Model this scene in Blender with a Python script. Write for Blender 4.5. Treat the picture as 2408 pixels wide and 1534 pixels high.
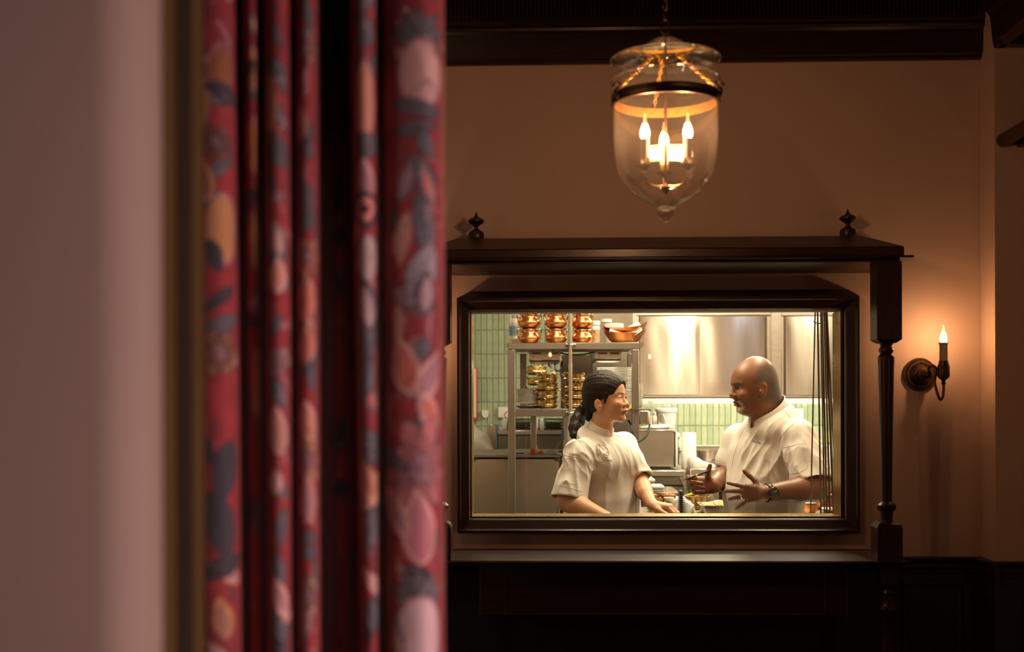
import bpy, math, random
import numpy as np
from mathutils import Vector, Matrix
from mathutils.bvhtree import BVHTree

for o in list(bpy.data.objects):
    bpy.data.objects.remove(o, do_unlink=True)
scene = bpy.context.scene
COL = scene.collection
rng = random.Random(7)

# ------------------------------------------------------------------ camera
F_PX, CX, CY = 2800.0, 1204.0, 950.0
CAM = Vector((0.0, -4.3, 1.5))
ROT = (Matrix.Rotation(0.0314, 3, 'Z') @ Matrix.Rotation(math.pi / 2, 3, 'X') @ Matrix.Rotation(-0.003, 3, 'Z'))
cd = bpy.data.cameras.new('camera')
cd.sensor_width = 36.0
cd.lens = 36.0 * F_PX / 2408.0
cd.shift_y = (CY - 767.0) / 2408.0
cd.clip_start = 0.05
cd.dof.use_dof = True
cd.dof.focus_distance = 4.95
cd.dof.aperture_fstop = 2.8
cam = bpy.data.objects.new('camera', cd)
cam.matrix_world = Matrix.Translation(CAM) @ ROT.to_4x4()
COL.objects.link(cam)
scene.camera = cam

# ------------------------------------------------------------------ world, exposure, lights
w = bpy.data.worlds.new('world')
scene.world = w
w.use_nodes = True
w.node_tree.nodes['Background'].inputs['Color'].default_value = (0.02, 0.014, 0.012, 1)
w.node_tree.nodes['Background'].inputs['Strength'].default_value = 0.25
scene.view_settings.view_transform = 'Standard'
scene.view_settings.look = 'None'
scene.view_settings.exposure = 0.0
scene.view_settings.gamma = 1.0
scene.view_settings.use_curve_mapping = False
try:
    scene.cycles.use_denoising = True
    scene.cycles.max_bounces = 10
    scene.cycles.transparent_max_bounces = 24
    scene.cycles.caustics_reflective = False
    scene.cycles.caustics_refractive = False
    scene.cycles.sample_clamp_indirect = 4.0
except Exception:
    pass


def light(name, kind, loc, energy, color, target=None, size=None, size_y=None, spot=None, blend=0.6, spread=None, radius=None):
    d = bpy.data.lights.new(name, kind)
    d.energy = energy
    d.color = color
    if kind == 'AREA':
        d.shape = 'RECTANGLE'
        d.size = size
        d.size_y = size_y or size
        if spread:
            d.spread = math.radians(spread)
    if kind == 'SPOT':
        d.spot_size = math.radians(spot)
        d.spot_blend = blend
    if radius is not None and kind in ('POINT', 'SPOT'):
        d.shadow_soft_size = radius
    o = bpy.data.objects.new(name, d)
    o.location = loc
    if target is not None:
        o.rotation_euler = (Vector(target) - Vector(loc)).to_track_quat('-Z', 'Y').to_euler()
    COL.objects.link(o)
    return o


KITCHEN = (1.0, 0.84, 0.56)
light('kitchen_lamp', 'AREA', (1.14, 1.05, 2.62), 48, KITCHEN, (1.14, 1.05, 0), 0.24, 1.2)
light('kitchen_lamp', 'AREA', (0.22, 0.95, 2.62), 29, KITCHEN, (0.22, 0.95, 0), 0.24, 0.8)
light('kitchen_lamp', 'AREA', (0.98, 2.60, 2.62), 46, KITCHEN, (0.98, 2.60, 0), 0.20, 0.6)
light('kitchen_lamp', 'AREA', (2.02, 2.30, 2.62), 40, KITCHEN, (2.02, 2.30, 0), 0.22, 0.8)
light('kitchen_lamp', 'AREA', (0.0, 0.38, 2.55), 6, KITCHEN, (0.1, 1.4, 1.2), 0.7, 0.12)
light('cool_lamp', 'AREA', (1.46, 2.5, 2.62), 7, (0.75, 0.85, 1.0), (1.46, 2.5, 0), 0.10, 0.5)
light('kitchen_lamp', 'AREA', (-0.7, 2.7, 2.62), 6, KITCHEN, (-0.7, 2.8, 0), 0.4, 0.30)
light('heat_lamp_glow', 'AREA', (-0.03, 1.86, 1.700), 1.5, KITCHEN, (-0.03, 1.86, 0), 0.14, 0.3)
light('heat_lamp_glow', 'AREA', (0.28, 1.80, 1.700), 1.5, KITCHEN, (0.28, 1.80, 0), 0.12, 0.3)
light('counter_lamp', 'AREA', (1.35, 3.60, 1.51), 9.0, KITCHEN, (1.35, 3.95, 1.1), 1.5, 0.05)
# the near room: unseen fill from its right and a warm spot, both added
light('near_side_fill', 'AREA', (2.42, -4.55, 1.15), 17.0, (1.0, 0.66, 0.62), (-0.2, -2.85, 1.35), 0.6, 0.9, spread=60)
light('near_spot_fill', 'SPOT', (0.25, -4.9, 2.9), 24.0, (1.0, 0.64, 0.50), (-0.07, -2.90, 1.42), spot=27, blend=1.0, radius=0.10)
light('side_fill', 'POINT', (2.1, -2.7, 1.55), 2.6, (1.0, 0.58, 0.36), radius=0.12)  # pair of unseen fill points, added to lift the canopy's shadow on the wall
light('side_fill', 'POINT', (-1.9, -2.5, 1.55), 5.0, (1.0, 0.58, 0.36), radius=0.12)
light('room_fill', 'AREA', (-0.9, -1.9, 3.0), 3.0, (1.0, 0.60, 0.40), (-0.4, -1.2, 0), 1.0, 1.0)  # unseen fill, added to raise the dining room's ambient light


# ------------------------------------------------------------------ pixel -> world
def at(px, py, Y):
    d = ROT @ Vector(((px - CX) / F_PX, -(py - CY) / F_PX, -1.0))
    t = (Y - CAM.y) / d.y
    return CAM + d * t


def PX(px, Y):
    return at(px, 950, Y).x


def PZ(py, Y, px=1500):
    return at(px, py, Y).z


def mpp(Y):                      # metres per pixel at a depth
    return (Y - CAM.y) / F_PX


# ------------------------------------------------------------------ materials
MATS = {}


def mat(name, color, rough=0.5, metal=0.0, noise=0.0, nscale=40.0, bump=0.0, bscale=None, stretch=(1, 1, 1), coat=0.0, emit=None,
        estr=0.0, spec=0.5, attr=None, color2=None, sss=0.0, sheen=0.0, rnoise=0.0):
    m = bpy.data.materials.new(name)
    m.use_nodes = True
    nt = m.node_tree
    b = nt.nodes['Principled BSDF']
    b.inputs['Base Color'].default_value = (*color, 1)
    b.inputs['Roughness'].default_value = rough
    b.inputs['Metallic'].default_value = metal
    b.inputs['Specular IOR Level'].default_value = spec
    b.inputs['Coat Weight'].default_value = coat
    if coat:
        b.inputs['Coat Roughness'].default_value = 0.18
    if sheen:
        b.inputs['Sheen Weight'].default_value = sheen
    if sss:
        b.inputs['Subsurface Weight'].default_value = sss
        b.inputs['Subsurface Radius'].default_value = (0.012, 0.005, 0.003)
        b.inputs['Subsurface Scale'].default_value = 0.6
    if emit:
        b.inputs['Emission Color'].default_value = (*emit, 1)
        b.inputs['Emission Strength'].default_value = estr
    vec = None
    if noise or bump or rnoise:
        tc = nt.nodes.new('ShaderNodeTexCoord')
        mp = nt.nodes.new('ShaderNodeMapping')
        mp.inputs['Scale'].default_value = stretch
        nt.links.new(tc.outputs['Object'], mp.inputs['Vector'])
        vec = mp.outputs['Vector']
    base = None
    if attr:
        a = nt.nodes.new('ShaderNodeAttribute')
        a.attribute_name = attr
        base = a.outputs['Color']
        nt.links.new(base, b.inputs['Base Color'])
    if noise or rnoise:
        n = nt.nodes.new('ShaderNodeTexNoise')
        n.inputs['Scale'].default_value = nscale
        n.inputs['Detail'].default_value = 4
        nt.links.new(vec, n.inputs['Vector'])
        if noise:
            mx = nt.nodes.new('ShaderNodeMix')
            mx.data_type = 'RGBA'
            r = nt.nodes.new('ShaderNodeMapRange')
            r.inputs['From Min'].default_value = 0.3
            r.inputs['From Max'].default_value = 0.7
            nt.links.new(n.outputs['Fac'], r.inputs['Value'])
            nt.links.new(r.outputs['Result'], mx.inputs['Factor'])
            if attr:
                hs = nt.nodes.new('ShaderNodeHueSaturation')
                hs.inputs['Value'].default_value = 1.0 - noise
                nt.links.new(base, hs.inputs['Color'])
                nt.links.new(base, mx.inputs['A'])
                nt.links.new(hs.outputs['Color'], mx.inputs['B'])
            else:
                mx.inputs['A'].default_value = (*color, 1)
                c2 = color2 or tuple(c * (1 - noise) for c in color)
                mx.inputs['B'].default_value = (*c2, 1)
            nt.links.new(mx.outputs['Result'], b.inputs['Base Color'])
        if rnoise:
            rr = nt.nodes.new('ShaderNodeMapRange')
            rr.inputs['To Min'].default_value = rough - rnoise
            rr.inputs['To Max'].default_value = rough + rnoise
            nt.links.new(n.outputs['Fac'], rr.inputs['Value'])
            nt.links.new(rr.outputs['Result'], b.inputs['Roughness'])
    if bump:
        n2 = nt.nodes.new('ShaderNodeTexNoise')
        n2.inputs['Scale'].default_value = bscale or nscale
        n2.inputs['Detail'].default_value = 3
        nt.links.new(vec, n2.inputs['Vector'])
        bp = nt.nodes.new('ShaderNodeBump')
        bp.inputs['Strength'].default_value = bump
        bp.inputs['Distance'].default_value = 0.01
        nt.links.new(n2.outputs['Fac'], bp.inputs['Height'])
        nt.links.new(bp.outputs['Normal'], b.inputs['Normal'])
    MATS[name] = m
    return m


def thin_glass(name, tint=(1, 1, 1), refl=0.9, rough=0.0, boost=1.0, haze=0.0):
    m = bpy.data.materials.new(name)
    m.use_nodes = True
    nt = m.node_tree
    nt.nodes.remove(nt.nodes['Principled BSDF'])
    out = nt.nodes['Material Output']
    tr = nt.nodes.new('ShaderNodeBsdfTransparent')
    tr.inputs['Color'].default_value = (*tint, 1)
    gl = nt.nodes.new('ShaderNodeBsdfGlossy')
    gl.inputs['Roughness'].default_value = rough
    gl.inputs['Color'].default_value = (refl, refl, refl, 1)
    lw = nt.nodes.new('ShaderNodeLayerWeight')
    lw.inputs['Blend'].default_value = 0.5
    pw = nt.nodes.new('ShaderNodeMath')
    pw.operation = 'POWER'
    pw.inputs[1].default_value = 4.0
    ml = nt.nodes.new('ShaderNodeMath')
    ml.operation = 'MULTIPLY_ADD'
    ml.use_clamp = True
    ml.inputs[1].default_value = 0.55 * boost
    ml.inputs[2].default_value = 0.04 * boost
    nt.links.new(lw.outputs['Facing'], pw.inputs[0])
    mx = nt.nodes.new('ShaderNodeMixShader')
    nt.links.new(pw.outputs[0], ml.inputs[0])
    nt.links.new(ml.outputs[0], mx.inputs[0])
    nt.links.new(tr.outputs[0], mx.inputs[1])
    nt.links.new(gl.outputs[0], mx.inputs[2])
    last = mx
    if haze:
        tl = nt.nodes.new('ShaderNodeBsdfTranslucent')
        tl.inputs['Color'].default_value = (0.9, 0.85, 0.8, 1)
        mh = nt.nodes.new('ShaderNodeMixShader')
        mh.inputs[0].default_value = haze
        nt.links.new(mx.outputs[0], mh.inputs[1])
        nt.links.new(tl.outputs[0], mh.inputs[2])
        last = mh
    nt.links.new(last.outputs[0], out.inputs['Surface'])
    MATS[name] = m
    return m


M_wall = mat('beige_paint', (0.56, 0.405, 0.325), 0.75, noise=0.05, nscale=3, bump=0.05, bscale=220)
M_nearwall = mat('pinkish_plaster', (0.33, 0.245, 0.205), 0.8, noise=0.05, nscale=5, bump=0.08, bscale=180)
M_jamb = mat('olive_brown_paint', (0.10, 0.060, 0.022), 0.7, spec=0.2, noise=0.1, nscale=8)
M_bead = mat('matt_dark_bead', (0.03, 0.019, 0.012), 0.85, spec=0.1, noise=0.2, nscale=20)
M_wood = mat('dark_mahogany', (0.036, 0.0130, 0.0085), 0.36, noise=0.45, nscale=9, stretch=(1.2, 12, 12), bump=0.05, bscale=16, coat=0.08, spec=0.35)
M_woodv = mat('dark_mahogany_upright', (0.038, 0.0135, 0.009), 0.36, noise=0.45, nscale=9, stretch=(12, 12, 1.2), bump=0.05, bscale=16, coat=0.08, spec=0.35)
M_black = mat('blackened_panel', (0.022, 0.022, 0.019), 0.55, noise=0.3, nscale=12)
M_ceiling = mat('dark_ceiling', (0.03, 0.018, 0.013), 0.6, noise=0.2, nscale=6)
M_floor = mat('dark_floor', (0.05, 0.026, 0.015), 0.5, noise=0.3, nscale=5, stretch=(1, 8, 8))
M_brass = mat('polished_brass', (0.43, 0.285, 0.11), 0.24, 1.0, noise=0.12, nscale=30, rnoise=0.06)
M_brasstrim = mat('brushed_brass_trim', (0.46, 0.32, 0.12), 0.30, 1.0, noise=0.25, nscale=14, stretch=(8, 1, 1), rnoise=0.1)
M_bronze = mat('antique_bronze', (0.15, 0.088, 0.045), 0.40, 1.0, noise=0.25, nscale=60)
M_gold = mat('gilt_chain', (0.95, 0.56, 0.11), 0.38, 1.0, noise=0.2, nscale=80)
M_copper = mat('hammered_copper', (0.66, 0.25, 0.09), 0.24, 1.0, noise=0.12, nscale=60, bump=0.14, bscale=170, rnoise=0.05)
M_copperp = mat('copper_sheet', (0.60, 0.24, 0.09), 0.30, 1.0, noise=0.2, nscale=35, bump=0.15, bscale=120)
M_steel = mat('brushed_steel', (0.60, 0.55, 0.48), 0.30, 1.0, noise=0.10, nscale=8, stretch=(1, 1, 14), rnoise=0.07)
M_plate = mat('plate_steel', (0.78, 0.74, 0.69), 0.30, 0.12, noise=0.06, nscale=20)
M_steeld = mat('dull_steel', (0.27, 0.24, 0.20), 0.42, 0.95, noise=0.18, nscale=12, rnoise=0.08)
M_steelpan = mat('worn_steel_panel', (0.42, 0.37, 0.31), 0.36, 0.9, noise=0.22, nscale=7, rnoise=0.08, bump=0.02, bscale=30)
M_steeldoor = mat('wavy_steel_door', (0.52, 0.485, 0.43), 0.22, 1.0, noise=0.08, nscale=6, stretch=(9, 1, 0.6), rnoise=0.04)
_b = M_steeldoor.node_tree.nodes['Principled BSDF']
_b.inputs['Anisotropic'].default_value = 0.9
_b.inputs['Anisotropic Rotation'].default_value = 0.25
_t = M_steeldoor.node_tree.nodes.new('ShaderNodeTangent')
_t.direction_type = 'RADIAL'
_t.axis = 'Z'
M_steeldoor.node_tree.links.new(_t.outputs[0], _b.inputs['Tangent'])
M_darksteel = mat('smoked_steel', (0.15, 0.11, 0.08), 0.35, 0.9, noise=0.25, nscale=10)
M_whitepl = mat('white_plastic', (0.82, 0.80, 0.75), 0.4, noise=0.03, nscale=20)
M_milky = mat('milky_plastic', (0.72, 0.68, 0.64), 0.35, noise=0.05, nscale=20)
M_pinklid = mat('pink_white_lid', (0.82, 0.66, 0.62), 0.4, noise=0.05, nscale=20)
M_cream = mat('cream_tub', (0.78, 0.60, 0.36), 0.45, noise=0.06, nscale=20)
M_spice = mat('spice_powder', (0.72, 0.42, 0.22), 0.6, noise=0.5, nscale=300, color2=(0.35, 0.16, 0.08))
M_paper = mat('white_paper', (0.84, 0.81, 0.75), 0.7, noise=0.04, nscale=15)
M_porc = mat('white_porcelain', (0.82, 0.79, 0.73), 0.18, noise=0.02, nscale=10)
M_blackrub = mat('black_rubber', (0.012, 0.012, 0.012), 0.45, noise=0.2, nscale=40)
M_crate = mat('black_crate_plastic', (0.035, 0.030, 0.028), 0.5, noise=0.2, nscale=40)
M_red = mat('red_plastic', (0.72, 0.07, 0.05), 0.4, noise=0.1, nscale=20)
M_orange = mat('orange_food', (0.85, 0.25, 0.04), 0.5, noise=0.5, nscale=60, color2=(0.45, 0.08, 0.02), bump=0.6, bscale=90)
M_yellow = mat('yellow_plastic', (0.85, 0.62, 0.03), 0.45, noise=0.06, nscale=20)
M_blue = mat('blue_film', (0.16, 0.30, 0.55), 0.4, noise=0.05, nscale=20)
M_cheese = mat('shredded_cheese', (0.88, 0.72, 0.36), 0.55, noise=0.3, nscale=120)
M_towel = mat('white_towel', (0.80, 0.77, 0.73), 0.9, noise=0.06, nscale=60, bump=0.08, bscale=300)
M_grout = mat('pale_grout', (0.62, 0.55, 0.42), 0.85, noise=0.15, nscale=30)
M_tiles = [mat('green_tile', c, 0.14, noise=0.28, nscale=22, color2=c2, bump=0.05, bscale=18) for c, c2 in (
    ((0.31, 0.40, 0.26), (0.43, 0.50, 0.35)), ((0.27, 0.37, 0.245), (0.37, 0.46, 0.33)), ((0.335, 0.43, 0.28), (0.45, 0.52, 0.375)))]
M_kwall = mat('kitchen_white_wall', (0.70, 0.66, 0.58), 0.6, noise=0.04, nscale=5)
M_kfloor = mat('kitchen_floor_tile', (0.25, 0.20, 0.16), 0.5, noise=0.2, nscale=6)
M_candle = mat('ivory_candle_sleeve', (0.80, 0.66, 0.44), 0.5, noise=0.06, nscale=30, emit=(1.0, 0.55, 0.2), estr=0.0)


def glow(name, color, strength):
    m = bpy.data.materials.new(name)
    m.use_nodes = True
    nt = m.node_tree
    nt.nodes.remove(nt.nodes['Principled BSDF'])
    tr = nt.nodes.new('ShaderNodeBsdfTransparent')
    em = nt.nodes.new('ShaderNodeEmission')
    em.inputs['Color'].default_value = (*color, 1)
    em.inputs['Strength'].default_value = strength
    ad = nt.nodes.new('ShaderNodeAddShader')
    nt.links.new(tr.outputs[0], ad.inputs[0])
    nt.links.new(em.outputs[0], ad.inputs[1])
    nt.links.new(ad.outputs[0], nt.nodes['Material Output'].inputs['Surface'])
    return m


M_bulb = glow('lit_flame_bulb', (1.0, 0.62, 0.26), 20.0)
M_bulbtip = glow('lit_bulb_tip', (1.0, 0.55, 0.18), 0.8)
M_glass = thin_glass('window_glass', (0.985, 0.98, 0.97), 0.9, 0.0, 1.0)
M_jar = thin_glass('lantern_glass', (0.985, 0.975, 0.96), 0.9, 0.03, 1.5, 0.008)
M_knob = thin_glass('solid_clear_glass', (0.94, 0.92, 0.88), 0.95, 0.02, 4.0, 0.02)
M_woodhighlight = mat('mahogany_edge_highlight', (0.10, 0.036, 0.02), 0.4, noise=0.5, nscale=30, coat=0.1)  # lighter mahogany: faint edge highlights put into the colour
M_clear = thin_glass('clear_plastic', (0.88, 0.88, 0.86), 0.9, 0.05, 1.6)
M_jacket = mat('white_cotton_twill', (0.70, 0.665, 0.61), 0.85, noise=0.05, nscale=14, bump=0.04, bscale=900, sheen=0.1)
M_skin = mat('skin', (0.6, 0.35, 0.2), 0.42, attr='Col', noise=0.10, nscale=260, bump=0.08, bscale=420, sss=0.06, spec=0.45)
M_eye = mat('eye_ball', (0.8, 0.8, 0.8), 0.12, attr='Col', noise=0.02, nscale=50)
M_hair = mat('black_hair', (0.008, 0.005, 0.0045), 0.5, spec=0.22, noise=0.6, nscale=14, stretch=(5, 5, 1), color2=(0.016, 0.008, 0.006), bump=0.5, bscale=24)
M_ink = mat('dark_embroidery', (0.05, 0.035, 0.03), 0.8, noise=0.2, nscale=200)
M_inkbrown = mat('brown_embroidery', (0.62, 0.38, 0.22), 0.8, noise=0.2, nscale=200)
M_inkgrey = mat('mauve_embroidery', (0.48, 0.37, 0.33), 0.8, noise=0.2, nscale=200)
M_trouser = mat('dark_trousers', (0.02, 0.02, 0.022), 0.8, noise=0.2, nscale=60)
M_watch = mat('dark_watch_steel', (0.06, 0.055, 0.05), 0.3, 0.9, noise=0.2, nscale=80)
M_dial = mat('watch_dial', (0.015, 0.017, 0.016), 0.25, noise=0.2, nscale=60)
M_curtain = mat('floral_print_cotton', (0.3, 0.03, 0.04), 0.8, attr='Col', noise=0.10, nscale=420, bump=0.12, bscale=600, sheen=0.15)
M_lining = mat('olive_curtain_lining', (0.22, 0.14, 0.05), 0.85, noise=0.1, nscale=60)


# ------------------------------------------------------------------ object helpers
def tag(o, label=None, cat=None, group=None, kind=None):
    if label:
        o['label'] = label
    if cat:
        o['category'] = cat
    if group:
        o['group'] = group
    if kind:
        o['kind'] = kind
    return o


def empty(name, loc, label=None, cat=None, group=None, rz=0.0):
    o = bpy.data.objects.new(name, None)
    o.empty_display_size = 0.05
    o.location = loc
    o.rotation_euler = (0, 0, rz)
    COL.objects.link(o)
    return tag(o, label, cat, group)


def dup(root, loc, label=None, group=None, rz=None):
    r = root.copy()
    COL.objects.link(r)
    r.location = loc
    if rz is not None:
        r.rotation_euler = (0, 0, rz)
    if label:
        r['label'] = label
    if group:
        r['group'] = group
    for ch in list(root.children):
        c = ch.copy()
        COL.objects.link(c)
        c.parent = r
        for g in list(ch.children):
            d = g.copy()
            COL.objects.link(d)
            d.parent = c
    return r


class MB:
    def __init__(s):
        s.v, s.f, s.mi = [], [], []
        s.cur = 0

    def _add(s, vs, fs):
        n = len(s.v)
        s.v += [tuple(p) for p in vs]
        s.f += [tuple(i + n for i in f) for f in fs]
        s.mi += [s.cur] * len(fs)
        return s

    def box(s, a, b, bev=0.0):
        x0, y0, z0 = (min(a[i], b[i]) for i in range(3))
        x1, y1, z1 = (max(a[i], b[i]) for i in range(3))
        bev = min(bev, (x1 - x0) * .45, (y1 - y0) * .45, (z1 - z0) * .45)
        if bev <= 0:
            vs = [(x0, y0, z0), (x1, y0, z0), (x1, y1, z0), (x0, y1, z0), (x0, y0, z1), (x1, y0, z1), (x1, y1, z1), (x0, y1, z1)]
            return s._add(vs, [(0, 3, 2, 1), (4, 5, 6, 7), (0, 1, 5, 4), (1, 2, 6, 5), (2, 3, 7, 6), (3, 0, 4, 7)])
        lo, hi, b = (x0, y0, z0), (x1, y1, z1), bev
        vs, idx = [], {}
        for sx in (0, 1):
            for sy in (0, 1):
                for sz in (0, 1):
                    sg = (sx, sy, sz)
                    for ax in range(3):
                        p = []
                        for k in range(3):
                            e = hi[k] if sg[k] else lo[k]
                            p.append(e if k == ax else e + (-b if sg[k] else b))
                        idx[(sg, ax)] = len(vs)
                        vs.append(tuple(p))
        cx = Vector(((x0 + x1) / 2, (y0 + y1) / 2, (z0 + z1) / 2))
        fs = []

        def addf(q):
            n = (Vector(vs[q[1]]) - Vector(vs[q[0]])).cross(Vector(vs[q[2]]) - Vector(vs[q[0]]))
            c = sum((Vector(vs[i]) for i in q), Vector()) / len(q) - cx
            fs.append(tuple(q) if n.dot(c) > 0 else tuple(reversed(q)))
        for ax in range(3):
            o1, o2 = [k for k in range(3) if k != ax]
            for sd in (0, 1):
                q = []
                for c1, c2 in ((0, 0), (1, 0), (1, 1), (0, 1)):
                    sg = [0, 0, 0]
                    sg[ax], sg[o1], sg[o2] = sd, c1, c2
                    q.append(idx[(tuple(sg), ax)])
                addf(q)
            for c1 in (0, 1):
                for c2 in (0, 1):
                    s0, s1 = [0, 0, 0], [0, 0, 0]
                    s0[ax], s1[ax] = 0, 1
                    s0[o1] = s1[o1] = c1
                    s0[o2] = s1[o2] = c2
                    addf([idx[(tuple(s0), o1)], idx[(tuple(s1), o1)], idx[(tuple(s1), o2)], idx[(tuple(s0), o2)]])
        for sx in (0, 1):
            for sy in (0, 1):
                for sz in (0, 1):
                    addf([idx[((sx, sy, sz), k)] for k in range(3)])
        return s._add(vs, fs)

    def lathe(s, prof, c=(0, 0, 0), n=28, axis=None, closed=False):
        """prof: (r, h) from one end to the other; axis: direction of h"""
        ax = Vector(axis or (0, 0, 1)).normalized()
        t = Vector((1, 0, 0)) if abs(ax.x) < 0.9 else Vector((0, 1, 0))
        u = (t - ax * t.dot(ax)).normalized()
        v = ax.cross(u)
        c = Vector(c)
        vs, fs, m = [], [], len(prof)
        for r, h in prof:
            for k in range(n):
                a = 2 * math.pi * k / n
                vs.append(c + ax * h + (u * math.cos(a) + v * math.sin(a)) * max(r, 1e-5))
        for i in range(m if closed else m - 1):
            i2 = (i + 1) % m
            for k in range(n):
                fs.append((i * n + k, i * n + (k + 1) % n, i2 * n + (k + 1) % n, i2 * n + k))
        if not closed:
            fs.append(tuple(range(n - 1, -1, -1)))
            fs.append(tuple(range((m - 1) * n, m * n)))
        return s._add(vs, fs)

    def cyl(s, a, b, r, r2=None, n=14):
        a, b = Vector(a), Vector(b)
        return s.lathe([(r, 0), (r if r2 is None else r2, (b - a).length)], a, n, b - a)

    def tube(s, pts, r, n=8, closed=False, radii=None):
        pts = [Vector(p) for p in pts]
        m = len(pts)
        vs, fs = [], []
        prev = None
        for i, p in enumerate(pts):
            if closed:
                d = pts[(i + 1) % m] - pts[i - 1]
            else:
                d = pts[min(i + 1, m - 1)] - pts[max(i - 1, 0)]
            if d.length < 1e-9:
                d = Vector((0, 0, 1))
            d.normalize()
            if prev is None:
                t = Vector((0, 0, 1)) if abs(d.z) < 0.9 else Vector((1, 0, 0))
                u = (t - d * t.dot(d)).normalized()
            else:
                u = prev - d * prev.dot(d)
                u = u.normalized() if u.length > 1e-6 else prev
            prev = u
            v = d.cross(u)
            rr = radii[i] if radii else r
            for k in range(n):
                a = 2 * math.pi * k / n
                vs.append(p + (u * math.cos(a) + v * math.sin(a)) * rr)
        for i in range(m if closed else m - 1):
            i2 = (i + 1) % m
            for k in range(n):
                fs.append((i * n + k, i * n + (k + 1) % n, i2 * n + (k + 1) % n, i2 * n + k))
        if not closed:
            fs.append(tuple(range(n - 1, -1, -1)))
            fs.append(tuple(range((m - 1) * n, m * n)))
        return s._add(vs, fs)

    def ell(s, c, r, n=20, m=12):
        vs, fs = [], []
        for i in range(m + 1):
            th = math.pi * i / m
            for k in range(n):
                a = 2 * math.pi * k / n
                vs.append((c[0] + r[0] * max(math.sin(th), 1e-4) * math.cos(a), c[1] + r[1] * max(math.sin(th), 1e-4) * math.sin(a), c[2] - r[2] * math.cos(th)))
        for i in range(m):
            for k in range(n):
                fs.append((i * n + k, i * n + (k + 1) % n, (i + 1) * n + (k + 1) % n, (i + 1) * n + k))
        return s._add(vs, fs)

    def prism(s, poly, ext):
        """poly: list of 3D points (planar), ext: extrusion vector"""
        n = len(poly)
        e = Vector(ext)
        p = [Vector(q) for q in poly]
        nn = Vector()
        for i in range(n):
            nn += p[i].cross(p[(i + 1) % n])
        if nn.dot(e) > 0:
            p.reverse()
        vs = p + [q + e for q in p]
        fs = [tuple(range(n)), tuple(range(2 * n - 1, n - 1, -1))]
        for i in range(n):
            j = (i + 1) % n
            fs.append((i, n + i, n + j, j))
        return s._add(vs, fs)

    def build(s, name, m, parent=None, smooth=True, world=False):
        """coordinates are local to parent unless world=True"""
        v = s.v
        if world and parent is not None:
            inv = pmat(parent).inverted()
            v = [tuple(inv @ Vector(p)) for p in v]
        me = bpy.data.meshes.new(name)
        me.from_pydata(v, [], s.f)
        ms = m if isinstance(m, (list, tuple)) else [m]
        for q in ms:
            me.materials.append(q)
        if len(ms) > 1:
            me.polygons.foreach_set('material_index', s.mi)
        me.update()
        if smooth:
            me.shade_smooth()
            try:
                me.set_sharp_from_angle(angle=math.radians(38))
            except Exception:
                pass
        o = bpy.data.objects.new(name, me)
        COL.objects.link(o)
        if parent is not None:
            o.parent = parent
        return o


def pmat(o):
    m = Matrix.LocRotScale(o.location, o.rotation_euler, o.scale)
    return pmat(o.parent) @ m if o.parent else m


def spline(pts, n=8, closed=False):
    p = [Vector(q) for q in pts]
    m = len(p)
    out = []
    for i in range(m if closed else m - 1):
        if closed:
            a, b, c, d = p[i - 1], p[i], p[(i + 1) % m], p[(i + 2) % m]
        else:
            a, b, c, d = p[max(i - 1, 0)], p[i], p[i + 1], p[min(i + 2, m - 1)]
        for k in range(n):
            t = k / n
            out.append(0.5 * ((2 * b) + (c - a) * t + (2 * a - 5 * b + 4 * c - d) * t * t + (3 * b - a - 3 * c + d) * t ** 3))
    if not closed:
        out.append(p[-1])
    return out


def pbox(name, m, x0, y0, x1, y1, Y, depth, parent=None, bev=0.002, zbot=None):
    """box whose front face at depth Y fills a pixel rectangle"""
    a = at(x0, y1, Y)
    b = at(x1, y0, Y)
    z0 = a.z if zbot is None else zbot
    return MB().box((a.x, Y, z0), (b.x, Y + depth, b.z), bev).build(name, m, parent, world=True)


def thing_pbox(name, m, x0, y0, x1, y1, Y, depth, label, cat, bev=0.002, zbot=None, group=None):
    o = pbox(name, m, x0, y0, x1, y1, Y, depth, None, bev, zbot)
    return tag(o, label, cat, group)

# ================================================================== DINING ROOM SHELL
def struct(name, mb, m, parent=None, smooth=False):
    o = mb.build(name, m, parent, smooth)
    if parent is None:
        o['kind'] = 'structure'
    return o


WX0, WX1 = PX(1105, 0.0), PX(1985, 0.0)
WZ0, WZ1 = 1.086, 1.834
XC, ZC = PX(2306, 0.0), 3.10          # right corner, ceiling
WT = 0.12                             # wall thickness

b = MB()
b.box((-2.6, 0, 0), (WX0, WT, ZC))
b.box((WX1, 0, 0), (XC + 0.9, WT, ZC))
b.box((WX0, 0, 0), (WX1, WT, WZ0))
b.box((WX0, 0, WZ1), (WX1, WT, ZC))
struct('wall_back', b, M_wall)
struct('wall_right', MB().box((XC, -0.14, 0), (XC + 0.9, -0.002, ZC)), M_wall)
struct('wall_right_side', MB().box((XC + 0.9, -7.5, 0), (XC + 1.0, WT, ZC)), M_wall)
struct('wall_left', MB().box((-2.7, -7.5, 0), (-2.6, WT, ZC)), M_wall)
struct('wall_behind', MB().box((-2.7, -7.6, 0), (XC + 1.0, -7.5, ZC)), M_wall)
struct('floor', MB().box((-2.7, -7.6, -0.1), (XC + 1.0, WT, 0)), M_floor)
struct('ceiling', MB().box((-2.7, -7.6, ZC), (XC + 1.0, WT, ZC + 0.1)), M_ceiling)

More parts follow.
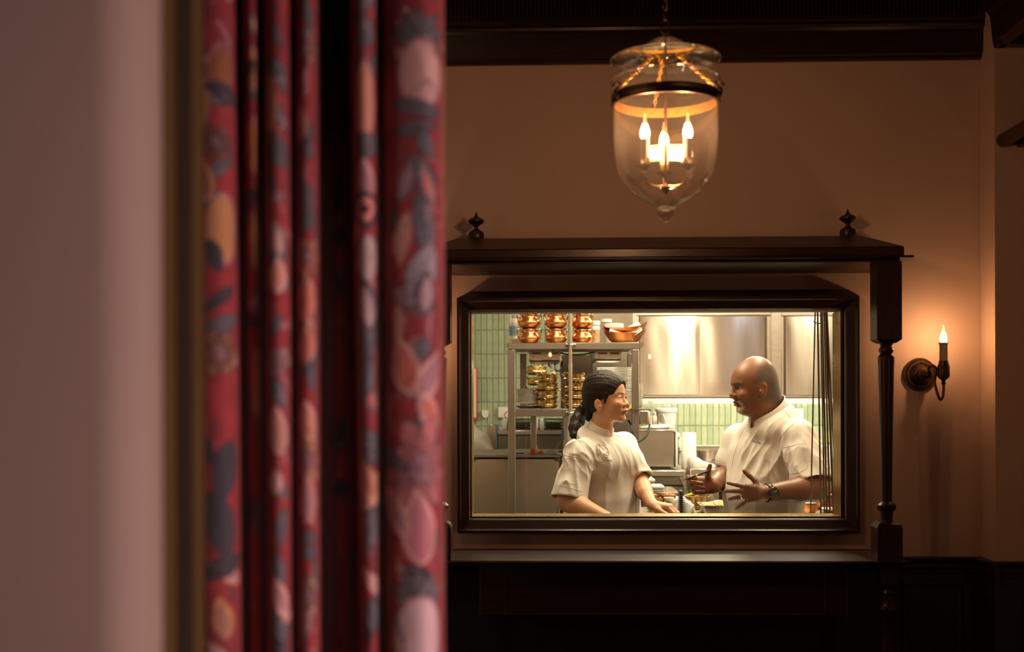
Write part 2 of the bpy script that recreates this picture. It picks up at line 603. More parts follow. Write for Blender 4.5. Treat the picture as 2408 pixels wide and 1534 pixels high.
# near wall: the opening the curtain hangs in
XJ = PX(338, -3.3)
b = MB()
rr_ = 0.042
poly = [(-2.6, -3.3)] + [(XJ - rr_ + rr_ * math.sin(t), -3.3 + rr_ - rr_ * math.cos(t)) for t in np.linspace(0, math.pi / 2, 10)] + [(XJ, -3.14), (-2.6, -3.14)]
b.prism([(x, y, 0) for x, y in poly], (0, 0, ZC))
b.box((XJ + 0.0005, -3.3, 2.62), (XC + 0.9, -3.14, ZC))
struct('wall_front', b, M_nearwall, None, True)
b = MB()
b.box((XJ, -3.252, 0), (XJ + 0.004, -3.225, 2.62), 0.001)
struct('trim_1', b, M_jamb)
b = MB()
b.box((XJ, -3.222, 0), (XJ + 0.010, -3.188, 2.62), 0.004)
struct('trim_2', b, M_bead)
b = MB()
b.box((XJ, -3.185, 0), (XJ + 0.006, -3.142, 2.62), 0.002)
struct('trim_3', b, M_jamb)

# crown along the top of the wall: a plain board with a bead, then a reeded frieze
z0 = PZ(151, 0.0)
prof = [(0, z0), (-0.018, z0), (-0.022, z0 + 0.006), (-0.022, z0 + 0.012), (-0.034, z0 + 0.018), (-0.040, z0 + 0.10), (-0.052, z0 + 0.108), (-0.056, z0 + 0.118),
        (-0.052, z0 + 0.126), (-0.06, z0 + 0.135), (-0.06, ZC), (0, ZC)]
cr = struct('trim_4', MB().prism([(-2.6, y, z) for y, z in prof], (XC + 2.6, 0, 0)), M_wood)
b = MB()
x = -0.62
while x < XC - 0.02:
    b.box((x, -0.072, z0 + 0.140), (x + 0.0085, -0.058, ZC - 0.01), 0.003)
    x += 0.0142
o = b.build('reeding', M_wood, cr, smooth=False)
o['kind'] = 'stuff'
prof2 = [(XC, z0), (XC - 0.02, z0), (XC - 0.035, z0 + 0.018), (XC - 0.045, z0 + 0.11), (XC - 0.06, z0 + 0.13), (XC - 0.06, ZC), (XC, ZC)]
struct('trim_5', MB().prism([(x + 0.03, -0.1405, z) for x, z in prof2], (0, -2.6, 0)), M_wood)
b = MB().box((XC - 0.004, -0.19, z0), (XC + 0.9, -0.14, ZC), 0.004)
struct('trim_6', b, M_wood)

# wooden rail (pelmet) standing out from the right wall block
zb = PZ(348, -0.14, 2380)
b = MB()
hw = 0.024
b.box((XC + 0.075, -0.75, zb), (XC + 0.9, -0.141, zb + 0.05), 0.004)
b.lathe([(0.004, 0), (hw * .8, 0.006), (hw, 0.016), (hw, 1.9), (0.004, 1.91)], (XC + 0.03, -0.03 - 0.02, zb + 0.026), 18, (0, -1, 0))
o = struct('trim_7', b, M_wood, smooth=True)

# dado rail and wainscot
def dado(name, x0, x1, y, ztop, ydir=-1):
    pr = [(0, ztop - 0.062), (0.012, ztop - 0.058), (0.014, ztop - 0.045), (0.020, ztop - 0.038), (0.020, ztop - 0.022), (0.030, ztop - 0.012), (0.034, ztop - 0.004), (0.030, ztop), (0, ztop)]
    return struct(name, MB().prism([(x0, y + ydir * d, z) for d, z in pr], (x1 - x0, 0, 0)), M_wood)


ZD = PZ(1309, 0.0, 2180)
ZD2 = PZ(1320, -0.14, 2370)
dado('trim_8', -2.6, XC - 0.001, 0.0, ZD)
dado('trim_9', XC - 0.034, XC + 0.9, -0.14, ZD2)
b = MB().prism([(XC - d, -0.0345, z) for d, z in [(0, ZD - .062), (.012, ZD - .058), (.02, ZD - .038), (.02, ZD - .022), (.034, ZD - .004), (.03, ZD), (0, ZD)]], (0, -0.139, 0))
struct('trim_10', b, M_wood)


def panel_frame(mb, x0, x1, z0, z1, y, wd=0.022, dp=0.012):
    for (a, c) in (((x0, z0), (x1, z0 + wd)), ((x0, z1 - wd), (x1, z1)), ((x0, z0 + wd), (x0 + wd, z1 - wd)), ((x1 - wd, z0 + wd), (x1, z1 - wd))):
        mb.box((a[0], y - dp, a[1]), (c[0], y, c[1]), 0.004)


wa = struct('trim_11', MB().box((-2.6, -0.008, 0.16), (XC - 0.001, -0.0005, ZD - 0.06)), M_black)
wa['kind'] = 'structure'
for (p0, p1) in ((2118, 2258), (720, 1010)):
    b = MB()
    panel_frame(b, PX(p0, 0.0), PX(p1, 0.0), 0.26, PZ(1362, 0.0, 2180), -0.008)
    b.build('panel_moulding', M_black, wa, False)
struct('trim_13', MB().box((XC - 0.007, -0.148, 0.16), (XC - 0.0005, -0.0085, ZD - 0.06)), M_black)
wr = struct('trim_12', MB().box((XC, -0.148, 0.16), (XC + 0.9, -0.1405, ZD2 - 0.06)), M_black)
b = MB()
panel_frame(b, XC + 0.09, XC + 0.8, 0.26, ZD2 - 0.13, -0.148)
b.build('panel_moulding', M_black, wr, False)
b = MB().box((-2.6, -0.02, 0), (XC - 0.002, -0.0005, 0.16), 0.006)
struct('baseboard_back', b, M_black)

# ================================================================== KITCHEN WINDOW
win = empty('window_1', ((WX0 + WX1) / 2, 0, WZ0))
win['kind'] = 'structure'
FX0, FX1 = PX(1075, -0.05), PX(2022, -0.05)
FZ0, FZ1 = PZ(1255, -0.05), PZ(699, -0.05)


def frame_member(kind):
    # section across the member: u from the outer edge inward, y out of the wall
    wo, wi = FX0, WX0
    if kind in ('left', 'right'):
        o_, i_ = (FX0, WX0) if kind == 'left' else (FX1, WX1)
        lo = [(FZ0, WZ0), (FZ1, WZ1)]
    else:
        o_, i_ = (FZ0, WZ0) if kind == 'bottom' else (FZ1, WZ1)
        lo = [(FX0, WX0), (FX1, WX1)]
    sec = [(-0.14, -0.0005), (0.0, -0.044), (0.0, -0.050), (0.22, -0.050), (0.27, -0.044), (0.36, -0.040), (0.90, -0.022), (0.97, -0.018), (1.0, -0.010), (1.0, 0.02), (-0.14, -0.0005)]
    sec = [(-0.0 if kind == 'bottom' else -0.0, -0.0005), *sec[1:-1]]
    vs, fs = [], []
    n = len(sec)
    for e in (0, 1):
        for (u, y) in sec:
            m = o_ + (i_ - o_) * u
            l = lo[e][0] + (lo[e][1] - lo[e][0]) * u
            vs.append((m, y, l) if kind in ('left', 'right') else (l, y, m))
    for i in range(n):
        j = (i + 1) % n
        q = (i, j, n + j, n + i)
        fs.append(q if kind in ('left', 'top') else tuple(reversed(q)))
    mb = MB()
    mb._add(vs, fs)
    return mb


for kd in ('top', 'bottom', 'left', 'right'):
    o = frame_member(kd).build('frame_rail' if kd in ('top', 'bottom') else 'frame_stile', M_wood if kd in ('top', 'bottom') else M_woodv, win, smooth=False, world=True)
# sloping cap on the outside of the frame
b = MB()
cz = PZ(684, 0.0)
xa, xb = PX(1108, 0.0), PX(1994, 0.0)
vs = [(FX0, -0.05, FZ1), (FX1, -0.05, FZ1), (FX1, -0.001, FZ1), (FX0, -0.001, FZ1), (xa, -0.006, cz), (xb, -0.006, cz), (xb, -0.001, cz), (xa, -0.001, cz)]
b._add(vs, [(0, 1, 5, 4), (1, 2, 6, 5), (2, 3, 7, 6), (3, 0, 4, 7), (4, 5, 6, 7), (3, 2, 1, 0)])
b.build('frame_cap', M_wood, win, smooth=False, world=True)
# brass lining of the reveal
t = 0.006
b = MB()
b.box((WX0 + .001, 0.012, WZ0 + .0005), (WX1 - .001, WT + 0.01, WZ0 + t), 0.001)
b.build('brass_sill', M_brasstrim, win, smooth=False, world=True)
b = MB()
b.box((WX0 + .0005, 0.012, WZ0 + t), (WX0 + t, WT + 0.01, WZ1 - .001), 0.001)
b.build('brass_reveal', M_brasstrim, win, smooth=False, world=True)
b = MB()
b.box((WX1 - t - 0.004, 0.012, WZ0 + t), (WX1 - .0005, WT + 0.01, WZ1 - .001), 0.001)
b.build('brass_reveal', M_brasstrim, win, smooth=False, world=True)
b = MB()
b.box((WX0 + t, 0.050, WZ0 + t), (WX1 - t - 0.004, 0.056, WZ1 - .001))
b.build('glass_pane', M_glass, win, smooth=False, world=True)

# ================================================================== HATCH SURROUND (canopy, posts, shelf)
YF = -0.36
hx0, hx1 = PX(990, YF) , PX(2128, YF)
hxc = (PX(1036, YF + 0.02) + PX(2084, YF + 0.02)) / 2
hx0 = 2 * hxc - hx1
sur = empty('hatch_surround', (hxc, 0, 0), 'dark mahogany surround with hipped canopy, turned posts and shelf framing the kitchen window', 'surround')
ZF0, ZF1 = PZ(614, YF, 1500), PZ(584, YF, 1500)
zr = PZ(558, -0.20, 1550)
# canopy: hipped roof
b = MB()
i_ = 0.098
vs = [(hx0, YF, ZF1), (hx1, YF, ZF1), (hx1, -0.001, ZF1), (hx0, -0.001, ZF1), (hx0 + i_, YF + 0.16, zr), (hx1 - i_, YF + 0.16, zr), (hx1 - i_, -0.001, zr), (hx0 + i_, -0.001, zr)]
b._add(vs, [(0, 1, 5, 4), (1, 2, 6, 5), (2, 3, 7, 6), (3, 0, 4, 7), (4, 5, 6, 7), (3, 2, 1, 0)])
b.build('canopy_roof', M_wood, sur, smooth=False, world=True)
b = MB()
b.box((hx0, YF, ZF0 + 0.012), (hx1, -0.001, ZF1 - 0.0005), 0.003)
b.build('fascia', M_wood, sur, smooth=False, world=True)
b = MB()
b.box((hx0 - 0.028, YF - 0.018, ZF0 + 0.004), (hx1 + 0.028, -0.001, ZF0 + 0.0115), 0.003)
b.build('canopy_lip', M_wood, sur, smooth=False, world=True)
b = MB()
b.box((hx0 + 0.01, YF + 0.012, ZF0 - 0.006), (hx1 - 0.01, -0.001, ZF0 + 0.0035), 0.002)
b.build('soffit', M_wood, sur, smooth=False, world=True)
# finials
zt = zr
fin = [(0.0235, 0), (0.0245, 0.004), (0.027, 0.012), (0.0285, 0.024), (0.026, 0.034), (0.017, 0.040), (0.008, 0.046), (0.007, 0.053), (0.012, 0.058), (0.022, 0.064), (0.0285, 0.071), (0.0285, 0.076), (0.022, 0.082),
       (0.012, 0.086), (0.006, 0.092), (0.0025, 0.102), (0.0003, 0.107)]
for pxx in (1121, 1995):
    MB().lathe(fin, (PX(pxx, -0.11), -0.11, zt), 32).build('finial', M_woodv, sur, world=True)
# shelf
SZ1, SZ0 = PZ(1320, -0.37), PZ(1328, -0.37)
sx0, sx1 = 2 * hxc - PX(2138, -0.37), PX(2138, -0.37)
b = MB()
b.box((sx0, -0.37, SZ0), (sx1, -0.036, SZ1), 0.005)
b.build('shelf', M_wood, sur, smooth=False, world=True)
b = MB()
b.box((sx0 + 0.02, -0.35, SZ0 - 0.010), (sx1 - 0.02, -0.04, SZ0 - 0.0005), 0.003)
b.build('shelf_moulding', M_wood, sur, smooth=False, world=True)
# apron with raised frame
ya = -0.30
az1, az0 = SZ0 - 0.0105, PZ(1449, ya)
ax0, ax1 = PX(1126, ya), PX(1992, ya)
b = MB()
b.box((ax0, ya, az0), (ax1, ya + 0.03, az1), 0.003)
b.build('apron', M_wood, sur, smooth=False, world=True)
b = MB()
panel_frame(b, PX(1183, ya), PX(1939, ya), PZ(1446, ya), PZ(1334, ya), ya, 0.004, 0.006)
b.build('apron_moulding', M_woodhighlight, sur, smooth=False, world=True)
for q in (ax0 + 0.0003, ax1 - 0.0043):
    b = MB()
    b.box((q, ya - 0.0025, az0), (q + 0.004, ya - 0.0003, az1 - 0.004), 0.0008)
    b.build('apron_edge_highlight', M_woodhighlight, sur, smooth=False, world=True)  # thin strips added as painted highlights along the apron's ends
b = MB()
b.box((ax0 + 0.02, ya + 0.031, az0), (ax0 + 0.05, -0.036, az1), 0.003)
b.build('apron_side', M_wood, sur, smooth=False, world=True)
b = MB()
b.box((ax1 - 0.05, ya + 0.031, az0), (ax1 - 0.02, -0.036, az1), 0.003)
b.build('apron_side', M_wood, sur, smooth=False, world=True)
# posts
yp = YF + 0.045
hp = 0.041


def sq_block(mb, x, y, z0, z1, h, ch=0.012, rtop=False, rbot=False):
    rings = []
    if rbot:
        rings += [(h * .62, z0), (h * .86, z0 + .007)]
        rings += [(h, z0 + ch)]
    else:
        rings += [(h, z0)]
    if rtop:
        rings += [(h, z1 - ch * 1.6), (h * .9, z1 - ch * .7), (h * .62, z1)]
    else:
        rings += [(h, z1)]
    vs, fs = [], []
    for hh, z in rings:
        vs += [(x - hh, y - hh, z), (x + hh, y - hh, z), (x + hh, y + hh, z), (x - hh, y + hh, z)]
    m = len(rings)
    for i in range(m - 1):
        for k in range(4):
            fs.append((i * 4 + k, i * 4 + (k + 1) % 4, i * 4 + 4 + (k + 1) % 4, i * 4 + 4 + k))
    fs += [(3, 2, 1, 0), (m * 4 - 4, m * 4 - 3, m * 4 - 2, m * 4 - 1)]
    mb._add(vs, fs)


for pxx in (1037, 2084):
    x = PX(pxx, yp)
    if pxx == 1037:
        x = 2 * hxc - PX(2084, yp)
    z = lambda py: PZ(py, yp, 2080)
    b = MB()
    sq_block(b, x, yp, z(808), ZF0 - 0.0065, hp, 0.012, rbot=True)
    b.build('post_block', M_woodv, sur, smooth=False, world=True)
    b = MB()
    sq_block(b, x, yp, SZ1 + 0.0005, z(1226), hp, 0.012, rtop=True)
    pr = [(0.020, z(1226)), (0.019, z(1218)), (0.021, z(1204)), (0.027, z(1200)), (0.031, z(1193)), (0.031, z(1188)), (0.025, z(1183)), (0.018, z(1180)), (0.0175, z(1174)), (0.0185, z(1120)), (0.0215, z(1000)),
          (0.0255, z(870)), (0.027, z(848)), (0.027, z(840)), (0.022, z(836)), (0.019, z(832)), (0.023, z(828)), (0.0245, z(823)), (0.022, z(819)), (0.017, z(815)), (0.021, z(811)), (0.024, z(807))]
    b.build('post_block', M_woodv, sur, smooth=False, world=True)
    MB().lathe([(r, h) for r, h in pr], (x, yp, 0), 30).build('turned_post', M_woodv, sur, world=True)
    # leg below the shelf
    b = MB()
    sq_block(b, x, yp, z(1382), SZ0 - 0.011, 0.029, 0.014, rbot=True)
    b.build('leg_block', M_woodv, sur, smooth=False, world=True)
    pl = [(0.030, 0), (0.030, 0.05), (0.020, 0.06), (0.026, 0.09), (0.030, 0.45), (0.026, 0.68), (0.020, 0.72), (0.022, z(1450)), (0.036, z(1437)), (0.038, z(1430)), (0.032, z(1420)), (0.019, z(1410)), (0.018, z(1398)), (0.024, z(1394)), (0.018, z(1386)), (0.02, z(1380))]
    MB().lathe(pl, (x, yp, 0), 28).build('turned_leg', M_woodv, sur, world=True)

# ================================================================== WALL SCONCE
xs, zs = PX(2164, -0.01), PZ(881, -0.01, 2164)


def flame(mb_b, mb_t, c, s=1.0):
    c = Vector(c)
    mb_b.lathe([(0.0075 * s, 0), (0.0105 * s, 0.006 * s), (0.0118 * s, 0.013 * s), (0.0108 * s, 0.021 * s), (0.0082 * s, 0.029 * s), (0.0058 * s, 0.036 * s)], c, 18)
    mb_t.lathe([(0.0058 * s, 0.036 * s), (0.0042 * s, 0.043 * s), (0.0031 * s, 0.052 * s), (0.0022 * s, 0.058 * s), (0.0004, 0.061 * s)], c, 14)


sc = empty('wall_sconce', (xs, 0, zs), 'antique bronze wall sconce with one lit candle bulb beside the hatch surround', 'lamp')
b = MB()
b.lathe([(0.002, 0.0005), (0.0585, 0.0005), (0.0595, 0.006), (0.057, 0.011), (0.052, 0.0105), (0.050, 0.013), (0.047, 0.0165), (0.041, 0.0165), (0.039, 0.0145), (0.033, 0.020), (0.026, 0.026), (0.026, 0.030), (0.002, 0.031)], (0, 0, 0), 40, (0, -1, 0))
b.build('backplate', M_bronze, sc)
b = MB()
b.lathe([(0.022, 0), (0.024, 0.008), (0.020, 0.022), (0.014, 0.028), (0.013, 0.040), (0.016, 0.046), (0.010, 0.052), (0.002, 0.053)], (0.004, -0.030, 0.0), 26, (0.1, -1, 0))
b.build('arm_boss', M_bronze, sc)
for dz in (0.042, -0.042):
    MB().lathe([(0.004, 0), (0.004, 0.003), (0.0015, 0.005)], (0.004, -0.0165, dz), 10, (0, -1, 0)).build('screw', M_bronze, sc)
bc = Vector((PX(2219, -0.135) - xs, -0.135, 0))
zz = lambda py: PZ(py, -0.135, 2219) - zs
path = spline([(0.006, -0.06, 0.004), (0.010, -0.075, 0.020), (0.017, -0.092, 0.030), (0.028, -0.108, 0.012), (bc.x - 0.026, -0.122, -0.030), (bc.x - 0.013, -0.131, zz(938)), (bc.x - 0.003, -0.134, zz(934)), (bc.x, -0.135, zz(915)), (bc.x, -0.135, zz(898))], 7)
MB().tube(path, 0.0047, 12).build('arm', M_bronze, sc)
MB().lathe([(0.0055, zz(905)), (0.009, zz(902)), (0.006, zz(898)), (0.008, zz(894)), (0.0165, zz(890)), (0.0185, zz(884)), (0.0185, zz(872)), (0.0175, zz(869)), (0.0185, zz(866)), (0.0182, zz(858)), (0.016, zz(853)), (0.0160, zz(849))], bc, 26).build('candle_cup', M_bronze, sc)
b = MB()
for k in range(16):
    a = k * math.pi / 8
    b.box((bc.x + 0.0186 * math.cos(a) - .0014, bc.y + 0.0186 * math.sin(a) - .0014, zz(888)), (bc.x + 0.0186 * math.cos(a) + .0014, bc.y + 0.0186 * math.sin(a) + .0014, zz(860)), 0.0008)
b.build('cup_ribs', M_bronze, sc)
MB().lathe([(0.0138, zz(850)), (0.0138, zz(811)), (0.0158, zz(810)), (0.0158, zz(806)), (0.008, zz(805))], bc, 22).build('candle_sleeve', M_candle, sc)
b1, b2 = MB(), MB()
flame(b1, b2, (bc.x, bc.y, zz(806)), 1.02)
bo = b1.build('bulb', M_bulb, sc)
b2.build('bulb_tip', M_bulbtip, bo)
light('sconce_bulb', 'POINT', (xs + bc.x, bc.y, zs + zz(786)), 1.7, (1.0, 0.49, 0.22), radius=0.010)
# its twin on the other side of the surround, behind the curtain as seen from here
xs2 = 2 * hxc - xs
dup(sc, (xs2, 0, zs), 'twin bronze wall sconce left of the surround, hidden behind the curtain')
light('sconce_bulb', 'POINT', (xs2 + bc.x, bc.y, zs + zz(786)), 1.7, (1.0, 0.49, 0.22), radius=0.010)

# two more of them far behind the camera: only their reflections show in the window glass
for px, py, lb in ((1528, 838, 'bronze wall sconce on the rear wall, mirrored in the window glass right of the gantry'), (1294, 832, 'bronze wall sconce on the rear wall, mirrored in the window glass over the heat lamp')):
    k_ = 11.75 / F_PX
    dup(sc, ((px - 1292) * k_ + bc.x, -7.499, 1.5 + (950 - py) * k_ - zz(786)), lb, None, math.pi)

# ================================================================== HANGING LANTERN
YL = -1.30
ml_ = mpp(YL)
lx = PX(1567, YL)
lan = empty('hanging_lantern', (lx, YL, 0), 'bell jar glass hanging lantern with brass band, chains and three lit candle bulbs', 'lamp')
Z = lambda py: PZ(py, YL, 1567)
zb0 = Z(249)
# jar
R = 0.1325
prof = [(0.021, Z(492)), (0.026, Z(487)), (0.050, Z(473)), (0.092, Z(446)), (0.115, Z(416)), (0.126, Z(372)), (0.1305, Z(320)), (0.131, zb0), (0.1305, zb0 + 0.03), (0.131, zb0 + 0.05), (0.1355, zb0 + 0.064)]
sp = spline([(r, 0, h) for r, h in prof], 6)
outer = [(p.x, p.z) for p in sp]
inner = [(max(p.x - 0.0025, 0.001), p.z + (0.0025 if i < 12 else 0)) for i, p in enumerate(sp)]
b = MB()
n = 56
b.lathe(outer + inner[::-1], (0, 0, 0), n, closed=False)
b.build('bell_jar', M_jar, lan)
b = MB()
b.lathe([(0.004, Z(522)), (0.012, Z(516)), (0.020, Z(508)), (0.024, Z(503)), (0.021, Z(498)), (0.0175, Z(496)), (0.022, Z(493)), (0.0235, Z(489)), (0.02, Z(487))], (0, 0, 0), 30)
b.build('glass_knob', M_knob, lan)
# band
b = MB()
b.lathe([(R, zb0), (R + 0.0035, zb0 + .001), (R + 0.0045, zb0 + .006), (R + 0.003, zb0 + .009), (R + 0.003, zb0 + .018), (R + 0.0045, zb0 + .021), (R + 0.0035, zb0 + .026), (R, zb0 + .027), (R - .0006, zb0 + .014)], (0, 0, 0), 64, closed=True)
b.build('brass_band', M_bronze, lan)
b = MB()
n = 96
vs, fs = [], []
for k in range(n):
    a = 2 * math.pi * k / n
    for i, hh in enumerate((0.001, 0.007, 0.013, 0.019, 0.025)):
        rr = 0.1275 + 0.0006 * math.sin(a * 23 + i * 1.7) * (1 if 0 < i < 4 else 0)
        vs.append((rr * math.cos(a), rr * math.sin(a), zb0 + hh))
for k in range(n):
    k2 = (k + 1) % n
    for i in range(4):
        fs.append((k * 5 + i, k * 5 + i + 1, k2 * 5 + i + 1, k2 * 5 + i))
b._add(vs, fs)
b.build('band_lining', M_gold, lan)
# lid (smoke bell)
zl = Z(143)
lp = [(0.137, zl), (0.1365, zl + 0.003), (0.130, zl + 0.004), (0.110, zl + 0.009), (0.085, zl + 0.016), (0.066, zl + 0.022), (0.056, zl + 0.030), (0.047, zl + 0.042), (0.030, zl + 0.053), (0.012, zl + 0.058), (0.003, zl + 0.059)]
li = [(max(r - 0.002, 0.001), h - 0.0025) for r, h in lp]
MB().lathe([(0.133, zl - .001)] + lp + li[::-1][:-2], (0, 0, 0), 56).build('smoke_lid', M_jar, lan)
MB().lathe([(0.1325, zl - .002), (0.1375, zl - .0005), (0.1385, zl + .002), (0.1365, zl + .0045), (0.1325, zl + .004)], (0, 0, 0), 56, closed=True).build('lid_rim', M_knob, lan)
MB().lathe([(0.1325, zb0 + .060), (0.1365, zb0 + .061), (0.1375, zb0 + .064), (0.1355, zb0 + .067), (0.1325, zb0 + .066)], (0, 0, 0), 56, closed=True).build('jar_rim', M_knob, lan)
# centre rod + ring + ceiling chain
MB().cyl((0, 0, Z(446)), (0, 0, zl + 0.066), 0.0038, n=12).build('centre_rod', M_bronze, lan)


def link(mb, c, ax, ay, L=0.030, W=0.016, r=0.0022, n=18):
    c, ax, ay = Vector(c), Vector(ax), Vector(ay)
    pts = [c + ax * (W / 2 * math.cos(2 * math.pi * k / n)) + ay * (L / 2 * math.sin(2 * math.pi * k / n)) for k in range(n)]
    mb.tube(pts, r, 6, closed=True)


b = MB()
link(b, (0, 0, Z(63)), (1, 0, 0), (0, 0, 1), 0.038, 0.021, 0.0026)
b.build('hanging_ring', M_bronze, lan)
z = Z(63) + 0.031
k = 0
while z < ZC - 0.005:
    a = math.pi / 2 * (k % 2) + 0.9
    b = MB()
    link(b, (0, 0, z), (math.cos(a), math.sin(a), 0), (0, 0, 1), 0.030, 0.012, 0.0021)
    b.build('chain_link', M_bronze, lan)
    z += 0.0252
    k += 1
MB().lathe([(0.045, ZC - 0.0005), (0.045, ZC - 0.006), (0.02, ZC - 0.02), (0.006, ZC - 0.026)], (0, 0, 0), 24).build('ceiling_rose', M_bronze, lan)
# three chains from the lid to hooks on the band
for kk, ang in enumerate((math.radians(-27), math.radians(207), math.radians(97))):
    d = Vector((math.cos(ang), math.sin(ang), 0))
    top = d * 0.030 + Vector((0, 0, zl + 0.012))
    bot = d * (R + 0.001) + Vector((0, 0, zb0 + 0.030))
    m = 13
    dv = (bot - top) / m
    side = dv.cross(d).normalized()
    up = side.cross(dv).normalized()
    b = MB()
    for i in range(m):
        c = top + dv * (i + 0.5)
        link(b, c, side if i % 2 else up, dv.normalized(), dv.length * 1.32, 0.0075, 0.0013, 12)
    b.build('support_chain', M_gold, lan)
    b = MB()
    hk = [d * (R + 0.003) + Vector((0, 0, zb0 + 0.004)), d * (R + 0.012) + Vector((0, 0, zb0 + 0.010)), d * (R + 0.014) + Vector((0, 0, zb0 + 0.022)), d * (R + 0.004) + Vector((0, 0, zb0 + 0.032)),
          d * (R - 0.002) + Vector((0, 0, zb0 + 0.040)), d * (R + 0.006) + Vector((0, 0, zb0 + 0.046)), d * (R + 0.018) + Vector((0, 0, zb0 + 0.034)), d * (R + 0.022) + Vector((0, 0, zb0 + 0.036))]
    b.tube(spline(hk, 5), 0.0030, 8)
    b.ell(d * (R + 0.006) + Vector((0, 0, zb0 + 0.012)), (0.009, 0.009, 0.008), 12, 8)
    b.build('hook', M_bronze, lan)
# three arms with candles
for kk, ang in enumerate((math.radians(-32), math.radians(208), math.radians(88))):
    d = Vector((math.cos(ang), math.sin(ang), 0))
    rc_ = 0.061
    zc = Z(398)
    pth = spline([d * 0.003 + Vector((0, 0, Z(437))), d * 0.022 + Vector((0, 0, Z(441))), d * 0.046 + Vector((0, 0, Z(438))), d * 0.0585 + Vector((0, 0, Z(424))), d * rc_ + Vector((0, 0, Z(405)))], 6)
    arm = MB().tube(pth, 0.0034, 9).build('arm', M_brass, lan)
    c = d * rc_
    MB().lathe([(0.004, zc - 0.010), (0.008, zc - 0.004), (0.0225, zc + 0.001), (0.0235, zc + 0.003), (0.013, zc + 0.002), (0.004, zc + 0.002)], c, 24).build('drip_pan', M_bronze, arm)
    MB().lathe([(0.0115, zc + 0.002), (0.0125, zc + 0.006), (0.0118, zc + 0.022), (0.009, zc + 0.0225)], c, 20).build('candle_cup', M_brass, arm)
    MB().lathe([(0.0105, zc + 0.020), (0.0105, zc + 0.066), (0.0118, zc + 0.067), (0.0118, zc + 0.069), (0.006, zc + 0.070)], c, 20).build('candle_sleeve', M_candle, arm)
    b1, b2 = MB(), MB()
    flame(b1, b2, (c.x, c.y, zc + 0.069), 1.06)
    b1.build('bulb', M_bulb, arm)
    b2.build('bulb_tip', M_bulbtip, arm)
    light('lantern_bulb', 'POINT', (lx + c.x, YL + c.y, zc + 0.085), 3.8, (1.0, 0.49, 0.225), radius=0.009)
MB().lathe([(0.002, Z(458)), (0.006, Z(452)), (0.011, Z(446)), (0.012, Z(440)), (0.008, Z(434)), (0.004, Z(430))], (0, 0, 0), 18).build('arm_hub', M_bronze, lan)

# ================================================================== CURTAIN
sect = [(455, 1.56), (466, 1.49), (480, 1.456), (520, 1.448), (552, 1.462), (566, 1.50), (573, 1.53), (580, 1.495), (590, 1.474), (606, 1.474), (614, 1.50), (619, 1.53), (625, 1.49), (634, 1.460),
        (658, 1.450), (680, 1.462), (688, 1.49), (694, 1.53), (700, 1.49), (707, 1.462), (727, 1.454), (743, 1.466), (751, 1.50), (757, 1.57), (798, 1.66), (834, 1.58), (841, 1.49), (849, 1.464),
        (868, 1.456), (887, 1.466), (895, 1.49), (900, 1.52), (906, 1.485), (914, 1.460), (945, 1.445), (1000, 1.437), (1030, 1.457), (1044, 1.51), (1046, 1.56), (1040, 1.60)]
cp = spline([(p, d, 0) for p, d in sect], 9)
nu = len(cp)
pxs = np.array([p.x for p in cp])
dps = np.array([p.y for p in cp])
xy = np.array([[PX(p, CAM.y + d), CAM.y + d] for p, d in zip(pxs, dps)])
arc = np.concatenate([[0], np.cumsum(np.linalg.norm(np.diff(xy, axis=0), axis=1))])
zz_ = np.concatenate([np.linspace(0.012, 1.12, 40), np.linspace(1.122, 2.06, 640), np.linspace(2.08, 2.60, 24)])
nz = len(zz_)
U, ZZ = np.meshgrid(arc, zz_)
S_ = 1.46 / F_PX


def vnoise(p, seed=0):
    """value noise, p (...,3)"""
    i = np.floor(p).astype(np.int64)
    f = p - i
    f = f * f * (3 - 2 * f)

    def h(a, b, c):
        n = (a * 374761393 + b * 668265263 + c * 2147483647 + seed * 1274126177) & 0xffffffff
        n = ((n ^ (n >> 13)) * 1274126177) & 0xffffffff
        n = (n ^ (n >> 16)) & 0xffffffff
        return n / 4294967295.0
    x, y, z = i[..., 0], i[..., 1], i[..., 2]
    r = 0
    for dx in (0, 1):
        wx = f[..., 0] if dx else 1 - f[..., 0]
        for dy in (0, 1):
            wy = f[..., 1] if dy else 1 - f[..., 1]
            for dz in (0, 1):
                wz = f[..., 2] if dz else 1 - f[..., 2]
                r = r + wx * wy * wz * h(x + dx, y + dy, z + dz)
    return r * 2 - 1


colr = np.empty((nz, nu, 3))
base = np.array([0.215, 0.022, 0.028])
nn = vnoise(np.stack([U * 60, ZZ * 60, U * 0], -1), 3)
colr[:] = base * (1 + 0.16 * nn[..., None])


def paint(mask, c):
    global colr
    m = np.clip(mask, 0, 1)[..., None]
    colr = colr * (1 - m) + np.array(c) * m


def loc(px, py, ang=0.0):
    u0 = np.interp(px, pxs[np.argsort(pxs)], arc[np.argsort(pxs)])
    z0 = CAM.z + (CY - py) * S_
    x = (U - u0) / S_
    y = -(ZZ - z0) / S_                     # pixel units, y down
    x, y = x / 1.3, y / 1.3
    a = math.radians(ang)
    return x * math.cos(a) + y * math.sin(a), -x * math.sin(a) + y * math.cos(a)


def sm(e0, e1, v):
    t = np.clip((v - e0) / (e1 - e0), 0, 1)
    return t * t * (3 - 2 * t)


SLATE, SLATED, PALE, OCHRE, BEIGE, MAUVE, CORAL, DARK = (0.105, 0.105, 0.125), (0.035, 0.035, 0.05), (0.50, 0.29, 0.27), (0.40, 0.19, 0.075), (0.42, 0.23, 0.16), (0.30, 0.15, 0.18), (0.42, 0.11, 0.075), (0.03, 0.016, 0.022)


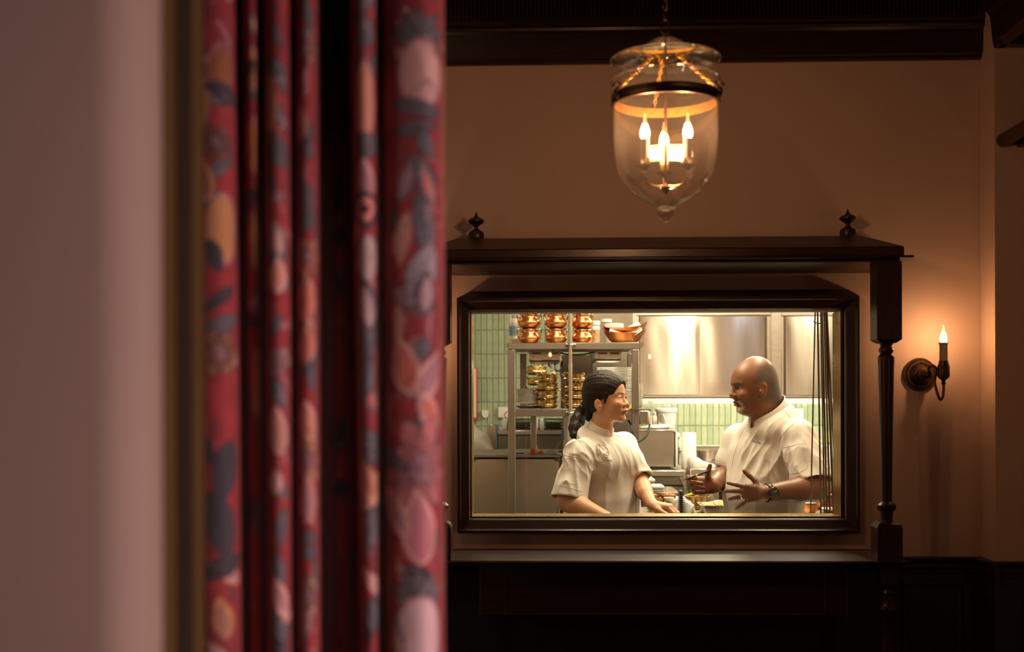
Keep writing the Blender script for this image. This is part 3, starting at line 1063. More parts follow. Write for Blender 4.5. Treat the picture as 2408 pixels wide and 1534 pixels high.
def leaf(px, py, L, W, ang, c=SLATE, vein=DARK):
    x, y = loc(px, py, ang)
    t = np.clip(x / L * .5 + .5, 0, 1)
    hw = W * np.sin(np.pi * t ** 0.8) ** 0.9
    e = np.abs(y) - hw
    inside = (x > -L) & (x < L)
    paint(sm(2.5, -1.5, e) * inside, c)
    paint(sm(3.0, 0.5, np.abs(e)) * inside * 0.8, vein)
    paint(sm(2.2, 0.6, np.abs(y)) * sm(0, -2, e) * inside, vein)
    st = np.abs(((x + np.abs(y) * 0.8) / 9.0) % 1 - .5)
    paint(sm(0.14, 0.04, st) * sm(-1, -4, e) * inside * .55, vein)


def fruit(px, py, rx, ry, c=PALE, ang=0):
    x, y = loc(px, py, ang)
    q = np.sqrt((x / rx) ** 2 + (y / ry) ** 2)
    paint(sm(1.03, 0.97, q), c)
    paint(sm(0.10, 0.03, np.abs(q - 1)) * .7, MAUVE)
    paint(sm(0.75, 0.2, np.sqrt(((x - rx * .25) / rx) ** 2 + ((y - ry * .1) / ry) ** 2)) * .35, tuple(k * 0.85 for k in c))


def flower(px, py, r, c=BEIGE, n=7, ang=0, c2=DARK):
    x, y = loc(px, py, ang)
    q = np.hypot(x, y)
    a = np.arctan2(y, x)
    for rr, nn_, ph, cc in ((1.0, n, 0, c), (0.66, n, .5, tuple(k * .8 for k in c)), (0.36, n - 2, .2, MAUVE)):
        R_ = r * rr * (0.66 + 0.34 * np.abs(np.cos((a * nn_ / 2) + ph * 3))) * (1 + .16 * np.sin(a * 2 + px) + .10 * np.sin(a * 3 + py))
        paint(sm(2, -2, q - R_), cc)
        paint(sm(3.2, .8, np.abs(q - R_)) * .8, c2)
    for k in range(n * 2):
        da = np.abs(((a - k * math.pi / n + math.pi) % (2 * math.pi)) - math.pi) * q
        paint(sm(2.4, .6, da) * (q < r * .8) * (q > r * .15) * .55, c2)
    paint(sm(2, -2, q - r * .13), tuple(k * .6 for k in MAUVE))


def petal(px, py, L, W, ang, c=BEIGE, edge=PALE):
    x, y = loc(px, py, ang)
    t = np.clip(x / L * .5 + .5, 0, 1)
    hw = W * np.sin(np.pi * t ** 1.3) ** 0.7
    e = np.abs(y) - hw
    ins = (np.abs(x) < L)
    paint(sm(2, -2, e) * ins, edge)
    paint(sm(-6, -9, e) * ins, c)
    for o_ in (-.4, 0, .4):
        paint(sm(2.2, .8, np.abs(y - o_ * hw)) * sm(-5, -8, e) * ins * .5, MAUVE)


def stem(pts, wd=4, c=SLATED):
    for (a, b_) in zip(pts[:-1], pts[1:]):
        L = math.hypot(b_[0] - a[0], b_[1] - a[1])
        x, y = loc(a[0], a[1], math.degrees(math.atan2(b_[1] - a[1], b_[0] - a[0])))
        paint(sm(wd, wd - 2, np.abs(y)) * (x > -1) * (x < L + 1), c)


def spray(px, py, r, n=5, a0=-150, a1=-30, c=SLATE):
    for k in range(n):
        a = a0 + (a1 - a0) * k / (n - 1)
        leaf(px + math.cos(math.radians(a)) * r * .55, py + math.sin(math.radians(a)) * r * .55, r * .5, r * .17, a, c)


def ring(px, py, r, c=PALE, c2=DARK):
    x, y = loc(px, py)
    q = np.hypot(x, y)
    paint(sm(r, r - 3, q), c2)
    paint(sm(r * .72, r * .72 - 3, q), c)
    paint(sm(r * .3, r * .3 - 3, q), c2)


# small motifs scattered between the large ones
r3 = random.Random(21)
for q in range(150):
    pp = r3.choice([515, 600, 655, 725, 868, 868, 940, 990, 1010])
    pp += r3.uniform(-22, 22)
    yy = r3.uniform(-60, 1600)
    t_ = r3.random()
    if t_ < .45:
        leaf(pp, yy, r3.uniform(22, 46), r3.uniform(8, 15), r3.uniform(0, 180), r3.choice([SLATE, SLATED, MAUVE, SLATE]))
    elif t_ < .75:
        petal(pp, yy, r3.uniform(22, 40), r3.uniform(10, 18), r3.uniform(0, 180), r3.choice([CORAL, MAUVE, BEIGE]), r3.choice([PALE, BEIGE, SLATE]))
    else:
        stem([(pp, yy), (pp + r3.uniform(-30, 30), yy + 40), (pp + r3.uniform(-20, 20), yy + 90)], 4, r3.choice([SLATED, MAUVE]))
# wide right fold
stem([(1010, 620), (985, 480), (960, 400), (1000, 330), (985, 210)], 4)
spray(985, 110, 75, 5)
fruit(990, 178, 47, 62)
leaf(980, 258, 55, 14, 12)
leaf(975, 305, 45, 12, -8)
leaf(1000, 345, 35, 13, 60)
petal(955, 420, 45, 16, 110, MAUVE, SLATE)
petal(1000, 430, 45, 14, 70, CORAL, SLATE)
leaf(998, 550, 75, 20, 78)
leaf(945, 565, 50, 15, 100, BEIGE, MAUVE)
leaf(985, 655, 62, 30, 115, (0.26, 0.22, 0.26), SLATED)
petal(1000, 690, 44, 20, 95, (0.30, 0.22, 0.24), SLATED)
petal(950, 860, 55, 30, 75, CORAL, PALE)
petal(1015, 880, 50, 24, 115, MAUVE, PALE)
petal(1010, 965, 40, 22, 60, CORAL, PALE)
stem([(905, 960), (960, 935), (990, 915)], 4, MAUVE)
leaf(1005, 1025, 40, 13, 15)
flower(985, 1100, 78, (0.36, 0.12, 0.13), 9, 10, SLATED)
petal(985, 1235, 70, 36, 85, (0.36, 0.13, 0.16), PALE)
petal(930, 1200, 55, 20, 60, MAUVE, PALE)
leaf(925, 1080, 40, 14, 30)
spray(985, 1420, 78, 5)
fruit(990, 1490, 52, 70, (0.48, 0.34, 0.37))
petal(935, 1500, 50, 16, 80, PALE, SLATE)
# the fold left of it
leaf(868, 75, 30, 26, 90)
fruit(866, 235, 24, 70, (0.44, 0.20, 0.14))
leaf(866, 335, 22, 18, 60)
petal(868, 420, 40, 20, 85, MAUVE, PALE)
ring(866, 490, 34, (0.45, 0.16, 0.15))
stem([(840, 520), (870, 540), (895, 500)], 4)
fruit(872, 605, 20, 40, (0.34, 0.27, 0.27))
petal(866, 715, 48, 24, 80, (0.34, 0.26, 0.27), SLATED)
leaf(862, 800, 44, 18, 65)
leaf(858, 900, 48, 20, 110)
leaf(870, 1035, 36, 17, 20)
leaf(864, 1075, 36, 14, -15)
petal(862, 1130, 44, 18, 70, CORAL, (0.5, 0.26, 0.12))
leaf(868, 1250, 46, 17, 105)
petal(872, 1370, 40, 12, 50, PALE, PALE)
leaf(872, 1455, 26, 30, 80)
# fold at 725
leaf(725, 25, 30, 14, 60)
flower(724, 110, 30, (0.30, 0.12, 0.07), 6)
fruit(712, 290, 14, 34, (0.46, 0.22, 0.17))
leaf(730, 350, 26, 9, 70)
for q in range(4):
    leaf(728, 440 + q * 27, 34, 8, 25, SLATE)
flower(724, 600, 42, (0.44, 0.17, 0.10), 7)
petal(724, 700, 46, 22, 90, CORAL, (0.45, 0.23, 0.17))
petal(728, 800, 44, 20, 100, CORAL, (0.45, 0.23, 0.17))
leaf(738, 890, 36, 12, 80)
petal(726, 990, 42, 22, 80, (0.44, 0.17, 0.12), PALE)
flower(722, 1080, 46, (0.44, 0.20, 0.13), 8)
petal(726, 1175, 44, 22, 90, MAUVE, (0.4, 0.2, 0.15))
leaf(726, 1265, 32, 12, 5)
leaf(726, 1300, 32, 12, -6)
flower(722, 1400, 34, (0.25, 0.15, 0.11), 6)
# fold at 655
leaf(652, 80, 30, 9, 70)
leaf(650, 160, 38, 18, 35)
leaf(668, 190, 26, 10, 80)
fruit(638, 245, 17, 56, OCHRE)
for q in range(3):
    leaf(655, 330 + q * 22, 36, 10, 30)
leaf(640, 420, 34, 10, 80)
petal(655, 560, 36, 16, 80, PALE, SLATE)
petal(655, 645, 34, 20, 90, (0.48, 0.2, 0.14), PALE)
flower(656, 850, 30, (0.33, 0.2, 0.19), 6)
leaf(652, 920, 36, 16, 60)
petal(655, 1010, 46, 22, 85, (0.44, 0.18, 0.15), PALE)
leaf(660, 1150, 30, 14, 20)
petal(648, 1130, 24, 16, 90, PALE, PALE)
leaf(665, 1240, 40, 12, 100)
leaf(655, 1345, 34, 16, 80)
petal(660, 1400, 40, 16, 70, MAUVE, PALE)
leaf(655, 1475, 40, 14, 60)
# narrow fold at 600 and the left fold
fruit(598, 150, 13, 40, OCHRE)
fruit(602, 330, 14, 50, (0.36, 0.13, 0.05))
fruit(600, 560, 12, 50, OCHRE)
fruit(604, 900, 14, 60, (0.34, 0.12, 0.05))
leaf(600, 1230, 40, 14, 80)
fruit(530, 150, 26, 40, (0.20, 0.07, 0.03))
fruit(482, 230, 18, 52, OCHRE)
leaf(545, 215, 50, 15, 20, SLATED)
flower(515, 330, 34, (0.16, 0.06, 0.035), 6)
fruit(530, 535, 32, 62, (0.36, 0.17, 0.07))
leaf(508, 600, 34, 16, 70, SLATED)
petal(490, 420, 40, 18, 85, (0.2, 0.07, 0.04), OCHRE)
flower(520, 830, 40, (0.2, 0.09, 0.05), 6)
leaf(530, 1110, 60, 26, 100, SLATED)
leaf(515, 1235, 66, 30, 75, SLATED)
leaf(490, 1060, 34, 12, 60, SLATED)
leaf(530, 1330, 50, 18, -20, SLATED)
petal(520, 1450, 40, 20, 80, (0.3, 0.14, 0.08), OCHRE)
# the print goes on below and above the frame and into the recesses
r2 = random.Random(4)
for q in range(46):
    pp = r2.choice([515, 590, 655, 725, 795, 868, 970])
    yy = r2.choice([r2.uniform(-300, -60), r2.uniform(1600, 3000)])
    (leaf(pp, yy, 60, 20, r2.uniform(0, 180)) if r2.random() < .5 else flower(pp, yy, 48, BEIGE, 7))
for q in range(16):
    leaf(r2.choice([775, 800, 825, 570, 582]), r2.uniform(0, 1534), 50, 17, r2.uniform(0, 180), SLATED)

# engraved line work over the whole print
P3 = np.stack([U * 46, ZZ * 30, U * 0], -1)
paint(sm(.10, .03, np.abs(vnoise(P3, 41))) * .50 * sm(-.2, .25, vnoise(P3 * .33, 44)), (0.05, 0.025, 0.035))
P3 = np.stack([U * 70 + 9, ZZ * 52, U * 0], -1)
paint(sm(.09, .03, np.abs(vnoise(P3, 42))) * .38 * sm(-.1, .3, vnoise(P3 * .3, 45)), (0.42, 0.27, 0.26))
P3 = np.stack([U * 28 + 4, ZZ * 22, U * 0], -1)
paint(sm(.28, .5, vnoise(P3, 43)) * .2, SLATED)

# vertices: folds sway a little with height
sway = np.sin(zz_ * 2.1 + 0.6)[:, None]
Xv = np.repeat(xy[None, :, 0], nz, 0) + 0.0022 * sway * np.sin(arc * 14)[None, :] + 0.002 * np.sin(zz_ * 3.3 + 1)[:, None] * np.cos(arc * 9 + 1)[None, :]
Xv = Xv + ((1.5 - zz_) * 0.0026)[:, None]
Yv = np.repeat(xy[None, :, 1], nz, 0) + 0.004 * np.sin(zz_[:, None] * 2.7 + arc[None, :] * 17)
V = np.stack([Xv, Yv, np.repeat(zz_[:, None], nu, 1)], -1).reshape(-1, 3)


def grid_faces(nr, nc):
    i = np.arange(nr - 1)[:, None] * nc + np.arange(nc - 1)[None, :]
    return np.stack([i, i + 1, i + nc + 1, i + nc], -1).reshape(-1, 4)


def np_mesh(name, V, Fq, m, parent=None, col=None, smooth=True):
    me = bpy.data.meshes.new(name)
    V = np.ascontiguousarray(V, np.float32)
    Fq = np.ascontiguousarray(Fq, np.int32)
    me.vertices.add(len(V))
    me.vertices.foreach_set('co', V.ravel())
    me.loops.add(Fq.size)
    me.loops.foreach_set('vertex_index', Fq.ravel())
    me.polygons.add(len(Fq))
    me.polygons.foreach_set('loop_start', np.arange(0, Fq.size, 4, dtype=np.int32))
    me.polygons.foreach_set('loop_total', np.full(len(Fq), 4, np.int32))
    me.update(calc_edges=True)
    me.validate()
    if smooth:
        me.shade_smooth()
    if col is not None:
        a = me.color_attributes.new('Col', 'FLOAT_COLOR', 'POINT')
        c4 = np.ones((len(V), 4), np.float32)
        c4[:, :3] = col
        a.data.foreach_set('color', c4.ravel())
    me.materials.append(m)
    o = bpy.data.objects.new(name, me)
    COL.objects.link(o)
    if parent:
        o.parent = parent
    return o


cur = empty('curtain', (0, 0, 0), 'crimson floral curtain hanging in folds at the edge of the plastered opening', 'curtain')
np_mesh('printed_fabric', V, grid_faces(nz, nu), M_curtain, cur, np.clip(colr * 1.5, 0, 1).reshape(-1, 3))
# lining: a plain sheet just behind the folds
sec2 = spline([(p, max(d + 0.006, 1.515 + 0.09 * (k % 2)), 0) for k, (p, d) in enumerate(sect) if 458 < p < 1020], 4)
b = MB()
vs = []
for zq in (0.012, 2.6):
    vs += [(PX(min(p.x, 1012), CAM.y + p.y), CAM.y + max(p.y, 1.71), zq) for p in sec2]
n = len(sec2)
b._add(vs, [(i, i + 1, n + i + 1, n + i) for i in range(n - 1)])
b.build('lining', M_lining, cur)
b = MB()
b.box((xy[0, 0] - 0.01, -2.86, 2.60), (xy[:, 0].max() - 0.012, -2.68, 2.618), 0.004)
b.build('heading_tape', M_lining, cur, False)

# ================================================================== KITCHEN SHELL
KY = 3.9                              # tiled wall
kl, kr = PX(1000, KY), PX(2120, KY)
wk = struct('wall_kitchen_back', MB().box((kl - 0.6, KY + 0.004, 0), (kr + 0.4, KY + 0.12, 2.72)), M_grout)
struct('wall_kitchen_left', MB().box((kl - 0.7, WT, 0), (kl - 0.6, KY + 0.12, 2.72)), M_kwall)
struct('wall_kitchen_right', MB().box((kr + 0.4, WT, 0), (kr + 0.5, KY + 0.12, 2.72)), M_kwall)
struct('floor_kitchen', MB().box((kl - 0.7, WT, -0.05), (kr + 0.5, KY + 0.12, 0.0)), M_kfloor)
struct('ceiling_kitchen', MB().box((kl - 0.7, WT, 2.70), (kr + 0.5, KY + 0.12, 2.80)), M_kwall)

# tiles: each one in view is a piece of the wall
tw, th = 13.72 * mpp(KY), 56.5 * mpp(KY)
gx, gz = 0.0034, 0.0034
tmesh = []
for m in M_tiles:
    for bev in (0.0016, 0.0022):
        o_ = MB().box((0, 0, 0), (tw - gx, 0.012, th - gz), bev).build('tile', m, None, False)
        tmesh.append(o_.data)
        bpy.data.objects.remove(o_)
zrow = PZ(1002, KY, 1500)
tr = random.Random(11)
ntile = 0
for lo, hi, r0, r1 in ((1096, 1300, -2, 5), (1572, 2000, -1, 2)):
    x0 = PX(1159.5 if lo < 1300 else 1608, KY)
    ka = math.floor((PX(lo, KY) - x0) / tw)
    kb = math.ceil((PX(hi, KY) - x0) / tw)
    for k in range(ka, kb):
        for r in range(r0, r1):
            me = tr.choice(tmesh)
            o_ = bpy.data.objects.new('tile', me)
            o_.location = (x0 + k * tw, KY - 0.004 - tr.uniform(0, 0.0025), zrow + r * th + gz / 2)
            o_.rotation_euler = (tr.uniform(-.012, .012), 0, tr.uniform(-.02, .02))
            COL.objects.link(o_)
            o_.parent = wk
            ntile += 1
b = MB()
x0 = PX(1300, KY)
xx = math.ceil((PX(1300, KY) - PX(1159.5, KY)) / tw) * tw + PX(1159.5, KY)
while xx < PX(1566, KY):
    for r in range(-3, 5):
        b.box((xx, KY - 0.004, zrow + r * th + gz / 2), (xx + tw - gx, KY + 0.006, zrow + (r + 1) * th - gz / 2))
    xx += tw
o = b.build('tiles_behind_the_gantry', M_tiles[0], wk, False)
o['kind'] = 'stuff'

# ================================================================== RIGHT BACK: CUPBOARDS
def wavy_door(a, c, Y, parent):
    p, q = at(a, 929, Y), at(c, 744, Y)
    nx, nz = 40, 12
    vs = []
    for j in range(nz + 1):
        z = p.z + (q.z - p.z) * j / nz
        for i in range(nx + 1):
            x = p.x + (q.x - p.x) * i / nx
            e = min(1, i / 3, (nx - i) / 3, j / 2, (nz - j) / 2)
            wv = 0.0008 * math.sin(x * 17 + a + .5 * math.sin(z * 7 + a)) + 0.0003 * math.sin(x * 41 + z * 5 + c)
            vs.append((x, Y + wv * e - 0.001 * e, z))
    n = nx + 1
    fs = [(j * n + i, j * n + i + 1, (j + 1) * n + i + 1, (j + 1) * n + i) for j in range(nz) for i in range(nx)]
    b = MB()
    b._add(vs, fs)
    b.box((p.x, Y + 0.0022, p.z), (q.x, Y + 0.010, q.z))
    return b.build('sliding_door', M_steeldoor, parent, world=True)


def cupboard(p0, p1, doors, label, Y=3.52):
    r = empty('wall_cupboard', (PX((p0 + p1) / 2, Y), Y, PZ(936, Y)), label, 'cupboard', 'steel wall cupboards')
    pbox('carcass', M_steel, p0, 600, p1, 935, Y + 0.03, KY - Y - 0.06, r, 0.002)
    pbox('header', M_steel, p0, 640, p1, 742.5, Y, 0.028, r, 0.003)
    for (a, c, dy) in doors:
        wavy_door(a, c, Y + dy, r)
    pbox('bottom_rail', M_steel, p0, 930, p1, 935, Y + 0.002, 0.026, r, 0.001)
    return r


c1 = cupboard(1493, 1813, ((1505, 1646, 0.004), (1644, 1798, 0.016)), 'steel wall cupboard with two sliding doors, behind the bald chef and the copper boats')
pbox('door_stile', M_steel, 1491, 728, 1503, 935, 3.53, 0.016, c1, 0.003)
pbox('door_slot', M_darksteel, 1499.5, 744, 1504, 929, 3.536, 0.006, c1, 0.001)
pbox('door_slot', M_darksteel, 1799.5, 744, 1804, 929, 3.536, 0.006, c1, 0.001)
pbox('door_stile', M_steel, 1804, 744, 1809, 929, 3.522, 0.018, c1, 0.002)
c2 = cupboard(1838, 2140, ((1848, 1985, 0.004), (1983, 2120, 0.016)), 'steel wall cupboard right of the bald chef, half hidden behind the skewers')
pbox('door_slot', M_darksteel, 1843.5, 744, 1848, 929, 3.536, 0.006, c2, 0.001)
pbox('door_stile', M_steel, 1838, 744, 1843, 929, 3.524, 0.016, c2, 0.002)
o = thing_pbox('filler_panel', M_steel, 1813.6, 600, 1837.4, 935, 3.535, 0.34, 'narrow plain steel panel between the two wall cupboards', 'panel')
sh = empty('wall_shelf', (PX(1740, 3.45), 3.45, PZ(950, 3.45)), 'pale lipped shelf running under the steel wall cupboards', 'shelf')
pbox('shelf_lip', M_whitepl, 1500, 937, 1716, 951.5, 3.45, 0.012, sh, 0.003)
pbox('shelf_lip', M_whitepl, 1716.8, 937, 2120, 951.5, 3.45, 0.012, sh, 0.003)
pbox('shelf_board', M_steel, 1500, 936.2, 2120, 938.5, 3.464, 0.42, sh, 0.001)
pbox('price_strip', mat('faded_red_sticker', (0.80, 0.52, 0.46), 0.6, noise=0.4, nscale=200), 1524, 943, 1535, 951, 3.4492, 0.0007, sh, 0)

# ================================================================== RIGHT BACK: COUNTERS
CYF = 2.62                            # front of the right counter
cnt = empty('back_counter', (PX(1700, CYF), CYF, 0), 'long steel back counter with splashback carrying the oven and paper roll', 'counter')
pbox('worktop', M_steel, 1497, 1107, 1612, 1121, CYF, 0.75, cnt, 0.004)
ztop = PZ(1107, CYF)
pbox('front_panel', M_steeld, 1497, 1122, 1608, 1141, CYF + 0.01, 0.02, cnt, 0.002)
pbox('shadow_gap', M_darksteel, 1497, 1141.5, 1608, 1145, CYF + 0.03, 0.02, cnt, 0.001)
pbox('door_panel', M_steeld, 1497, 1145.5, 1608, 1200, CYF + 0.012, 0.02, cnt, 0.002, zbot=0.12)
# deeper part on the right
CY2 = 2.95
pbox('worktop_deep', M_steel, 1613, 1110, 2160, 1119, CY2, KY - CY2 - 0.05, cnt, 0.003)
pbox('apron', M_steeld, 1613, 1120, 2160, 1156, CY2 + 0.01, 0.02, cnt, 0.002)
pbox('kick_panel', M_darksteel, 1613, 1157, 2160, 1200, CY2 + 0.12, 0.02, cnt, 0.002, zbot=0.0)
for pp in (1677, 1845):
    pbox('leg_post', M_steeld, pp, 1157, pp + 5, 1200, CY2 + 0.06, 0.03, cnt, 0.002, zbot=0.0)
pbox('splashback', M_steel, 1500, 1050, 2140, 1118, KY - 0.045, 0.016, cnt, 0.002)
pbox('splashback_lip', M_whitepl, 1500, 1047, 2140, 1050.5, KY - 0.07, 0.045, cnt, 0.002)
b = MB()
a1 = at(1599, 1142, CYF + 0.005)
b.prism([at(1598, 1122, CYF), at(1613, 1122, CYF), at(1614, 1165, CYF), at(1606, 1141, CYF)], (0, 0.3, 0))
b.build('side_cheek', M_steel, cnt, False, world=True)

# oven
OY = 2.72
ov = empty('countertop_oven', (PX(1545, OY), OY, PZ(1104, OY)), 'steel box oven standing on the back counter beside the paper roll', 'oven')
pbox('body', M_steelpan, 1499, 1013, 1585, 1098, OY, 0.42, ov, 0.004)
pbox('top_rim', M_steel, 1499, 1011, 1592, 1014, OY - 0.006, 0.42, ov, 0.002)
pbox('side_trim', M_darksteel, 1585.3, 1016, 1588, 1099, OY + 0.006, 0.40, ov, 0.001)
pbox('side_edge', M_whitepl, 1588.2, 1016, 1593.5, 1098, OY + 0.01, 0.40, ov, 0.003)
zo = ztop + 0.0005
for (a, c) in ((1520, 1574),):
    pbox('foot_plinth', M_blackrub, a, 1098.3, c, 1103, OY + 0.01, 0.38, ov, 0.002, zbot=zo)
# things on the oven
ot = PZ(1011, OY - 0.006) + 0.0008


def lthing(name, px, py, Y, prof, m, label=None, cat=None, n=28, group=None, part='body', z=None):
    """turned thing; prof in pixels (r, h) at depth Y"""
    k = mpp(Y)
    p = at(px, py, Y)
    zb_ = p.z if z is None else z
    e = empty(name, (p.x, Y, zb_), label, cat, group)
    MB().lathe([(r * k, h * k) for r, h in prof], (0, 0, 0), n).build(part, m, e)
    return e, k


e, k = lthing('bucket', 1567, 1009, 2.98, [(19, 0), (20, 1), (24.0, 38), (25.5, 39), (26.2, 44), (25.2, 47), (23, 48), (1, 48.5)], M_whitepl, 'white lidded plastic bucket on top of the steel oven', 'bucket', z=ot)
e, k = lthing('tumbler', 1554, 1000, 2.82, [(8.2, 0), (8.6, 1), (9.0, 26), (9.0, 27), (8.2, 27), (7.8, 3), (0.5, 2)], M_steel, 'shiny steel tumbler in front of the white bucket on the oven', 'cup', z=ot + 0.016)
e, k = lthing('paper_cup', 1530, 1002, 2.80, [(3.0, 0), (3.4, 22), (3.8, 22.5), (3.8, 25), (3.0, 25)], M_cream, 'slim beige paper cup left of the steel tumbler on the oven', 'cup', z=ot + 0.016)
e, k = lthing('squeeze_tub', 1539, 1002, 2.86, [(6.0, 0), (6.2, 18), (5.0, 22), (3.5, 26), (4.2, 27), (4.2, 33), (0.5, 34)], M_milky, 'white plastic tub with narrow neck beside the steel tumbler', 'tub', z=ot + 0.016)
tray = empty('oven_tray', (PX(1540, 2.74), 2.74, ot), 'shallow dark tray holding loose papers on top of the oven', 'tray')
pbox('tray_body', M_steeld, 1500, 1005, 1574, 1009.6, 2.735, 0.26, tray, 0.003, zbot=ot)
b = MB()
q = [at(1504, 1004, 2.76), at(1567, 1003, 2.76), at(1573, 1005, 2.80), at(1557, 975, 2.93), at(1548, 1000, 2.90)]
b.prism([at(1508, 1004.6, 2.75), at(1571, 1004.6, 2.75), at(1563, 998, 2.80), at(1536, 1000, 2.80)], (0, 0.004, 0.001))
o = b.build('loose_papers', M_paper, None, False)
tag(o, 'crumpled white paper sheet lying over the oven tray', 'paper')
b = MB().tube([at(1571, 1004, 2.735), at(1560, 975, 2.80)], 0.003, 6)
o = b.build('spatula_handle', M_whitepl)
tag(o, 'thin white spatula leaning against the steel tumbler on the oven', 'spatula')

# paper roll, dispenser, bowl, bag
e, k = lthing('paper_towel_roll', 1620, 1090, 3.04, [(17, 0), (17.2, 1), (17.2, 88), (16.5, 89.5), (4, 89.6), (4, 80), (1, 80)], M_paper, 'tall roll of white paper towel standing on the back counter right of the oven', 'paper roll', n=36, z=PZ(1110, 2.95) + 0.0006)
dsp = empty('wall_dispenser', (PX(1599, 3.2), 3.2, ztop + 0.0006), 'white plastic dispenser squeezed between the oven and the paper roll', 'dispenser')
pbox('dispenser_body', M_whitepl, 1594.5, 1030, 1603.5, 1062, 3.2, 0.10, dsp, 0.004)
pbox('dispenser_stand', M_milky, 1596, 1062, 1602, 1100, 3.22, 0.05, dsp, 0.003, zbot=ztop + 0.0006)
pbox('dispenser_spout', M_blue, 1597, 1052, 1599, 1058, 3.193, 0.006, dsp, 0.001)
pbox('dispenser_cap', M_whitepl, 1593.5, 1019, 1600, 1030, 3.19, 0.08, dsp, 0.004)
z2 = PZ(1110, CY2) + 0.0006
e, k = lthing('mixing_bowl', 1663, 1095, 3.35, [(15, 0), (18, 1), (22, 8), (24.3, 24), (25.6, 25), (25.6, 26.5), (24, 26), (21.5, 8), (17.5, 2.4), (0.5, 2)], M_steel, 'wide steel mixing bowl on the back counter behind the raised hand', 'bowl', n=36, z=PZ(1086, 3.35))
e['label'] = 'wide steel mixing bowl standing on an upturned box by the tiled wall'
o = thing_pbox('steel_box', M_steeld, 1640, 1086.2, 1690, 1108, 3.22, 0.24, 'low steel box under the wide mixing bowl', 'box', zbot=PZ(1110, CY2) + 0.0006)
bag = empty('flour_bag', (PX(1645, 2.75), 2.75, z2), 'open white paper bag in a steel bin behind the raised hand with the pen', 'bag')
pbox('bin', M_steel, 1623, 1103, 1690, 1135, 2.64, 0.22, bag, 0.004, zbot=0.85)
vs, fs = [], []
rnd = random.Random(3)
nn_ = 18
top = at(1650, 1094, 2.70)
for r_, (sc_, dz) in enumerate(((1.0, -0.004), (1.03, 0.012), (0.9, 0.030), (0.7, 0.034), (0.1, 0.026))):
    for k_ in range(nn_):
        a = 2 * math.pi * k_ / nn_
        x = math.copysign(abs(math.cos(a)) ** .6, math.cos(a)) * 0.080 * sc_
        y = math.copysign(abs(math.sin(a)) ** .6, math.sin(a)) * 0.10 * sc_
        lift = (0.026 if x < -.02 else 0.0) * (r_ in (1, 2, 3)) + rnd.uniform(-.004, .004) + (-0.012 * (x / .08) if r_ > 1 else 0)
        vs.append((PX(1650, 2.70) + x, 2.75 + y, PZ(1103, 2.64) + dz + lift))
for r_ in range(4):
    for k_ in range(nn_):
        fs.append((r_ * nn_ + k_, r_ * nn_ + (k_ + 1) % nn_, (r_ + 1) * nn_ + (k_ + 1) % nn_, (r_ + 1) * nn_ + k_))
fs.append(tuple(range(4 * nn_, 5 * nn_)))
b = MB()
b._add(vs, fs)
b.build('crumpled_paper', M_paper, bag, world=True)

# poster, tub, bottle and towels right of the man
o = thing_pbox('notice_sheet', M_paper, 1868, 961.5, 1889.5, 1010, KY - 0.016, 0.003, 'white paper notice stuck on the green tiles behind the chef with the watch', 'notice', bev=0.0005)
tb = empty('storage_tub', (PX(1926, 3.2), 3.2, z2), 'clear storage tub with open white lid on the counter behind the skewers', 'tub')
pbox('tub_body', M_milky, 1914, 1054, 1936, 1095, 3.2, 0.14, tb, 0.006, zbot=z2)
pbox('tub_rim', M_whitepl, 1912, 1049, 1938, 1054, 3.195, 0.15, tb, 0.004)
b = MB().prism([at(1916, 1053, 3.21), at(1930, 1034, 3.21), at(1933, 1036, 3.21), at(1920, 1053, 3.21)], (0, 0.12, 0))
b.build('tub_lid', M_whitepl, tb, False, world=True)
bt = empty('cleaning_bottle', (PX(1950, 3.0), 3.0, z2), 'white bottle with yellow and red top behind the hanging skewers', 'bottle')
kk = mpp(3.0)
MB().lathe([(5 * kk, 0), (5.5 * kk, 2 * kk), (5.5 * kk, 50 * kk), (4.5 * kk, 62 * kk)], (0, 0, 0), 20).build('bottle_body', M_whitepl, bt)
MB().lathe([(4.6 * kk, 62 * kk), (4.4 * kk, 67 * kk)], (0, 0, 0), 18).build('red_band', M_red, bt)
MB().lathe([(4.4 * kk, 67 * kk), (3.4 * kk, 80 * kk), (2.0 * kk, 90 * kk), (1.2 * kk, 92 * kk)], (0, 0, 0), 18).build('yellow_top', M_yellow, bt)
e, k = lthing('paper_towel_roll', 1968, 1090, 2.97, [(11, 0), (11, 118), (10.4, 119), (2, 119)], M_paper, 'tall white paper roll at the right edge of the window behind the skewers', 'paper roll', n=28, z=z2)

# ================================================================== TALL STEEL CABINET behind the gantry
tc = empty('tall_cabinet', (PX(1410, 2.45), 2.45, 0), 'tall brown-tinted steel cabinet standing behind the shelf gantry', 'cabinet')
pbox('cabinet_body', M_steeld, 1393, 600, 1490, 1100, 2.45, 0.6, tc, 0.004, zbot=0.0)
pbox('cabinet_edge', M_steel, 1490.4, 600, 1494, 1100, 2.46, 0.3, tc, 0.002, zbot=0.0)
pbox('dark_door', M_darksteel, 1320, 834, 1392, 965, 2.452, 0.5, tc, 0.004)
pbox('door_rim', M_steel, 1317, 838, 1319.6, 965, 2.448, 0.02, tc, 0.001)

# ================================================================== GANTRY
GY = 1.50
NTH = ['topmost', 'second from top', 'third from top', 'fourth from top', 'fifth from top', 'sixth from top', 'seventh from top', 'eighth from top', 'ninth from top', 'tenth from top', 'eleventh from top',
       'twelfth from top', 'thirteenth from top', 'fourteenth from top', 'fifteenth from top', 'tenth from bottom', 'ninth from bottom', 'eighth from bottom', 'seventh from bottom', 'sixth from bottom', 'fifth from bottom',
       'fourth from bottom', 'third from bottom', 'second from bottom', 'lowest']


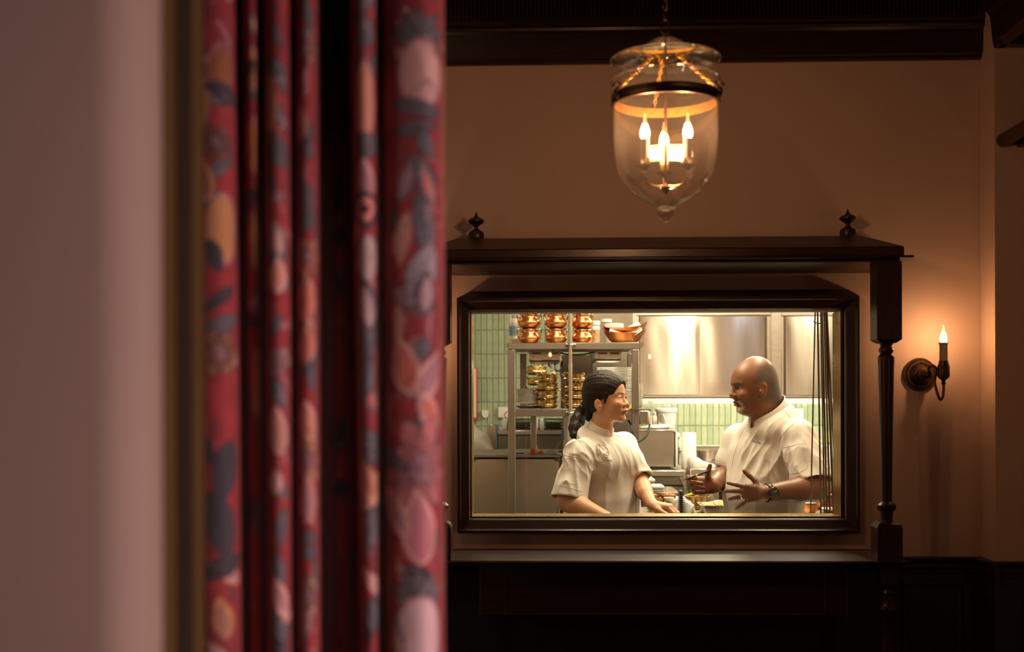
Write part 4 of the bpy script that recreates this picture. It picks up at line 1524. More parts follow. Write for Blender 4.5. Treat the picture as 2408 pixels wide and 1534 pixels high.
def nth(i, n):
    """i counted from the bottom of a stack of n"""
    k = n - 1 - i
    return NTH[k] if k < n - 10 or k < 6 else NTH[24 - i]


ORD = ['lowest', 'second', 'third', 'topmost', 'fifth', 'sixth']
gan = empty('shelf_gantry', (PX(1349, GY), GY, 0), 'two tier stainless steel shelf gantry stacked with copper and brass pots', 'shelf rack')
for (a, c) in ((1195, 1211.5), (1487, 1503)):
    pbox('front_leg', M_steeld, a, 822.5, c, 1230, GY, 0.036, gan, 0.002, zbot=0.0)
pbox('top_beam', M_steeld, 1195, 805.5, 1503, 822, GY, 0.036, gan, 0.002)
pbox('mid_beam', M_steeld, 1212, 962, 1486.6, 980, GY, 0.036, gan, 0.002)
zt_ = PZ(805.5, GY)
zm_ = PZ(961, GY)
xg0, xg1 = PX(1195, GY), PX(1503, GY)
MB().box((xg0, GY + 0.0365, zt_ - 0.012), (xg1, 2.30, zt_ - 0.001), 0.002).build('top_shelf', M_steeld, gan, False, world=True)
MB().box((xg0, GY + 0.0365, zm_ - 0.014), (xg1 + 0.06, 2.30, zm_ - 0.001), 0.002).build('mid_shelf', M_steeld, gan, False, world=True)
for (a, c, y0, y1) in ((1503.3, 1514, 805.5, 818), (1189.5, 1194.7, 808, 816)):
    q = [(a, y0), (c, y0), (c, y0 + 4), (c - 4, y1), (a, y1)] if a > 1300 else [(a, y0), (c, y0), (c, y1), (a, y1)]
    MB().prism([at(x, y, GY + 0.004) for x, y in q], (0, 0.03, 0)).build('corner_tab', M_steeld, gan, False, world=True)
zu = PZ(1070, 1.66)                     # top of the steel unit below
pbox('rear_leg', M_steeld, 1223, 832, 1238, 966, 2.16, 0.03, gan, 0.002)
pbox('rear_leg', M_steeld, 1476, 832, 1486, 966, 2.20, 0.03, gan, 0.002)
pbox('lower_post', M_steel, 1248, 975, 1261, 1066, 2.0, 0.03, gan, 0.002, zbot=zu + 0.0006)
pbox('lower_post', M_steel, 1324, 975, 1336, 1066, 1.95, 0.03, gan, 0.002, zbot=zu + 0.0006)
# tube with two clamps in front
p0, p1 = at(1342, 1004, GY - 0.016), at(1342, 640, GY - 0.016)
MB().cyl((p0.x, GY - 0.016, p0.z), (p0.x, GY - 0.016, 2.69), 0.0085, n=18).build('conduit_tube', M_steel, gan, world=True)
pb = at(1340, 1000, GY - 0.016)
MB().cyl((p0.x, GY - 0.016, p0.z - 0.03), (p0.x, GY - 0.016, p0.z + 0.012), 0.011, n=16).build('tube_socket', M_steel, gan, world=True)
for yy in (811.5, 971):
    b = MB()
    q = at(1342, yy, GY - 0.004)
    b.box((q.x - 0.026, GY - 0.0045, q.z - 0.0075), (q.x + 0.026, GY - 0.0005, q.z + 0.0075), 0.003)
    b.tube([(q.x - 0.0125, GY - 0.003, q.z)] + [(q.x - 0.0118 * math.cos(t), GY - 0.016 - 0.0118 * math.sin(t), q.z) for t in np.linspace(-.3, math.pi + .3, 9)] + [(q.x + 0.0125, GY - 0.003, q.z)], 0.0035, 8)
    cl = b.build('tube_clamp', M_steel, gan, world=True)
    for sx in (-1, 1):
        MB().lathe([(0.0075, 0), (0.0075, 0.002), (0.005, 0.004), (0.001, 0.0045)], (q.x + sx * 0.0195, GY - 0.0045, q.z), 12, (0, -1, 0)).build('screw', M_steeld, cl, world=True)
# heat lamps under the top shelf
for (a, c, y0, y1, Y) in ((1243, 1318, 824, 848, 1.68), (1398, 1463, 824, 845, 1.62)):
    hl = pbox('heat_lamp', M_steel, a, y0, c, y1, Y, 0.36, gan, 0.003)
    pbox('lamp_grille', M_darksteel, a + 2, y1 + 0.2, c - 3, y1 + 4, Y + 0.004, 0.34, hl, 0.001)
    for q in ((a + 8, a + 30), (c - 28, c - 6)):
        pbox('slot', M_darksteel, q[0], y0 + 5, q[1], y0 + 9.5, Y - 0.0012, 0.001, hl, 0)
    pbox('plug_hole', M_darksteel, a + 9.5, y0 + 13, a + 12.5, y0 + 16, Y - 0.0012, 0.001, hl, 0)
pth = spline([at(1300, 824, 1.8), at(1330, 833, 1.8), at(1360, 835, 1.8), at(1398, 829, 1.75)], 8)
MB().tube(pth, 0.004, 7).build('cable', M_blackrub, gan, world=True)
pth = spline([at(1316, 850, 2.0), at(1305, 858, 2.0), at(1308, 872, 2.0), at(1320, 868, 2.0), at(1322, 850, 2.0), at(1318, 872, 2.0), at(1322, 892, 2.0)], 8)
MB().tube(pth, 0.005, 7).build('cable', M_blackrub, gan, world=True)
pth = spline([at(1288, 852, 2.05), at(1296, 868, 2.05), at(1312, 878, 2.05), at(1330, 884, 2.05)], 8)
MB().tube(pth, 0.006, 7).build('cable', M_inkgrey, gan, world=True)
# switch box on the right leg, with its cable
sb = pbox('switch_box', M_steel, 1503.5, 966, 1525, 999, GY + 0.002, 0.06, gan, 0.004)
pbox('box_side', M_whitepl, 1525.3, 967, 1528, 998, GY + 0.006, 0.055, sb, 0.003)
MB().tube(spline([at(1482, 962, GY - 0.008), at(1490, 964, GY - 0.010), at(1504, 965, GY - 0.008)], 5), 0.004, 7).build('cable_tie', M_blackrub, gan, world=True)
pth = spline([at(1478, 990, GY + 0.06), at(1484, 1000, GY + 0.01), at(1487, 1016, GY - 0.012), at(1496, 1037, GY - 0.016), at(1508, 1036, GY - 0.01), at(1522, 1022, GY + 0.0), at(1528, 998, GY + 0.03)], 8)
MB().tube(pth, 0.0048, 8).build('cable', M_blackrub, gan, world=True)

# ---- copper handi pots, three stacks on the top shelf
k = mpp(1.70)


def handi(name):
    e = empty(name, (0, 0, 0))
    pr = [(9, 0), (14, 0.4), (20, 4), (24.5, 10), (25.8, 15), (24.6, 18.5), (20, 25), (17.6, 28.5), (17.6, 31), (19.6, 34.2), (19.9, 35), (19.0, 35), (17, 31.2), (17, 28.5), (19, 25.5), (24.6, 17), (24, 11), (19, 4.5), (12, 1.6), (0.5, 1.4)]
    MB().lathe([(r * k, h * k) for r, h in pr], (0, 0, 0), 36).build('pot_body', M_copper, e)
    MB().lathe([(19.9 * k, 34.4 * k), (20.4 * k, 35.0 * k), (19.9 * k, 35.7 * k), (19.2 * k, 35.1 * k)], (0, 0, 0), 36, closed=True).build('tinned_rim', M_steel, e)
    for s_ in (1, -1):
        pt = spline([(s_ * x * k, 0, z * k) for x, z in ((17.6, 30), (20.5, 33.5), (24, 36), (28, 34.5), (29.5, 29), (27.5, 24), (25.5, 19.5), (26.8, 14.5), (28.5, 12.5))], 6)
        MB().tube(pt, 1.5 * k, 8, radii=[k * (1.3 + 0.5 * math.sin(math.pi * i / (len(pt) - 1))) for i in range(len(pt))]).build('curled_handle', M_brass, e)
        MB().ell((s_ * 19.0 * k, 0, 31.5 * k), (2.4 * k, 2.2 * k, 2.4 * k), 10, 8).build('handle_boss', M_brass, e)
    return e


p0_ = handi('copper_pot')
first = True
cols = (('left', 1245, 1.68, 14), ('middle', 1308, 1.68, -20), ('right', 1370, 1.72, 24))
for (nm, px, Y, az) in cols:
    for lv in range(4):
        lb = '%s hammered copper pot with curled brass handles in the %s stack on the top shelf' % (ORD[lv], nm)
        loc = (PX(px, Y), Y, zt_ + 0.0005 + lv * 36.0 * k)
        if first:
            p0_.location = loc
            p0_['label'] = lb
            p0_['category'] = 'pot'
            p0_['group'] = 'stacked copper pots'
            p0_.rotation_euler = (0, 0, math.radians(az))
            first = False
        else:
            dup(p0_, loc, lb, 'stacked copper pots', math.radians(az + (lv * 37) % 23 - 11))

# ---- copper boat bowls with papers between them
def boat(L, W, H, rise, base=.42):
    mb = MB()
    nn, mm = 40, 9
    for sgn in (0, 1):
        vs = []
        for i in range(mm):
            f = i / (mm - 1)
            for j in range(nn):
                a = 2 * math.pi * j / nn
                ca, sa = math.cos(a), math.sin(a)
                cx = math.copysign(abs(ca) ** (1 - .25 * f), ca)
                x = L * (base + (1 - base) * f ** 0.8) * cx * (1 - .0 * f)
                y = W * (base * .8 + (1 - base * .8) * f ** 0.7) * math.copysign(abs(sa) ** (1 + .35 * f), sa)
                z = H * f ** 1.25 + rise * f * f * abs(ca) ** 3.2
                if sgn:
                    x, y, z = x * .975, y * .96, z + .0022 * (1 - f) + 0.0002
                vs.append((x, y, z))
        fs = [(i * nn + j, i * nn + (j + 1) % nn, (i + 1) * nn + (j + 1) % nn, (i + 1) * nn + j) for i in range(mm - 1) for j in range(nn)]
        fs.append(tuple(range(nn - 1, -1, -1)))
        if sgn:
            fs = [tuple(reversed(f)) for f in fs]
        mb._add(vs, fs)
    o_ = 0
    q = mm * nn
    mb.f += [((mm - 1) * nn + j, (mm - 1) * nn + (j + 1) % nn, q + (mm - 1) * nn + (j + 1) % nn, q + (mm - 1) * nn + j) for j in range(nn)]
    mb.mi += [0] * nn
    return mb


YB = 1.66
kb_ = mpp(YB)
for q, (lb, x, z, tilt, az) in enumerate((('lower boat shaped copper bowl on the top shelf right of the pots', 1468, 0.0008, 0.02, 4), ('upper boat shaped copper bowl nested over papers in the lower one', 1474, 0.026, -0.10, -2))):
    o = boat(53 * kb_, 30 * kb_, 25 * kb_, 11 * kb_).build('copper_boat_bowl', M_copperp)
    o.location = (PX(x, YB), YB + 0.004 * q, zt_ + 0.0008 + z)
    o.rotation_euler = (0, tilt, math.radians(az))
    tag(o, lb, 'bowl', 'copper boat bowls')
for (lb, pts) in (('folded white paper sheet lying between the two copper boat bowls, left end', [(1434, 774), (1455, 781), (1462, 784), (1460, 789), (1433, 781)]),
                  ('folded white paper sheet lying between the two copper boat bowls, right end', [(1472, 784), (1494, 781), (1508, 771), (1511, 777), (1494, 788), (1474, 789)]),
                  ('rolled white paper sticking up behind the copper boat bowls', [(1478, 769), (1503, 758), (1507, 765), (1494, 771)])):
    yq = YB - 0.050 if 'rolled' not in lb else YB + 0.04
    b = MB().prism([at(x, y, yq) for x, y in pts], (0, 0.02, 0.004))
    o = b.build('paper_sheet', M_paper, None, False)
    tag(o, lb, 'paper')

# tubs and jars behind the pots
def tub(name, px, Y, prof, mats, label, cat, z, n=28):
    kk = mpp(Y)
    e = empty(name, (PX(px, Y), Y, z), label, cat)
    for part, m, pr in zip(('tub_body', 'lid', 'contents'), mats, prof):
        MB().lathe([(r * kk, h * kk) for r, h in pr], (0, 0, 0), n).build(part, m, e)
    return e


zs_ = zt_ + 0.0006
tub('plastic_tub', 1444, 1.98, [[(20, 0), (21, 2), (21.5, 44), (21.5, 46)], [(22.5, 44.5), (23, 45), (23, 54), (21, 55), (1, 55)]], (M_milky, M_pinklid), 'translucent white tub with pale pink lid behind the copper boat bowls', 'tub', zs_)
tub('spice_jar', 1398, 1.93, [[(12, 0), (13, 1), (13, 46), (11, 50)], [(13, 50.2), (14, 50.5), (14, 59), (13, 60), (1, 60)], [(13.15, 1.2), (13.2, 40)]], (M_milky, M_whitepl, M_spice), 'tall jar of orange spice powder behind the right copper pots', 'jar', zs_)
tub('spice_jar', 1222, 2.0, [[(17, 0), (18, 2), (18, 68), (16, 70)], [(18, 70.2), (18.5, 71), (18.5, 78), (1, 79)], [(16, 1), (16.4, 16), (14, 20), (1, 21)]], (M_clear, M_milky, M_inkbrown), 'clear plastic jar of star shaped spices behind the left copper pots', 'jar', zs_)
st = empty('tub_stack', (PX(1207, 2.12), 2.12, zs_), 'stack of cream, white and blue tubs at the left end of the top shelf', 'tub')
kk = mpp(2.12)
for part, m, pr in (('cream_tub', M_cream, [(9, 0), (9.5, 1), (10, 22), (10.5, 23)]), ('white_tub', M_whitepl, [(10, 23.2), (10.2, 30)]), ('blue_tub', M_blue, [(9, 30.2), (9.8, 52)]), ('clear_tub', M_milky, [(10, 52.2), (10.5, 54), (9.8, 80)])):
    MB().lathe([(r * kk, h * kk) for r, h in pr], (0, 0, 0), 24).build(part, m, st)
tub('storage_jar', 1425, 2.1, [[(13, 0), (14, 1), (14, 60)], [(14.4, 60.2), (14.4, 68), (1, 69)], [(13, 1), (13, 14), (1, 15)]], (M_clear, M_milky, M_cream), 'clear jar of meal between the spice jar and the pink lidded tub', 'jar', zs_)

# ---- brass karahi pots on the mid shelf
k = mpp(1.66)


def karahi(name):
    e = empty(name, (0, 0, 0))
    pr = [(14, 0), (20, 0.3), (23.5, 3), (25.2, 6), (25.6, 8.5), (24.6, 10.4), (23.6, 11), (23.8, 18.2), (24.8, 19), (24.8, 19.8), (23.4, 19.6), (22.9, 11.2), (24, 8), (22, 4), (13, 1.6), (0.5, 1.5)]
    MB().lathe([(r * k, h * k) for r, h in pr], (0, 0, 0), 40).build('pan_body', M_brass, e)
    for s_ in (1, -1):
        c = [(s_ * 23.4, -6, 16), (s_ * 26.5, -6.5, 18), (s_ * 30, -5.5, 21), (s_ * 31.5, -2.5, 23.5), (s_ * 31.8, 0, 24), (s_ * 31.5, 2.5, 23.5), (s_ * 30, 5.5, 21), (s_ * 26.5, 6.5, 18), (s_ * 23.4, 6, 16)]
        MB().tube([p * k for p in spline(c, 5)], 1.5 * k, 8).build('loop_handle', M_brass, e)
    return e


p1_ = karahi('brass_pan')
first = True
zq = zm_ + 0.0006
for (nm, px, Y, n_, z0_, azs) in (('left front', 1287, 1.66, 4, zq, (75, 20, 110, 60)), ('right front', 1352, 1.66, 4, zq, (10, 65, 100, 50)), ('rear', 1263, 1.98, 4, zq + 0.01, (15, 160, 25, 120))):
    for lv in range(n_):
        lb = '%s brass pan with loop handles in the %s stack on the middle shelf' % (ORD[lv], nm)
        loc = (PX(px, Y) + 0.002 * ((lv * 7) % 3 - 1), Y, z0_ + lv * 20.2 * k * (1 if nm != 'rear' else 1.28))
        if first:
            p1_.location = loc
            tag(p1_, lb, 'pan', 'stacked brass pans')
            p1_.rotation_euler = (0, 0, math.radians(azs[lv]))
            first = False
        else:
            dup(p1_, loc, lb, 'stacked brass pans', math.radians(azs[lv]))

# ---- plates
def plate_mesh(name, r, m, h=0.014):
    pr = [(r * .55, 0), (r * .6, 0.0005), (r * .66, 0.003), (r * .96, h - .002), (r, h - .0006), (r * .995, h), (r * .95, h - .0003), (r * .62, 0.0045), (0.001, 0.004)]
    return MB().lathe(pr, (0, 0, 0), 36).build(name, m)


pl0 = plate_mesh('steel_plate', 34 * mpp(1.72), M_plate, 0.011)
for i in range(11):
    o = pl0 if i == 0 else pl0.copy()
    if i:
        COL.objects.link(o)
    o.location = (PX(1246, 1.72) + rng.uniform(-.002, .002), 1.72, zq + 0.022 + i * 3.05 * mpp(1.72))
    tag(o, nth(i, 11) + ' shiny steel plate in the stack left on the middle shelf', 'plate', 'stack of steel plates')
o = plate_mesh('oval_dish', 30 * mpp(1.62), M_plate, 0.016)
o.scale = (1.15, 1.0, 1.0)
o.location = (PX(1243, 1.70), 1.70, zq)
tag(o, 'dark oval metal dish under the stack of steel plates', 'dish')
pw0 = plate_mesh('white_plate', 42 * mpp(1.85), M_porc, 0.013)
for i in range(24):
    o = pw0 if i == 0 else pw0.copy()
    if i:
        COL.objects.link(o)
    o.location = (PX(1446, 1.85) + rng.uniform(-.0015, .0015), 1.85, zq + i * 3.85 * mpp(1.85))
    tag(o, nth(i, 24) + ' white plate in the tall stack behind the woman', 'plate', 'stack of white plates')
bw0 = MB().lathe([(q[0] * mpp(1.9), q[1] * mpp(1.9)) for q in ((4, 0), (5, .3), (9, 4), (11, 7.6), (10.4, 7.6), (8, 3.5), (0.5, 1))], (0, 0, 0), 24).build('white_bowl', M_porc)
for i in range(11):
    o = bw0 if i == 0 else bw0.copy()
    if i:
        COL.objects.link(o)
    o.location = (PX(1502, 1.9) + rng.uniform(-.002, .002), 1.9, zq + i * 5.0 * mpp(1.9))
    tag(o, nth(i, 11) + ' small white bowl in the stack right of the gantry leg', 'bowl', 'stack of small white bowls')
b = MB().prism([at(1478, 962, 1.63), at(1486, 962, 1.63), at(1486, 945, 1.63)], (0, 0.004, 0))
tag(b.build('yellow_card', M_yellow, None, False), 'small yellow card against the right gantry leg on the middle shelf', 'card')

# ================================================================== STEEL UNIT with the rounded panel, below the gantry
un = empty('steel_unit', (PX(1215, 1.66), 1.66, 0), 'steel unit with a large round cornered worn panel at the lower left of the window', 'counter')
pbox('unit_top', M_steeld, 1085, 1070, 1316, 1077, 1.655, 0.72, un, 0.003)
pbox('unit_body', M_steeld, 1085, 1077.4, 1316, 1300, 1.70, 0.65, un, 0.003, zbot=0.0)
q = []
x0, x1, y0, y1 = 1110, 1313, 1079, 1210
for (cx_, cy_, a0) in ((x1 - 16, y0 + 16, -90), (x1 - 16, y1 - 16, 0), (x0 + 16, y1 - 16, 90), (x0 + 16, y0 + 16, 180)):
    for t in range(0, 91, 15):
        a = math.radians(a0 + t)
        q.append((cx_ + 16 * math.cos(a), cy_ + 16 * math.sin(a)))
b = MB()
P0 = [at(x, y, 1.668) for x, y in q]
cxx = sum((p for p in P0), Vector()) / len(P0)
n = len(P0)
ring2 = [Vector((cxx.x + (p.x - cxx.x) * .985, 1.661, cxx.z + (p.z - cxx.z) * .977)) for p in P0]
back = [p + Vector((0, 0.030, 0)) for p in P0]
b._add(back + P0 + ring2, [(i, (i + 1) % n, n + (i + 1) % n, n + i) for i in range(n)] + [(n + i, n + (i + 1) % n, 2 * n + (i + 1) % n, 2 * n + i) for i in range(n)] + [tuple(range(2 * n, 3 * n))])
b.build('rounded_panel', M_steelpan, un, world=True)
pbox('lower_rail', M_steel, 1100, 1211.2, 1320, 1214, 1.66, 0.035, un, 0.002)
b = MB().tube([at(1311, 1068, 1.66), at(1318, 1067, 1.65), at(1320, 1072, 1.65)], 0.004, 7)
b.build('latch', M_steel, un, world=True)
zu1 = zu + 0.0006
tub('sauce_jar', 1252.5, 1.80, [[(5.4, 0), (5.8, 1), (5.8, 9)], [(5.9, 9.1), (5.9, 12), (1, 12.2)]], (M_red, M_red), 'short red sauce jar on the steel unit behind the gantry leg', 'jar', zu1, 18)
e = tub('squeeze_bottle', 1262, 1.83, [[(5.2, 0), (5.6, 1), (5.6, 9), (4, 11)], [(4, 11), (2.2, 13.5), (0.9, 21), (0.5, 21.3)]], (M_whitepl, M_whitepl), 'white pointed squeeze bottle between the red jar and the orange tops', 'bottle', zu1, 18)
tub('sauce_tub', 1273, 1.80, [[(6.2, 0), (6.4, 4.5)], [(5, 4.6), (3, 5.2), (2.2, 9), (2, 12), (.5, 12.4)]], (M_red, M_orange), 'low red tub with orange nozzle right of the white squeeze bottle', 'tub', zu1, 18)
b = MB().prism([at(1282, 1066.5, 1.85), at(1302, 1066.5, 1.85), at(1326, 1034, 1.85), at(1320, 1034, 1.85)], (0, 0.05, 0))
tag(b.build('clear_guard', M_clear, None, False), 'slanting clear plastic sheet above the steel unit beside her shoulder', 'guard')
b = MB().prism([at(1318, 1030, 1.9), at(1322, 1008, 1.9), at(1326, 1008, 1.9), at(1326, 1036, 1.9)], (0, 0.03, 0))
tag(b.build('blue_packet', M_blue, None, False), 'small blue and white packet hanging beside her shoulder', 'packet')
o = thing_pbox('knife', M_blackrub, 1212, 1065.6, 1232, 1068.4, 1.78, 0.02, 'dark handled knife lying on the steel unit left of the red jar', 'knife', bev=0.001, zbot=zu1)

# back left unit with crates
bl = empty('rear_unit', (PX(1250, 3.12), 3.12, 0), 'steel unit with pale worktop at the far left carrying two black crates', 'counter')
pbox('rear_worktop', M_steel, 1170, 1012, 1326, 1023, 3.11, 0.62, bl, 0.004)
pbox('rear_body', M_steeld, 1172, 1023.4, 1325, 1070, 3.13, 0.58, bl, 0.003, zbot=0.0)
pbox('front_ledge', M_whitepl, 1172, 1058, 1325, 1061, 3.10, 0.03, bl, 0.002)
ep = empty('end_panel', (PX(1157, 3.14), 3.14, 0), 'upright steel end panel with blue film edge at the far left', 'panel')
pbox('steel_sheet', M_steel, 1147, 999, 1167.5, 1075, 3.14, 0.5, ep, 0.003, zbot=0.0)
pbox('blue_film_edge', M_blue, 1167.8, 999, 1169.8, 1075, 3.138, 0.02, ep, 0.001)
zr_ = PZ(1012, 3.11) + 0.0006


def crate(px0, px1, py, Y, D, label):
    e = empty('wire_crate', (PX((px0 + px1) / 2, Y), Y, zr_), label, 'crate', 'black crates')
    x0, x1 = PX(px0, Y), PX(px1, Y)
    z1 = PZ(py, Y)
    b = MB()
    for yy in (Y, Y + D):
        for i in range(4):
            zz0 = zr_ + 0.004 + (z1 - zr_ - 0.010) * i / 3
            b.box((x0, yy, zz0), (x1, yy + 0.005, zz0 + 0.005))
        nb = max(6, int((x1 - x0) / 0.012))
        for i in range(nb + 1):
            xx = x0 + (x1 - x0 - 0.004) * i / nb
            b.box((xx, yy + 0.001, zr_), (xx + 0.004, yy + 0.004, z1))
    for xx in (x0, x1 - 0.005):
        for i in range(4):
            zz0 = zr_ + 0.004 + (z1 - zr_ - 0.010) * i / 3
            b.box((xx, Y, zz0), (xx + 0.005, Y + D, zz0 + 0.005))
    o = b.build('grid_sides', M_crate, e, False, world=True)
    o['kind'] = 'stuff'
    MB().box((x0, Y, zr_), (x1, Y + D, zr_ + 0.004)).build('crate_floor', M_crate, e, False, world=True)
    b = MB().box((x0 - .002, Y - .002, z1 - .006), (x1 + .002, Y + .007, z1), .002).box((x0 - .002, Y + D - .002, z1 - .006), (x1 + .002, Y + D + .007, z1), .002)
    b.build('crate_rim', M_crate, e, False, world=True)
    MB().box((x0 + .008, Y + .05, zr_ + .0045), (x1 - .008, Y + D - .03, z1 - .02), .01).build('dark_contents', M_darksteel, e, False, world=True)
    return e


crate(1194, 1247, 985, 3.18, 0.30, 'black lattice crate behind the left gantry leg on the rear unit')
crate(1279, 1324, 985, 3.18, 0.30, 'black lattice crate nearer the woman on the rear unit')
o = thing_pbox('white_box', M_whitepl, 1181, 985, 1193, 1011, 3.3, 0.2, 'white box left of the black crates on the rear unit', 'box', zbot=zr_)
o = thing_pbox('white_box', M_whitepl, 1256, 986, 1277, 1010, 3.42, 0.15, 'white box between the two black crates on the rear unit', 'box', zbot=zr_)
tub('black_dispenser', 1267.5, 3.22, [[(4, 0), (3, 2), (1.5, 4), (1.2, 20)], [(1.6, 20), (1.6, 25), (.4, 26)]], (M_blackrub, M_blackrub), 'thin black dispenser standing between the two black crates', 'dispenser', zr_, 14)
# things on the tiled wall at the left
wb = empty('whiteboard', (PX(1116, KY), KY - 0.03, PZ(988, KY, 1116)), 'narrow white board with red edge on the green tiles at the left', 'board')
pbox('board_face', M_paper, 1088, 868, 1119.5, 982, KY - 0.034, 0.014, wb, 0.001)
pbox('red_edge', M_red, 1119.8, 864, 1123, 988, KY - 0.036, 0.018, wb, 0.002)
pbox('red_edge', M_red, 1088, 982.4, 1119.5, 988, KY - 0.036, 0.018, wb, 0.002)
b = MB()
pts = [(1133, 965), (1148.5, 965), (1148.5, 975), (1146, 981), (1141, 984), (1136, 981), (1133, 975)]
b.prism([at(x, y, KY - 0.034) for x, y in pts], (0, 0.018, 0))
tag(b.build('wall_sensor', M_whitepl, None, False), 'small white shield shaped holder on the green tiles', 'holder')
o = thing_pbox('socket_plate', M_whitepl, 1171.5, 957.5, 1195, 983, KY - 0.03, 0.014, 'white electric socket plate on the green tiles left of the gantry', 'socket')
pth = spline([at(1194, 968, KY - 0.05), at(1189, 971, KY - 0.06), at(1187, 977, KY - 0.06), at(1190, 982, KY - 0.06), at(1194, 984, KY - 0.05)], 6)
tag(MB().tube(pth, 0.004, 6).build('orange_cord', M_red), 'orange cord looping over the white socket plate', 'cord')

# ================================================================== PREP COUNTER behind the two cooks
PZT = 1.0
pc = empty('prep_counter', (1.2, 1.02, 0), 'steel prep counter crowded with pans and food between the two cooks', 'counter')
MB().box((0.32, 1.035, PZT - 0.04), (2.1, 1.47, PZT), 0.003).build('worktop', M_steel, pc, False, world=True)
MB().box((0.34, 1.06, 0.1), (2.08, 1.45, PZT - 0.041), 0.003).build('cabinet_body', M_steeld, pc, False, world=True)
MB().box((0.36, 1.08, 0.0), (2.06, 1.43, 0.099), 0.003).build('plinth', M_darksteel, pc, False, world=True)
PZT += 0.0006


def pthing(name, px, Y, prof, m, label, cat, n=28, part='body', group=None, z=None):
    kk = mpp(Y)
    e = empty(name, (PX(px, Y), Y, PZT if z is None else z), label, cat, group)
    MB().lathe([(r * kk, h * kk) for r, h in prof], (0, 0, 0), n).build(part, m, e)
    return e, kk


def loops(e, kk, R, z, az, size=8, m=None, both=True, rise=5):
    for s_ in ((1, -1) if both else (1,)):
        a = math.radians(az) + (0 if s_ > 0 else math.pi)
        d, t = Vector((math.cos(a), math.sin(a), 0)), Vector((-math.sin(a), math.cos(a), 0))
        pts = [d * R - t * size * .55 + Vector((0, 0, z)), d * (R + size * .5) - t * size * .6 + Vector((0, 0, z + rise * .5)), d * (R + size) - t * size * .3 + Vector((0, 0, z + rise)), d * (R + size) + t * size * .3 + Vector((0, 0, z + rise)),
               d * (R + size * .5) + t * size * .6 + Vector((0, 0, z + rise * .5)), d * R + t * size * .55 + Vector((0, 0, z))]
        MB().tube([p * kk for p in spline(pts, 6)], 1.25 * kk, 8).build('loop_handle', m or M_brass, e)


e, kk = pthing('brass_pan', 1552, 1.14, [(9, 0), (12, 0.5), (13.5, 3), (13.5, 9), (12.6, 10), (12.8, 32), (13.6, 33), (12.2, 32.6), (12, 6), (0.5, 2)], M_brass, 'small deep brass pan with looped handles beside her left hand', 'pan')
loops(e, kk, 12.6, 18, -70, 10, rise=8)
e, kk = pthing('brass_pan', 1537, 1.25, [(9, 0), (12, 0.5), (12.8, 3), (12, 28), (12.8, 29), (11.6, 28.6), (11.4, 4), (0.5, 2)], M_brass, 'small brass pan half hidden behind her left forearm', 'pan')
loops(e, kk, 12, 24, -50, 9, rise=7)
e, kk = pthing('cream_cup', 1572.5, 1.20, [(9.2, 0), (9.6, 1), (10.4, 25), (12, 25.5), (12.4, 33), (11.2, 34), (1, 34.2)], M_cream, 'plain cream lidded paper cup beside the small brass pans', 'cup')
# folded towel
vs, fs = [], []
tn = 30
kk = mpp(1.13)
for i in range(13):
    f = i / 12
    for j in range(tn):
        a = 2 * math.pi * j / tn
        hgt = 33 * (1 - f) if True else 0
        rad = math.sin(math.pi * (0.5 + 0.5 * (1 - f)) if f > .999 else math.pi / 2 * (f ** .55))
        rx, ry = 26 * rad, 20 * rad
        x, y = rx * math.cos(a), ry * math.sin(a)
        nz = vnoise(np.array([[x * .12, y * .12 + 5, f * 3.0]]), 5)[0]
        z = 37 * (1 - f ** 2.2) * (1.0 - 0.35 * max(0, math.cos(a))) * (1 + .16 * nz) + .2
        ri = 1 + .12 * math.sin(a * 5 + f * 7) * f
        vs.append((x * ri * kk, y * ri * kk, max(z, 0.15 * 1) * kk))
for i in range(12):
    for j in range(tn):
        fs.append((i * tn + j, (i + 1) * tn + j, (i + 1) * tn + (j + 1) % tn, i * tn + (j + 1) % tn))
fs.append(tuple(range(12 * tn, 13 * tn))[::-1])
tw_ = empty('kitchen_towel', (PX(1607, 1.16), 1.16, PZT), 'crumpled white kitchen towel with dark stripes behind the ring bound notebook', 'towel')
b = MB()
b._add(vs, fs)
tmesh_o = b.build('towel_cloth', M_towel, tw_)
# ring bound notebook seen on its spine
nb = empty('ring_notebook', (PX(1601.5, 1.06), 1.06, PZT), 'black ring bound notebook standing on edge in front of the white towel', 'notebook')
kk = mpp(1.06)
MB().box((-3.6 * kk, 0.0, 0), (3.8 * kk, 0.062, 56 * kk), 0.002).build('cover', M_blackrub, nb, False)
for i in range(11):
    zq_ = (4 + i * 4.9) * kk
    b = MB()
    cpts = [Vector((-1.0 * kk + 8.2 * kk * math.cos(a) * (1 if math.cos(a) > 0 else 1.0), -0.002 - 0.004 * math.sin(a), zq_ + 1.4 * kk * math.sin(a))) for a in np.linspace(-0.9, math.pi + .25, 14)]
    b.tube(cpts, 0.62 * kk, 6)
    b.build('wire_ring', M_blackrub, nb)
# wide brass pan
e, kk = pthing('brass_pan', 1634, 1.36, [(18, 0), (23, .6), (26.3, 4), (26.8, 9), (25.6, 12), (25.4, 27), (27, 28), (27.6, 30), (26.2, 30.2), (24.6, 27), (24.8, 11), (24, 4), (1, 2.5)], M_brass, 'wide brass pan with a loop handle on the prep counter between the cooks', 'pan', n=40)
loops(e, kk, 26, 25, 8, 11, rise=6)
MB().lathe([(24 * kk, 22 * kk), (1 * kk, 22.5 * kk)], (0, 0, 0), 28).build('contents', M_darksteel, e)
b = MB().prism([at(1610, 1166, 1.40), at(1632, 1160, 1.40), at(1634, 1163, 1.40), at(1613, 1168, 1.40)], (0, 0.03, 0))
tag(b.build('yellow_sheet', M_yellow, None, False), 'yellow sheet lying across the rim of the wide brass pan', 'sheet')
